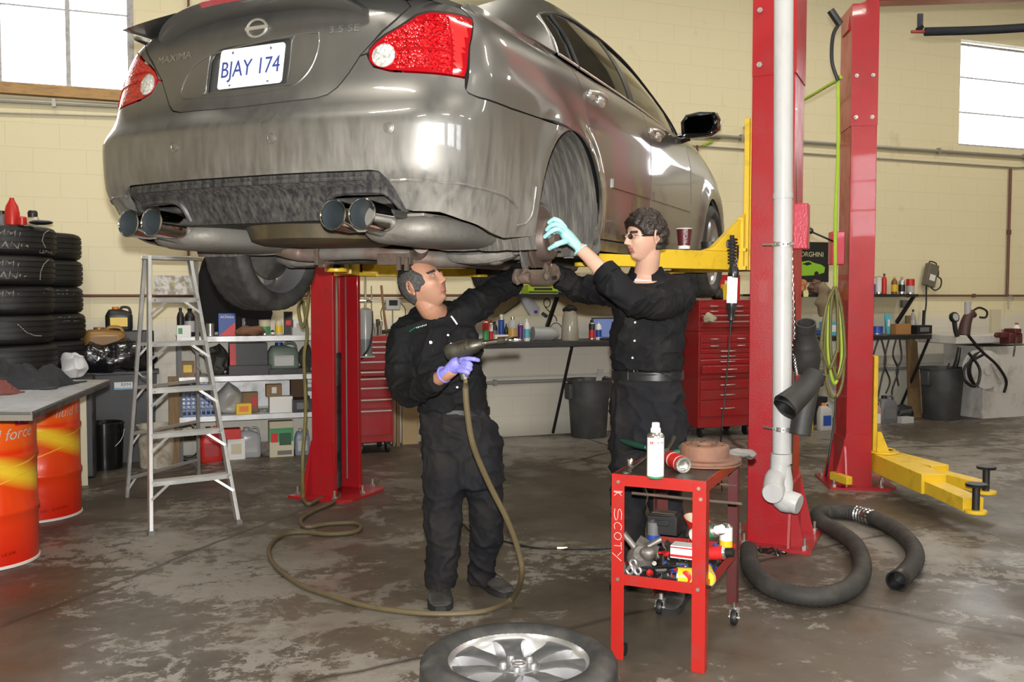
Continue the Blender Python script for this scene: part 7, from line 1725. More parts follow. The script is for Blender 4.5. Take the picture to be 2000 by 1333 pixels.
for i in range(n1):
    lab = '%s tyre of the nearer stack behind the steel table' % ORDN[i]
    if i == 8: lab = 'top tyre of the nearer stack, JIMMY CHANG chalked across its tread'
    if i == 7: lab = 'second tyre from the top of the nearer stack, with the chalked name repeated'
    if i == 6: lab = 'third tyre from the top of the nearer stack, only JIMMY chalked on it'
    t = tyre_thing(V((S1.x+rnd.uniform(-.012, .012), S1.y+rnd.uniform(-.01, .01), i*w1)), lab, .345, w1-.002, 'tyres in the nearer stack'); t['w'] = w1
    a, b = words1.get(i, (None, None)); r = .345; f0 = -1.06
    if a: chalk(t, a, f0, w1*.68, .085, r, i)
    if b: chalk(t, b, f0-.02, w1*.30, .085, r, i+3)
    if i == 8: chalk(t, 'LEXUS', f0+.86, w1*.16, .05, r)
    if i == 6: chalk(t, 'LEX', f0+.92, w1*.80, .045, r)
    if i in (8, 7, 5):
        bm = BM(); pts = {8: [(.95, .88), (.80, .75), (.74, .5), (.84, .25)], 7: [(1.0, .88), (.84, .72), (.74, .45), (.72, .15)], 5: [(.25, .70), (.42, .42), (.60, .30), (.78, .28)]}[i]
        for p_, q_ in zip(pts, pts[1:]): 
            for u in range(4):
                f = lambda v: (lambda a_, z_: V(((r+.001)*cos(f0+a_), (r+.001)*sin(f0+a_), w1*z_)))(p_[0]+(q_[0]-p_[0])*v, p_[1]+(q_[1]-p_[1])*v)
                tube(bm, [f(u/4), f(u/4+.17)], .0028, 5, 1, raw=True)
        obj('chalk_stroke', bm, CHK, t)
for i in range(n2):
    lab = '%s tyre of the further stack against the wall' % ORDN[i]
    t = tyre_thing(V((S2.x+rnd.uniform(-.015, .015)+(.02 if i == 5 else 0), S2.y, i*w2)), lab, .335, w2-.002, 'tyres in the further stack'); t['w'] = w2
    if i == 6: chalk(t, 'OR 21 IN', -1.06+.62, w2*.78, .05, .335)
    if i == 5: chalk(t, 'TIRC  OL', -1.06+.62, w2*.78, .05, .335)
# things standing on the nearer tyre stack
zt = zt1
def onst(x, Y): p = at(x, 430, Y); return V((p.x, p.y, zt))
t = thing('oil_bottle', 'red plastic bottle with a long neck standing on the tyre stack', 'bottle', onst(24, 6.85)); bm = BM(); lathe(bm, [(.045, 0), (.05, .004), (.05, .09), (.040, .14), (.022, .17), (.02, .18)], 20); obj('bottle_body', bm, mat('red_plastic', (.50, .02, .015), .35), t); bm = BM(); lathe(bm, [(.016, .178), (.016, .196), (0, .196)], 12); obj('cap', bm, MATS['red_plastic'], t)
t = thing('fluid_bottle', 'small cream bottle with a black cap standing on the tyre stack', 'bottle', onst(64, 6.85)); bm = BM(); box(bm, (0, 0, .03), (.08, .05, .06)); obj('bottle_body', bm, CREAM, t, bevel=.012); bm = BM(); lathe(bm, [(.032, .058), (.034, .09), (.026, .105), (0, .105)], 16); obj('cap', bm, BLK, t)
t = thing('red_cap', 'short red capped part beside the red bottle on the tyre stack', 'cap', onst(43, 6.80)); bm = BM(); lathe(bm, [(.03, 0), (.032, .05), (.02, .06), (0, .06)], 14); obj('cap_body', bm, MATS['red_plastic'], t)
t = thing('fluid_bottle', 'dark grey bottle with a black lid at the left end of the tyre stack top', 'bottle', onst(3, 6.88)); bm = BM(); lathe(bm, [(.045, 0), (.048, .004), (.048, .07), (.03, .085)], 16); obj('bottle_body', bm, GRY, t); bm = BM(); lathe(bm, [(.034, .08), (.034, .105), (0, .11)], 14); obj('cap', bm, BLK, t)
t = thing('rubber_pad', 'flat black rubber piece lying on the tyre stack beside the cream bottle', 'rubber part', onst(80, 6.82)); bm = BM(); ball(bm, (0, 0, .018), (.085, .05, .018), 20, 8); obj('pad_body', bm, BRUB, t)
# ---------------------------------------------------------------- dark corner between tyres and shelves
DK = mat('black_tote_plastic', (.014, .015, .018), .45, dirt=.4); NAVY = mat('dark_blue_tote', (.012, .02, .06), .45)
t = thing('storage_tote', 'tall black plastic bin with a white RPM label behind the ladder', 'bin', wp(222, .14, 0), WA)
bm = BM(); rings = [[V((x*k, y*k, z)) for x, y in ((-.34, -.115), (.34, -.115), (.34, .115), (-.34, .115))] for z, k in ((0, .88), (.76, 1.0), (.76, 1.05), (.79, 1.05))]; loft(bm, rings); obj('bin_body', bm, DK, t, smooth=30, bevel=.01)
s = mpp(240, .3); bm = BM(); p = wp(239, .26, 0)-t.location; lx = (p.x*cos(-WA)-p.y*sin(-WA)); box(bm, (lx, -.118, .665), (.145, .003, .062)); lb = obj('label', bm, WHT, t, smooth=0)
bm = BM(); text_bm(bm, 'RPM', .042, T(lx+.02, -.1205, .672) @ rot(90, 0, 0), .0004); obj('label_lettering', bm, BLK, lb, smooth=0)
bm = BM(); box(bm, (lx, -.1202, .642), (.143, .001, .012)); obj('label_stripe', bm, mat('light_blue', (.12, .35, .62), .4), lb, smooth=0)
bag = thing('rubbish_bag', 'shiny black rubbish bag slumped on top of the tall black bin', 'bag', wp(222, .31, .79), WA); bm = BM(); ball(bm, (0, 0, .11), (.33, .15, .14), 40, 24); wobble(bm, .07, 6.5)
for v in bm.verts: v.co.z = max(0, v.co.z)
obj('bag_skin', bm, mat('shiny_black_plastic_film', (.01, .01, .012), .16, coat=.6, bump=.6, bscale=28), bag, smooth=60)
t = thing('storage_case', 'black hard case lying behind the oil jugs on the black bin', 'case', wp(225, .10, .0), WA); bm = BM(); box(bm, (0, 0, .96), (.62, .09, .34)); obj('case_body', bm, DK, t, bevel=.015)
item('jug', 'oil_jug', 'bronze-gold motor oil jug lying on the black bag', 'jug', 165, 243, 630, 668, .26, 1.00, [GOLD, mat('brown_jug_label', (.20, .11, .04), .5), GOLD])
item('jug', 'oil_jug', 'black oil jug with an orange cap behind the bronze jug', 'jug', 208, 258, 609, 655, .09, 1.13, [BLK, YLW, ORG])
item('lump', 'plastic_bag', 'translucent white plastic bag standing at the corner of the black bin', 'bag', 119, 163, 664, 716, .95, .80, [mat('milky_plastic', (.62, .62, .64), .5)], dk=.25)
t = thing('storage_tote', 'dark tote standing between the tyres and the tall black bin', 'bin', wp(150, .75, 0), WA); bm = BM(); box(bm, (0, 0, .40), (.24, .26, .80)); obj('bin_body', bm, DK, t, bevel=.02)
t = thing('bucket', 'glossy black bucket with a wire handle standing before the dark bins', 'bucket', atz(205, 915), WA)
bm = BM(); lathe(bm, [(.128, 0), (.135, .004), (.150, .30), (.156, .30), (.156, .33), (.150, .33), (.150, .37), (.157, .372), (.157, .385), (.146, .385), (.14, .36), (0, .36)], 36, caps=False); obj('bucket_body', bm, mat('glossy_black_plastic', (.008, .008, .009), .15), t); bm = BM(); tube(bm, [V((-.155*cos(q), -.155*sin(q)*.5-.05, .33-.16*sin(q))) for q in [pi*i/10 for i in range(11)]], .003, 6, 2); obj('handle', bm, GALV, t)
t = thing('board', 'thin cream board leaning behind the second orange drum', 'board', wp(157, 1.15, 0), WA); bm = BM(); box(bm, (0, 0, .36), (.06, .02, .72)); obj('board_body', bm, CREAM, t)
t = thing('bucket', 'dirty cream plastic pail standing behind the ladder legs', 'bucket', atz(306, 912), WA)
bm = BM(); lathe(bm, [(.125, 0), (.13, .004), (.146, .28), (.153, .28), (.153, .30), (.148, .30), (.148, .33), (.155, .335), (.155, .355), (.145, .355), (.14, .30), (0, .30)], 36, caps=False); obj('bucket_body', bm, mat('dirty_cream_pail', (.50, .46, .38), .6, dirt=.9, dcol=(.20, .15, .10), dscale=9), t)
t = thing('wood_post', 'rough timber post standing at the left end of the metal shelves', 'post', wp(337, .50, 0), WA); bm = BM(); box(bm, (0, 0, .375), (.085, .085, .75)); obj('post_body', bm, mat('rough_timber', (.22, .14, .07), .8, dirt=.6, dscale=10, stretch=(6, 6, .6)), t, bevel=.004)
# black jacket hanging behind the left rear wheel
t = thing('hanging_coat', 'black coat hanging on the wall between the ladder and the left rear wheel', 'coat', wp(455, .12, 1.11), WA)
s = mpp(455, .12); bm = BM(); rings = []
for y, x0, x1 in ((655, 392, 520), (620, 390, 530), (580, 392, 520), (545, 393, 500), (520, 400, 470), (505, 408, 450)):
    z = (655-y)*s; rings.append([V(((x-455)*s, yy, z)) for x, yy in [(x0+(x1-x0)*q/12, -.05-.03*abs(sin(q*1.3))) for q in range(13)]+[(x1-(x1-x0)*q/12, .06) for q in range(13)]])
loft(bm, rings); obj('coat_cloth', bm, mat('black_coat_cloth', (.004, .004, .005), .9), t, smooth=60)
# ---------------------------------------------------------------- metal shelves
SHM = mat('silver_shelf_metal', (.55, .56, .57), .4, .5, dirt=.5, dcol=(.35, .33, .30), dscale=6)
a0_, a1_ = wab(345, 650, .45)[0], wab(690, 650, .45)[0]; ZS = (1.078, .735, .395)
sf = thing('shelving_unit', 'silver metal shelves loaded with cans and boxes left of the red lift column', 'shelves', wl((a0_+a1_)/2, .23), WA); W_ = a1_-a0_
for z in ZS:
    bm = BM(); box(bm, (0, 0, z-.004), (W_, .44, .008)); box(bm, (0, -.215, z-.022), (W_, .012, .044)); box(bm, (0, .215, z-.02), (W_, .012, .04)); obj('shelf', bm, SHM, sf, smooth=0)
for x in (-W_/2+.02, W_/2-.02):
    for y in (-.20, .20):
        bm = BM(); box(bm, (x, y, .54), (.035, .035, 1.08)); obj('upright', bm, mat('dark_shelf_upright', (.10, .10, .10), .5), sf, smooth=0)
bm = BM(); box(bm, (0, .218, .565), (W_-.05, .004, .30)); obj('back_panel', bm, SHM, sf, smooth=0)
L1, L2, L3 = ZS; KK = []
it = item
it('bottle', 'gear_oil_bottle', 'black bottle at the left end of the top shelf seen through the ladder', 'bottle', 346, 360, 595, 652, .38, L1, [BLK, BLK, BLK])
it('bottle', 'gear_oil_bottle', 'black bottle with a grey label seen between the ladder rails', 'bottle', 361, 381, 596, 650, .25, L1, [BLK, LGR, BLK])
it('bottle', 'gear_oil_bottle', 'black bottle with a grey label just right of the ladder on the top shelf', 'bottle', 382, 400, 604, 650, .16, L1, [BLK, LGR, BLK])
it('box', 'parts_box', 'small white and green box at the left end of the top shelf edge', 'box', 346, 372, 632, 655, .42, L1, [WHT, GRN], lw=.3, lx=-.25)
it('can', 'grease_can', 'silver can left of the blue and red tin on the top shelf', 'can', 403, 419, 625, 650, .30, L1, [SIL, SIL])
t = it('box', 'fluid_tin', 'blue and red rectangular tin with white lettering on the top shelf', 'tin', 427, 459, 606, 650, .30, L1, [BLU], d=.07)
s = mpp(443, .3); bm = BM(); v = [bm.verts.new(p) for p in ((-.07, -.0362, .002), (.07, -.0362, .002), (.07, -.0362, .12))]; bm.faces.new(v); obj('red_corner', bm, RDL, t, smooth=0)
bm = BM(); text_bm(bm, 'ACDelco', .030, T(0, -.0366, .165) @ rot(90, 0, 0), .0003, shear=.2); obj('tin_lettering', bm, WHT, t, smooth=0)
it('lump', 'shop_rag', 'brown crumpled rag on the top shelf beside the blue and red tin', 'rag', 461, 517, 630, 650, .34, L1, [mat('brown_rag', (.20, .10, .055), .9)])
it('box', 'parts_box', 'small grey house-shaped box behind the brown rag', 'box', 473, 494, 617, 650, .16, L1, [GRY, LGR])
it('can', 'paint_can', 'green and yellow can on the top shelf right of the brown rag', 'can', 506, 528, 619, 650, .26, L1, [GRN, CREAM])
it('bottle', 'small_bottle', 'small black bottle with white cap in front of the green can', 'bottle', 529, 536, 638, 650, .36, L1, [BLK, WHT, WHT])
it('bottle', 'polish_bottle', 'cream bottle with a yellow label on the top shelf', 'bottle', 537, 552, 617, 650, .26, L1, [CREAM, YLW, WHT])
it('box', 'power_tool_case', 'black and red cordless tool body on the top shelf near the red column', 'tool', 555, 571, 605, 650, .24, L1, [BLK, RDL], lh=.2)
it('box', 'parts_box', 'white carton stacked at the right end of the top shelf', 'box', 572, 601, 622, 650, .18, L1, [WHT, LGR])
it('box', 'parts_box', 'pale blue-grey carton in front of the white carton by the red column', 'box', 570, 604, 636, 651, .38, L1, [LGR])
# middle shelf
it('box', 'car_battery', 'black car battery with red ends on the middle shelf', 'battery', 448, 519, 672, 716, .28, L2+.08, [BLK, RDL], lw=.16, lx=-.42, lh=.95, d=.17)
it('box', 'plastic_tray', 'low black tray under the battery on the middle shelf', 'tray', 445, 525, 716, 735, .28, L2, [BLK], d=.26)
it('jug', 'coolant_jug', 'grey-green jug with a blue handle on the middle shelf', 'jug', 522, 582, 668, 722, .30, L2+.03, [mat('grey_green_jug', (.13, .17, .14), .45), LGR, BLU])
it('box', 'plastic_tray', 'black drip tray under the grey-green jug', 'tray', 522, 590, 724, 735, .30, L2, [BLK], d=.28)
it('lump', 'cable_heap', 'heap of dark coiled cables at the left of the middle shelf', 'cables', 404, 447, 672, 733, .26, L2, [mat('dark_cable_mass', (.035, .033, .03), .6, dirt=.6)], amp=.05, sc=14)
it('box', 'parts_box', 'little brown carton at the far left of the middle shelf', 'box', 352, 378, 706, 735, .30, L2, [BRN, YLW])
it('lump', 'engine_part', 'dark oily casting at the right end of the middle shelf', 'engine part', 584, 612, 676, 733, .24, L2, [DUSTY], amp=.04, sc=12)
# lower shelf
t = thing('crate', 'blue plastic lattice crate on the lowest shelf seen through the ladder', 'crate', wp(380, .27, L3), WA); s = mpp(380, .27); cw, chh = 70*s, 62*s; bm = BM()
for z in (.005, chh*.25, chh*.5, chh*.75, chh):
    for y in (-.13, .13): box(bm, (0, y, z), (cw, .006, .012))
    for x in (-cw/2, cw/2): box(bm, (x, 0, z), (.006, .26, .012))
for k in range(9):
    for y in (-.13, .13): box(bm, (-cw/2+cw*k/8, y, chh/2), (.010, .006, chh))
for k in range(5):
    for x in (-cw/2, cw/2): box(bm, (x, -.13+.26*k/4, chh/2), (.006, .01, chh))
box(bm, (0, 0, .004), (cw, .26, .006)); obj('crate_lattice', bm, mat('pale_blue_crate', (.20, .27, .50), .5), t, smooth=0)
it('lump', 'plastic_bag', 'pale plastic bag of tubing on the lowest shelf beside the crate', 'bag', 422, 470, 748, 808, .28, L3, [mat('pale_film', (.42, .41, .40), .35)], amp=.05, sc=9)
it('box', 'carton', 'brown carton with a red label on the lowest shelf', 'box', 469, 501, 762, 800, .20, L3, [BRN, RDL], lw=.35, lx=.25)
it('box', 'carton', 'small yellow and orange carton at the front of the lowest shelf', 'box', 459, 488, 786, 807, .38, L3, [YLW, ORG])
it('box', 'carton', 'white carton with an open brown carton on it near the red column', 'box', 524, 568, 776, 807, .34, L3, [WHT])
it('box', 'carton', 'open brown carton stacked on the white carton on the lowest shelf', 'box', 518, 548, 752, 776, .32, L3+31*mpp(540, .34), [BRN, WHT], lw=.3)
it('box', 'carton', 'dark brown carton at the right end of the lowest shelf', 'box', 566, 598, 744, 782, .16, L3+.10, [mat('dark_brown_card', (.10, .06, .035), .8)])
it('box', 'tool_case', 'flat black tool case at the right front of the lowest shelf', 'case', 567, 604, 782, 807, .34, L3, [BLK, GRY], d=.24)
it('box', 'tool_case', 'black case supporting the dark brown carton at the back', 'case', 570, 602, 783, 807, .10, L3, [BLK], d=.12)
# floor under the shelves
t = it('jug', 'fuel_can', 'red plastic fuel can on the floor under the shelves', 'fuel can', 388, 430, 824, 893, .42, 0, [MATS['red_plastic'], mat('darker_red', (.30, .01, .01), .4), BLK])
it('box', 'carton', 'white carton on the floor right of the red fuel can', 'box', 441, 474, 848, 889, .36, 0, [WHT, CREAM])
it('box', 'tool_tray', 'red plastic tray resting on the white carton', 'tray', 430, 466, 828, 848, .36, 41*mpp(458, .36), [MATS['red_plastic']], d=.12)
t = thing('vacuum_hose', 'coiled black vacuum hose on the floor left of the red fuel can', 'hose', wp(364, .32, 0), WA); bm = BM(); tube(bm, [V((.10*cos(q), .02*q/6-.05, .14+.12*sin(q))) for q in [i*.5 for i in range(22)]], .019, 10, 3, rib=.08); obj('hose', bm, BRUB, t, smooth=60)
it('jug', 'water_jug', 'clear plastic jug upside-down on the floor under the shelves', 'jug', 462, 506, 826, 884, .28, 0, [mat('clear_grey_plastic', (.40, .41, .42), .25), LGR, LGR])
it('lump', 'alternator', 'dusty alternator on the floor left of the green and white box', 'engine part', 505, 527, 852, 884, .30, 0, [DUST2], amp=.02, sc=24)
t = it('box', 'seed_box', 'cream box with a green front and red badge on the floor under the shelves', 'box', 523, 569, 816, 886, .34, 0, [CREAM], d=.12)
s = mpp(546, .34); w, h = 46*s, 70*s
for nm, c, sz, m_ in (('green_panel', (0, .62), (.98, .38), GRN), ('picture_panel', (.15, .50), (.5, .34), mat('dark_green_print', (.02, .07, .03), .4)), ('red_badge', (-.30, .55), (.26, .26), RDL), ('barcode', (.12, .12), (.6, .12), GRY)):
    bm = BM(); box(bm, (c[0]*w, -.061-.0006*(1 if nm == 'green_panel' else 2), c[1]*h), (sz[0]*w, .001, sz[1]*h)); obj(nm, bm, m_, t, smooth=0)
it('jug', 'washer_fluid_jug', 'grey-blue jug on the floor against the red lift column', 'jug', 573, 602, 834, 886, .34, 0, [mat('grey_blue_plastic', (.20, .24, .30), .4), LGR, LGR])
# ---------------------------------------------------------------- tool chests
TCR = mat('red_tool_chest', (.30, .010, .014), .3, dirt=.3, coat=.3); TCD = mat('dark_red_chest_side', (.17, .008, .010), .4); HND = mat('aluminium_pull', (.55, .52, .48), .3, .8)
def chest(name, label, x0, b, W__, z0, z1, D_, rows, t=None, split=None):
    """rows: (z bottom, z top, pull-out) drawers, each with a full or short pull"""
    t = t or thing(name, label, 'tool chest', wp(x0, b, 0, 750), WA)
    bm = BM(); box(bm, (W__/2, D_/2, (z0+z1)/2), (W__, D_, z1-z0)); obj('cabinet', bm, TCR, t, smooth=0, bevel=.006)
    for za, zb, out, kind in rows:
        segs = ((.02, W__-.02),) if kind != 2 else ((.02, W__/2-.005), (W__/2+.005, W__-.02))
        for xa, xb in segs:
            bm = BM(); box(bm, ((xa+xb)/2, -.006-out/2, (za+zb)/2), (xb-xa, .012+out, zb-za-.008)); d = obj('drawer', bm, TCR, t, smooth=0, bevel=.003)
            if kind == 0: bm = BM(); box(bm, ((xa+xb)/2, -.018-out, zb-.014), (xb-xa, .014, .012)); obj('drawer_pull', bm, HND, d, smooth=0)
            else: bm = BM(); q = .16 if kind == 1 else .09; tube(bm, [V(((xa+xb)/2-q/2, -.010-out, (za+zb)/2)), V(((xa+xb)/2-q/2+.01, -.03-out, (za+zb)/2)), V(((xa+xb)/2+q/2-.01, -.03-out, (za+zb)/2)), V(((xa+xb)/2+q/2, -.010-out, (za+zb)/2))], .006, 8, 3); obj('drawer_pull', bm, HND, d)
    return t
s = mpp(735, .5); zz = lambda y, b=.5, x=735: CAMH-(y-HY)*mpp(x, b)
c1 = chest('tool_chest', 'red roller tool chest between the left lift column and the first mechanic', 694, .52, .345, .10, zz(736), .42, [(zz(852), zz(800), 0, 0), (zz(799), zz(778), 0, 0), (zz(777), zz(755), 0, 0), (zz(754), zz(737), 0, 0)])
c1 = chest('tool_chest', None, 694, .52, .33, zz(735), zz(657), .36, [(zz(734), zz(722), .10, 0), (zz(721), zz(703), .06, 0), (zz(702), zz(686), 0, 0), (zz(685), zz(675), 0, 0), (zz(674), zz(665), 0, 0)], t=c1)
for x in (.05, .30):
    for y in (.05, .37):
        bm = BM(); cyl(bm, (x-.015, y, .05), (x+.015, y, .05), .05, n=18); box(bm, (x, y, .09), (.05, .06, .02)); obj('caster', bm, BRUB, c1)
b0 = wp(714, .72, zz(692, .72, 714)); gt = thing('oil_reservoir', 'grey translucent oil reservoir cylinder with gauge and hose beside the lift column', 'tank', b0, WA)
r = 13*mpp(714, .72); h = 84*mpp(714, .72)
bm = BM(); lathe(bm, [(r*1.1, -.012), (r*1.1, 0), (r, .0), (r, h*.35), (r, h), (r*.95, h+.01), (r*.4, h+.03), (0, h+.03)], 26, mis=[0, 0, 1, 2, 2, 0, 0], caps=False); obj('tank_body', bm, [SIL, mat('murky_grey_fluid', (.16, .17, .18), .2), mat('cloudy_grey_plastic', (.30, .31, .31), .25)], gt)
bm = BM(); cyl(bm, (0, 0, h+.02), (0, 0, h+.30), .012, n=10); cyl(bm, (-.05, 0, h+.09), (.06, 0, h+.09), .012, n=10); ball(bm, (.03, -.02, h+.10), .022, 10, 8); cyl(bm, (.055, 0, h+.0), (.055, 0, h+.22), .006, n=8); obj('valve_set', bm, CHROME, gt)
bm = BM(); tube(bm, [(.058, -.0, h+.0), (.056, -.02, h-.14), (.02, -.07, h-.30), (-.06, -.06, h-.42)], .009, 8); obj('hose', bm, BRUB, gt)
bm = BM(); box(bm, (0, .10, -.02), (.13, .36, .012)); obj('support_plate', bm, SIL, gt)
zc = zz(657)
t = thing('hammer', 'wooden-handled hammer standing in the tools on the small red chest', 'hammer', wp(750, .32, zc), WA); bm = BM(); tube(bm, [V((.03, 0, .0)), V((0, 0, .22)), V((-.02, .01, .46))], [.014, .011, .012], 10); obj('handle', bm, mat('worn_wood_handle', (.24, .13, .055), .6), t); bm = BM(); cyl(bm, (-.02, -.04, .03), (.08, .05, .04), .02, n=12); obj('hammer_head', bm, GUN, t)
t = thing('charger', 'small silver charger unit on a thin post with dangling leads above the red chest', 'charger', wp(767, .30, zc), WA); bm = BM(); box(bm, (0, 0, .28), (.14, .06, .10)); obj('charger_body', bm, LGR, t, bevel=.01); bm = BM(); box(bm, (-.0, -.032, .30), (.08, .004, .05)); obj('display', bm, BLK, t); bm = BM(); cyl(bm, (0, 0, 0), (0, 0, .24), .008, n=8); obj('post', bm, CHROME, t); bm = BM(); tube(bm, [(.07, 0, .30), (.12, 0, .24), (.11, 0, .12), (.05, 0, .14)], .004, 6); tube(bm, [(-.07, 0, .30), (-.11, 0, .22), (-.10, 0, .14)], .004, 6); obj('lead', bm, BRUB, t)
for k, (x, h_, m_, lab) in enumerate(((732, .11, CHROME, 'short chrome socket bar at the left of the chest-top tools'), (738, .15, GUN, 'dark punch standing among the chest-top tools'), (744, .13, CHROME, 'chrome spanner standing left of the hammer'))):
    t = thing('hand_tool', lab, 'hand tool', wp(x, .34, zc), WA); bm = BM(); cyl(bm, (0, 0, 0), (0, 0, h_), .012, n=10); cyl(bm, (0, 0, h_*.7), (0, 0, h_), .018, n=6); obj('tool_body', bm, m_, t)
# boards and block beside the small chest
t = thing('board', 'pale plywood board leaning on the wall behind the first mechanic', 'board', wp(800, .10, 0), WA); bm = BM(); box(bm, (0, 0, .20), (.16, .03, .42)); obj('board_body', bm, mat('pale_plywood', (.42, .30, .16), .7), t)
t = thing('broom_handle', 'thin dark timber strip leaning beside the small red chest', 'timber', wp(776, .18, 0), WA); bm = BM(); box(bm, (0, 0, .30), (.035, .03, .60)); box(bm, (-.04, 0, .26), (.02, .03, .52)); obj('timber_body', bm, MATS['rough_timber'], t)
B2 = .78
zq = lambda y, b=B2, x=1400: CAMH-(y-HY)*mpp(x, b)
c2_ = chest('tool_chest', 'large red roller cabinet with many drawers behind the second mechanic', 1364, B2, .66, .10, zq(648), .45, [(zq(815), zq(783), 0, 1), (zq(782), zq(763), 0, 1), (zq(762), zq(744), 0, 1), (zq(741), zq(733), 0, 1), (zq(730), zq(714), .03, 1), (zq(712), zq(702), 0, 1), (zq(701), zq(692), 0, 1), (zq(691), zq(682), 0, 1), (zq(681), zq(671), 0, 2), (zq(670), zq(655), 0, 2)])
chest('tool_chest', None, 1372, B2-.02, .62, zq(648), zq(586), .32, [(zq(640), zq(626), .02, 0), (zq(624), zq(614), 0, 0), (zq(613), zq(604), 0, 2), (zq(603), zq(594), 0, 2)], t=c2_)
for x in (.06, .60):
    for y in (.05, .40): bm = BM(); cyl(bm, (x-.015, y, .05), (x+.015, y, .05), .05, n=18); box(bm, (x, y, .09), (.05, .06, .02)); obj('caster', bm, BRUB, c2_)
it('lump', 'shop_rag', 'pale rag on the open lid of the large red cabinet', 'rag', 1370, 1398, 612, 630, B2+.10, zq(630, B2+.1), [mat('pale_rag', (.40, .36, .26), .9)])
zk = zq(586)
it('lump', 'glove_heap', 'dark gloves heaped on top of the large red cabinet', 'gloves', 1385, 1425, 562, 586, B2-.15, zk, [BRUB]); it('box', 'parts_box', 'red box with white labels standing on the large red cabinet', 'box', 1393, 1440, 538, 586, B2-.25, zk, [RDL, WHT], lw=.3, lx=-.1)
it('box', 'parts_box', 'small yellow box beside the red box on the large cabinet', 'box', 1408, 1424, 556, 586, B2-.10, zk, [YLW])
# ---------------------------------------------------------------- long wall bench with upper shelf
BNT = mat('dark_bench_top', (.035, .03, .026), .5, dirt=.8, dcol=(.25, .21, .16), dscale=10, lo=.5); BNS = mat('black_angle_steel', (.012, .011, .011), .5)
ZB, ZU = .985, 1.445
for x0_, x1_, lows, ups, bk_, lab in ((930, 1335, (1118,), (1090,), .0, 'long dark wall bench with upper shelf behind the two mechanics'), (1500, 1817, (1817,), (1787,), .13, 'dark wall bench with upper shelf behind and right of the second red lift')):
    ba0, ba1 = wab(x0_, 660, .5)[0], wab(x1_, 660, .5)[0]; bn = thing('workbench', lab, 'workbench', wl((ba0+ba1)/2, 0), WA); BW = ba1-ba0
    bm = BM(); box(bm, (0, -(.52+.02+bk_)/2, ZB-.008), (BW, .50-bk_, .016)); obj('bench_top', bm, BNT, bn, smooth=0); bm = BM(); box(bm, (0, -.515, ZB-.028), (BW, .012, .045)); obj('bench_edge', bm, BNS, bn, smooth=0)
    bm = BM(); box(bm, (0, -.16, ZU-.008), (BW, .28, .016)); box(bm, (0, -.30, ZU-.015), (BW, .012, .03)); obj('upper_shelf', bm, BNS, bn, smooth=0)
    for px_ in lows:
        x = min(wab(px_, 665, .5)[0]-(ba0+ba1)/2, BW/2-.01); bm = BM(); cyl(bm, (x, -.50, ZB-.03), (x, -.03, .02), .016, n=8); obj('lower_brace', bm, BNS, bn)
    for px_ in ups:
        x = min(wab(px_, 575, .3)[0]-(ba0+ba1)/2, BW/2-.012)
        bm = BM(); hexa(bm, [(x-.015, -.03, ZU-.36), (x+.015, -.03, ZU-.36), (x+.015, -.01, ZU-.32), (x-.015, -.01, ZU-.32), (x-.015, -.30, ZU-.03), (x+.015, -.30, ZU-.03), (x+.015, -.28, ZU-.0), (x-.015, -.28, ZU-.0)]); obj('upper_brace', bm, BNS, bn)
BI = [('spray', 'spray_can', 'red and green spray can at the left end of the bench, beside the first mechanic', 'spray can', 942, 955, 618, 666, .44, [GRN, RDL, RDL]),
('spray', 'spray_can', 'slim red spray can just right of the red and green can', 'spray can', 955, 963, 622, 665, .42, [RDL, WHT, RDL]),
('bottle', 'brake_fluid_bottle', 'small dark bottle behind the two red cans on the bench', 'bottle', 960, 972, 612, 650, .22, [BLK, GRY, BLK]),
('spray', 'spray_can', 'blue spray can with a white cap on the bench', 'spray can', 973, 985, 598, 650, .24, [BLU, BLU, WHT]),
('bottle', 'brake_fluid_bottle', 'dark green bottle right of the blue spray can', 'bottle', 985, 992, 616, 650, .22, [mat('dark_green_glass', (.01, .05, .03), .2), BLK, BLK]),
('box', 'paper_stack', 'stack of loose papers on the bench in front of the blue can', 'papers', 963, 991, 648, 662, .40, [WHT, ORG]),
('bottle', 'additive_bottle', 'clear bottle with a gold label on the bench', 'bottle', 992, 1010, 614, 662, .38, [LGR, mat('gold_label', (.50, .30, .08), .4), SIL]),
('spray', 'spray_can', 'purple and silver can right of the gold-labelled bottle', 'spray can', 1011, 1022, 622, 662, .38, [PUR, PUR, LGR]),
('bottle', 'additive_bottle', 'white bottle with a teal and red top label on the bench', 'bottle', 1023, 1035, 618, 662, .38, [WHT, TEAL, WHT]),
('spray', 'spray_can', 'red and black spray can left of the laptop', 'spray can', 1150, 1162, 619, 658, .34, [RDL, BLK, BLK]),
('bottle', 'additive_bottle', 'white bottle with a blue label beside the laptop', 'bottle', 1163, 1175, 622, 658, .36, [WHT, BLU, LGR])]
for k_, n_, l_, c_, x0, x1, yt, yb, b, ms in BI: item(k_, n_, l_, c_, x0, x1, yt, yb, b, ZB, ms)
t = thing('water_jug', 'clear plastic jug lying on its side on the bench', 'jug', wp(1064, .34, ZB), WA); bm = BM(); tube(bm, [(-.13, 0, .07), (.05, 0, .065), (.11, 0, .06), (.15, 0, .045)], [.072, .07, .05, .02], 18, 4); obj('jug_body', bm, mat('frosted_plastic', (.34, .35, .34), .35), t)
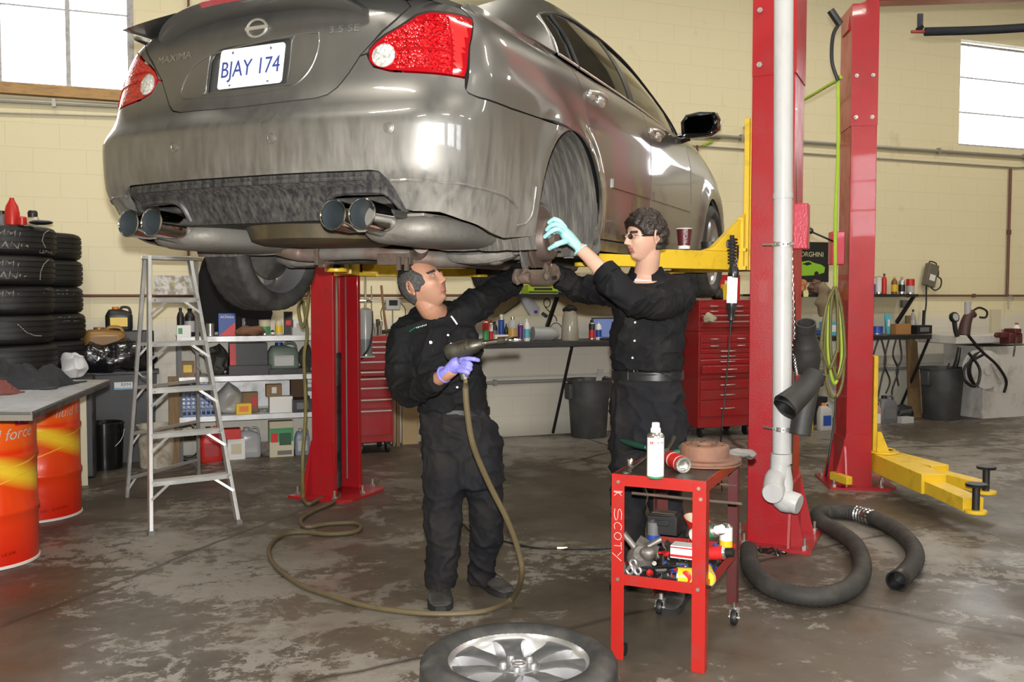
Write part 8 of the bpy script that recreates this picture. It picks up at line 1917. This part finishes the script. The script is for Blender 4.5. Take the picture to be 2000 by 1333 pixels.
t = thing('glass_jar', 'tall murky glass jar stuffed with a black cloth on the bench', 'jar', wp(1113, .34, ZB), WA); s = mpp(1113, .34); bm = BM(); lathe(bm, [(17*s, 0), (17.5*s, .01), (15*s, 45*s), (12*s, 55*s), (11.5*s, 58*s)], 26); obj('jar_body', bm, mat('murky_glass', (.36, .34, .28), .15, dirt=.7, dcol=(.22, .18, .10), dscale=8), t); bm = BM(); ball(bm, (0, 0, 60*s), (14*s, 12*s, 9*s), 20, 12); wobble(bm, .015, 20); obj('cloth_plug', bm, BRUB, t)
t = thing('laptop', 'open laptop standing on the bench behind the second mechanic', 'laptop', wp(1196, .34, ZB), WA); bm = BM(); box(bm, (0, 0, .012), (.34, .22, .02)); obj('keyboard_base', bm, BLK, t, bevel=.004); bm = BM(); box(bm, (0, .10, .125), (.34, .012, .22), rot(-8, 0, 0)); o = obj('lid', bm, BLK, t, bevel=.004); bm = BM(); box(bm, (0, .092, .125), (.31, .003, .19), rot(-8, 0, 0)); obj('screen', bm, mat('lit_laptop_screen', (.10, .14, .30), .2, emis=.5), o)
t = thing('hanging_bag', 'clear plastic bag of odds and ends hanging on the wall above the bench', 'bag', onw(1034, 598, .06), WA); bm = BM(); loft(bm, [[V((x*k+ox, y, z)) for x, y in ((-.07, -.03), (.0, -.05), (.08, -.03), (.08, .03), (-.07, .03))] for z, k, ox in ((-.10, .6, .05), (-.02, 1, .02), (.06, .9, -.03), (.13, .5, -.08))]); wobble(bm, .015, 18); obj('bag_film', bm, mat('cloudy_film', (.45, .45, .48), .3), t, smooth=60); bm = BM(); box(bm, (.05, -.05, -.06), (.035, .01, .03)); obj('purple_tag', bm, PUR, t)
t = thing('cable_coil', 'small black cable coil with adapter hanging on the wall above the bench', 'cable', onw(1068, 592, .04), WA); bm = BM(); tube(bm, [V((.035*cos(q), -.004*q/6, .045*sin(q))) for q in [i*.6 for i in range(24)]], .004, 6, 2); tube(bm, [(-.02, 0, -.04), (.03, 0, -.09), (.10, 0, -.15), (.11, 0, -.19)], .005, 6); box(bm, (.05, 0, -.115), (.06, .03, .03), rot(0, 35, 0)); obj('coil', bm, BRUB, t)
t = thing('wire_hoop', 'white and black wire loop leaning on the wall behind the clear jug', 'wire', wp(1085, .05, ZB), WA); bm = BM(); tube(bm, [V((.085*cos(pi*i/10), 0, .15*sin(pi*i/10))) for i in range(11)], .004, 6, 2); obj('hoop', bm, WHT, t); bm = BM(); tube(bm, [V((.095*cos(pi*i/10), -.01, .165*sin(pi*i/10))) for i in range(11)], .004, 6, 2); obj('black_hoop', bm, BRUB, t)
t = thing('wire', 'thin black wire running across the wall above the spray cans', 'wire', onw(1000, 600, .02)); o_ = -t.location; bm = BM(); tube(bm, [onw(984, 614, .02)+o_, onw(1000, 602, .02)+o_, onw(1018, 588, .02)+o_], .004, 6); obj('wire_run', bm, BRUB, t)
for q in (('box', 'trimmer_case', 'lime green and black case on the upper shelf under the brake hub', 'case', 1022, 1085, 553, 571, .18, [mat('lime_plastic', (.45, .65, .03), .4), BLK, BLK]), ('box', 'parts_box', 'grey box on the upper shelf behind the first mechanic', 'box', 933, 962, 541, 571, .14, [GRY, LGR]), ('box', 'carton', 'flat brown carton on the upper shelf between the two mechanics', 'box', 1120, 1190, 530, 571, .14, [CREAM, BRN])):
    k_, n_, l_, c_, x0, x1, yt, yb, b, ms = q; item(k_, n_, l_, c_, x0, x1, yt, yb, b, ZU, ms, lh=.25)
t = thing('sink_cloth', 'white crumpled paper towel roll on the upper shelf right of the hub', 'paper roll', wp(1105, .2, ZU), WA); bm = BM(); cyl(bm, (-.10, 0, .06), (.10, 0, .06), .06, n=20); obj('roll_body', bm, WHT, t); bm = BM(); cyl(bm, (-.102, 0, .06), (.102, 0, .06), .02, n=12); obj('roll_core', bm, BRN, t)
# bins
def bin_(name, label, x, yb, r, h, lid=False, m_=None):
    p = atz(x, yb); p.y += r*.7; t = thing(name, label, 'bin', p, WA); bm = BM(); lathe(bm, [(r*.80, 0), (r*.84, .01), (r*.985, h*.86), (r*1.0, h*.86), (r*1.02, h*.97), (r*1.08, h*.97), (r*1.10, h), (r*1.03, h), (r*.95, h*.8), (r*.78, .02), (0, .02)], 44, caps=False); obj('bin_body', bm, m_ or mat('grey_bin_plastic', (.050, .052, .054), .5, dirt=.5, dcol=(.12, .115, .105), dscale=5), t, smooth=40)
    for s_ in (-1, 1): bm = BM(); box(bm, (s_*r*1.03, 0, h*.80), (.05, .12, .16)); obj('handle', bm, m_ or MATS['grey_bin_plastic'], t, bevel=.01)
    return t
t = bin_('waste_bin', 'round grey waste bin under the bench between the two mechanics', 1152, 857, .215, .585)
bm = BM(); box(bm, (-.02, -.05, .62), (.06, .01, .16), rot(5, 8, 0)); obj('plastic_offcut', bm, LGR, t); bm = BM(); box(bm, (.03, -.225, .52), (.055, .006, .10), rot(-4, 0, 0)); obj('tape_scrap', bm, BRN, t)
t = bin_('waste_bin', 'round grey waste bin between the wooden plank and the white parts washer', 1851, 822, .235, .60)
bm = BM(); tube(bm, [(.0, -.18, .60), (.02, -.2, .72), (.04, -.2, .84)], [.03, .025, .02], 10); tube(bm, [(-.10, -.2, .66), (-.13, -.2, .61), (-.08, -.2, .60), (.0, -.2, .61), (.10, -.2, .60), (.14, -.2, .62), (.13, -.2, .66)], .008, 8); obj('pump_handle', bm, BRUB, t)
# poster and bags between the columns
t = thing('poster', 'black poster of a lime green sports car with white lettering between the two red columns', 'poster', onw(1576, 512, .02), WA); s = mpp(1576, .02); PW, PH = 104*s, 78*s
bm = BM(); box(bm, (0, 0, 0), (PW, .006, PH)); obj('sheet', bm, BLK, t, smooth=0)
bm = BM(); text_bm(bm, 'LAMBORGHINI', .078, T(-.03, -.0042, .085) @ rot(90, 0, 0), .0003); obj('poster_lettering', bm, mat('cream_print', (.62, .60, .35), .5), t, smooth=0)
bm = BM(); O = [(-.22, -.12), (-.23, -.06), (-.16, -.03), (-.08, .01), (.02, .025), (.10, .0), (.20, -.02), (.25, -.05), (.24, -.11), (.12, -.14), (-.10, -.15)]; prism(bm, O, .0, .002, T(0, -.004, -.01) @ rot(90, 0, 0)); obj('printed_car', bm, mat('lime_print', (.25, .50, .03), .5), t, smooth=0)
bm = BM(); prism(bm, [(-.07, -.01), (.02, .015), (.07, -.01), (.0, -.03)], .002, .003, T(0, -.0045, -.012) @ rot(90, 0, 0)); 
for x in (-.12, .13): lathe(bm, [(.03, 0), (.03, .002), (0, .002)], 16, T(x, -.0065, -.135) @ rot(90, 0, 0))
obj('printed_glass_and_wheels', bm, BLK, t, smooth=0)
for q in (('lump', 'plastic_bag', 'orange-brown bag on the upper shelf below the poster', 'bag', 1550, 1575, 541, 571, .18, ZU, [mat('orange_brown_film', (.50, .20, .08), .6)]), ('lump', 'work_glove', 'brown leather glove on the upper shelf below the poster', 'glove', 1576, 1604, 543, 571, .16, ZU, [mat('brown_leather', (.16, .09, .06), .7)]), ('lump', 'hanging_rag', 'tan rag draped from the upper shelf beside the hose coil', 'rag', 1592, 1624, 548, 620, .34, ZU-.25, [mat('tan_rag', (.22, .17, .11), .9)])):
    item(*q)
t = thing('note', 'small yellow sticky note on the upper shelf edge below the poster', 'note', onw(1574, 574, .312), WA); bm = BM(); box(bm, (0, 0, 0), (.065, .002, .07)); obj('paper', bm, mat('yellow_note', (.75, .70, .30), .7), t, smooth=0)
for q in (('box', 'tool_case', 'blue and grey tool case on the bench behind the hose coil', 'case', 1548, 1612, 640, 655, .34, [GRY, BLU, BLK]), ('box', 'carton', 'pale teal carton on the bench beside the hose coil', 'box', 1603, 1638, 628, 654, .30, [TEAL, WHT])):
    k_, n_, l_, c_, x0, x1, yt, yb, b, ms = q; item(k_, n_, l_, c_, x0, x1, yt, yb, b, ZB, ms)
for q in (('box', 'wall_sign', 'small white and blue framed notice leaning under the bench behind the rubber boots', 'sign', 1585, 1597, 720, 758, .20, .38, [WHT, BLU]), ('jug', 'washer_fluid_jug', 'clear jug with a blue label on the floor between the columns', 'jug', 1598, 1628, 785, 838, .75, 0, [LGR, BLU, ORG]), ('box', 'floor_scraper', 'upright yellow wedge on the floor between the columns', 'wedge', 1578, 1590, 796, 838, .70, 0, [YLW]), ('box', 'tool_case', 'black case on the floor behind the yellow wedge', 'case', 1550, 1612, 772, 826, .30, 0, [BLK])): item(*q)
# ---------------------------------------------------------------- right end of the bench
for x0, x1, yt, kd, ms, lb in ((1699, 1708, 528, 'spray', [BLU, WHT, LGR], 'blue and white can hard against the dark red column on the upper shelf'), (1709, 1720, 532, 'can', [WHT, WHT], 'white tin left of the red bottle on the upper shelf'), (1720, 1730, 527, 'bottle', [MATS['red_plastic'], MATS['red_plastic'], BLK], 'red bottle with a black cap on the upper shelf'), (1739, 1751, 533, 'bottle', [mat('amber_plastic', (.20, .09, .03), .4), YLW, YLW], 'amber bottle with a yellow cap on the upper shelf'), (1753, 1766, 533, 'bottle', [SIL, BLK, LGR], 'silver bottle with a dark label on the upper shelf'), (1768, 1784, 537, 'can', [LGR, RDL], 'wide silver tin at the right end of the upper shelf')):
    item(kd, 'shelf_bottle' if kd == 'bottle' else 'shelf_tin', lb, 'bottle' if kd == 'bottle' else 'tin', x0, x1, yt, 567, .16, ZU, ms)
for q in (('box', 'wooden_box', 'small wooden box on the right end of the bench', 'box', 1738, 1775, 635, 655, .34, ZB, [mat('orange_wood', (.35, .17, .06), .6)]), ('box', 'parts_bin', 'black divided bin with red bits at the right end of the bench', 'bin', 1778, 1816, 638, 655, .36, ZB, [BLK, GRY]), ('bottle', 'glass_bottle', 'thin clear bottle standing on the right end of the bench', 'bottle', 1778, 1787, 608, 655, .24, ZB, [mat('pale_glass', (.35, .33, .28), .1), LGR, BLK]), ('can', 'tape_roll', 'blue roll of tape on the bench beside the dark red column', 'tape', 1702, 1724, 637, 653, .30, ZB, [mat('bright_blue', (.02, .08, .50), .35), BLU])): item(*q)
t = thing('grease_tube', 'teal and white squeeze tube standing on its cap on the bench', 'tube', wp(1733, .32, ZB), WA); bm = BM(); loft(bm, [[V((x*w_, y*d_, z)) for x, y in ((-1, -1), (1, -1), (1, 1), (-1, 1))] for z, w_, d_ in ((0, .018, .018), (.03, .02, .02), (.15, .035, .012), (.235, .048, .002))]); obj('tube_body', bm, TEAL, t, smooth=30); bm = BM(); box(bm, (0, -.02, .13), (.03, .002, .08)); obj('tube_label', bm, WHT, t)
lt = thing('battery_tester', 'grey-brown battery load tester hanging on the wall with black leads', 'tester', onw(1817, 538, .07), WA); s = mpp(1817, .07)
mm = rot(0, 14, 0); bm = BM(); box(bm, (0, 0, 0), (24*s, .08, 44*s), mm); obj('tester_body', bm, mat('grey_brown_metal', (.14, .125, .095), .5), lt, bevel=.008); bm = BM(); box(bm, (0, -.042, -.03), (14*s, .003, 12*s), mm); obj('dial', bm, WHT, lt)
bm = BM(); tube(bm, [mm @ V((-.05, 0, .12)), mm @ V((-.05, 0, .16)), mm @ V((.05, 0, .16)), mm @ V((.05, 0, .12))], .008, 8, 3); obj('carry_handle', bm, BNS, lt)
bm = BM(); tube(bm, [(.08, 0, .10), (.10, 0, .0), (.17, 0, -.05), (.16, 0, -.14), (.08, 0, -.18), (.02, 0, -.15)], .008, 8); tube(bm, [(.06, -.02, .12), (.09, -.02, .05), (.085, -.02, -.02)], .018, 8); tube(bm, [(-.06, 0, -.13), (-.055, 0, -.35), (-.09, 0, -.55)], .009, 8); tube(bm, [(-.085, 0, -.42), (-.09, 0, -.60)], .018, 8); obj('test_lead', bm, BRUB, lt)
t = thing('wood_plank', 'weathered wooden plank leaning against the wall at the end of the bench', 'plank', V((0, 0, 0))); p0, p1 = onw(1779, 617, .06), wp(1790, .32, 0, 815); bm = BM(); w_ = WD*.085; n_ = WN*.02; hexa(bm, [p1-w_, p1+w_, p1+w_-n_*2, p1-w_-n_*2, p0-w_*.85, p0+w_*.85, p0+w_*.85-n_, p0-w_*.85-n_]); obj('plank_body', bm, mat('weathered_plank', (.20, .125, .055), .75, dirt=.7, dcol=(.09, .055, .03), dscale=7, stretch=(4, 4, .6)), t, smooth=0)
hk = 0
for x0, pts in ((1703, [(0, 0), (-8, 30), (-2, 60), (2, 90)]), (1715, [(0, 0), (-10, 35), (-8, 70), (0, 110)]), (1722, [(0, 0), (8, 40), (0, 75), (-12, 135)]), (1736, [(0, 0), (-9, 45), (2, 80), (-6, 105)]), (1750, [(0, 0), (-6, 30), (4, 60), (-8, 100), (-4, 130)]), (1757, [(0, 0), (4, 35), (-6, 60), (-2, 90)])):
    hk += 1; lab = ['first', 'second', 'third', 'fourth', 'fifth', 'sixth'][hk-1]+' black strap from the dark red column hanging under the bench'
    t = thing('hanging_strap', lab, 'strap', onw(x0, 668, .50)); o_ = -t.location; bm = BM(); tube(bm, [onw(x0+dx, 664+dy, .50)+o_ for dx, dy in pts], .011, 6, 5, ry=.5); obj('strap_body', bm, BRUB, t)
# parts washer, hose reel, vise
WHW = mat('grimy_white_cabinet', (.60, .58, .56), .5, dirt=.7, dcol=(.25, .20, .15), dscale=4, lo=.5, hi=.72)
pw = thing('parts_washer', 'grimy white parts washer cabinet at the right edge of the picture', 'parts washer', wp(1990, .70, 0, 820), WA); 
bm = BM(); box(bm, (-.22, .30, .42), (.70, .60, .84)); hexa(bm, [(.12, -.0, 0), (.55, .25, 0), (.55, .60, 0), (.12, .60, 0), (.12, 0, .86), (.55, .25, .86), (.55, .60, .86), (.12, .60, .86)]); obj('cabinet', bm, WHW, pw, smooth=0, bevel=.006)
bm = BM(); box(bm, (-.62, .25, .93), (.86, .62, .10)); box(bm, (.12, .3, .87), (.70, .60, .03)); obj('sink_top', bm, WHW, pw, smooth=0, bevel=.01)
rp_ = thing('hose_reel', 'white hose reel with black hose mounted on the front of the white cabinet', 'hose reel', wp(1928, .98, .0, 720), WA); zr = CAMH-(723-HY)*mpp(1928, .98); rr_ = 38*mpp(1928, .98)
bm = BM(); mm = T(0, 0, zr) @ rot(90, 0, 0); lathe(bm, [(rr_, -.01), (rr_, .0), (.05, .01), (0, .01)], 40, mm); lathe(bm, [(rr_, -.13), (rr_, -.14), (0, -.14)], 40, mm); cyl(bm, mm @ V((0, 0, -.13)), mm @ V((0, 0, .02)), .06, n=20); obj('reel_disc', bm, WHW, rp_); bm = BM(); box(bm, (.09, -.03, -.10), (.06, .02, .30), T(0, 0, zr) @ rot(0, -35, 0)); box(bm, (.0, .06, -.20), (.10, .12, .10), T(.16, 0, zr)); obj('reel_bracket', bm, WHW, rp_)
bm = BM(); tube(bm, [V((rr_*.85*cos(q), .08, zr+rr_*.85*sin(q))) for q in [i*.45 for i in range(14)]], .022, 8, 2, closed=True); tube(bm, [V((-.42, -.12, zr+.40)), V((-.20, -.10, zr+.22)), V((.05, -.08, zr+.06)), V((.22, -.06, zr-.12)), V((.24, -.02, zr-.26))], .016, 8); tube(bm, [V((-.36, -.08, zr+.20)), V((-.22, -.10, zr+.02)), V((-.26, -.1, zr-.16)), V((-.40, -.08, zr-.10)), V((-.38, -.06, zr+.06)), V((-.12, -.06, zr+.18))], .016, 8); obj('hose', bm, BRUB, rp_)
zt_ = .98
t = thing('pressure_gauge', 'black hose gun with a round gauge leaning over the washer edge', 'gauge', wp(1863, .95, zt_), WA); s = mpp(1863, .95); bm = BM(); lathe(bm, [(.055, -.02), (.06, 0), (.055, .02), (0, .02)], 24, T(0, 0, .21) @ rot(80, 0, 0)); tube(bm, [(0, 0, .18), (.02, 0, .08), (.05, 0, 0)], .025, 10); obj('gauge_body', bm, BRUB, t); bm = BM(); lathe(bm, [(.04, .021), (.04, .024), (0, .024)], 20, T(0, 0, .21) @ rot(80, 0, 0)); obj('dial', bm, LGR, t)
t = thing('pump', 'dark brown hand pump with a curved hose on the white washer top', 'pump', wp(1890, .70, zt_), WA); bm = BM(); tube(bm, [(-.06, 0, 0), (-.03, 0, .14), (.03, 0, .24), (.10, 0, .22)], [.07, .06, .05, .03], 14); obj('pump_body', bm, mat('dark_brown_casting', (.06, .025, .022), .5), t); bm = BM(); tube(bm, [(.05, 0, .26), (.16, 0, .31), (.28, 0, .27), (.27, 0, .20), (.18, 0, .20)], .012, 8); obj('hose', bm, BRUB, t); bm = BM(); cyl(bm, (-.01, 0, .22), (-.01, 0, .38), .035, n=14); obj('glass_cup', bm, LGR, t)
t = thing('board', 'pale board standing upright on the washer behind the pump', 'board', wp(1943, .30, .0), WA); bm = BM(); box(bm, (0, 0, 1.12), (.15, .04, .28)); obj('board_body', bm, CREAM, t)
t = thing('vise', 'dark red bench vise on the right end of the washer top', 'vise', wp(1975, .95, .885), WA); bm = BM(); box(bm, (0, 0, .06), (.20, .14, .12)); box(bm, (-.14, 0, .10), (.12, .10, .06)); box(bm, (.02, 0, .14), (.10, .16, .06)); cyl(bm, (-.25, 0, .10), (-.10, 0, .10), .018, n=10); wobble(bm, .006, 20); obj('vise_body', bm, mat('dark_red_iron', (.09, .018, .020), .55), t, bevel=.01); bm = BM(); cyl(bm, (-.06, -.09, -.14), (-.02, -.09, .08), .010, n=8); obj('handle_bar', bm, GUN, t)
item('bottle', 'spray_bottle', 'white bottle with a red cap beside the vise', 'bottle', 1978, 1993, 613, 648, .45, .885, [WHT, WHT, RDL])
item('box', 'parts_box', 'brown tin behind the vise at the right edge', 'tin', 1958, 1976, 628, 650, .40, .885, [BRN])
t = thing('wall_hook', 'bent steel hook hanging on the rusty pipe at the right', 'hook', onw(1972, 580, .06), WA); bm = BM(); tube(bm, [(.06, 0, -.05), (.05, 0, .0), (.0, 0, .01), (-.02, 0, -.04), (-.02, 0, -.16)], .007, 8); obj('hook_body', bm, ZINC, t)
t = thing('outlet_box', 'small grey electrical box on the wall behind the bench brace', 'outlet', onw(1767, 594, .03), WA); bm = BM(); box(bm, (0, 0, 0), (.10, .05, .09)); obj('box_body', bm, GRY, t, bevel=.004)
# floor under the right end
for q in (('jug', 'fluid_jug', 'silver-grey jug lying on the floor by the dark red column', 'jug', 1712, 1755, 772, 826, .55, 0, [mat('silver_grey_plastic', (.13, .13, .14), .4), GRY, BLK]), ('jug', 'fluid_jug', 'milky jug with pink fluid on the floor against the lift column', 'jug', 1703, 1724, 786, 836, .80, 0, [mat('milky_pink', (.42, .26, .24), .5), WHT, WHT]), ('box', 'clear_tray', 'clear plastic tray on the floor left of the wooden plank', 'tray', 1755, 1785, 814, 826, .62, 0, [LGR])): item(*q)
item('lump', 'cord_heap', 'black power cord heap with a yellow plug on the floor by the plank', 'cord', 1735, 1790, 780, 812, .38, 0, [BRUB], amp=.05, sc=10)
t = thing('floor_rod', 'thin white-tipped rod leaning against the large red cabinet', 'rod', V((0, 0, 0))); bm = BM(); cyl(bm, at(1338, 800, 9.2), atz(1349, 850), .006, n=8); obj('rod_body', bm, ZINC, t); bm = BM(); box(bm, (0, 0, 0), (.03, .01, .045), T(at(1342, 836, 9.1))); obj('tag', bm, WHT, t)
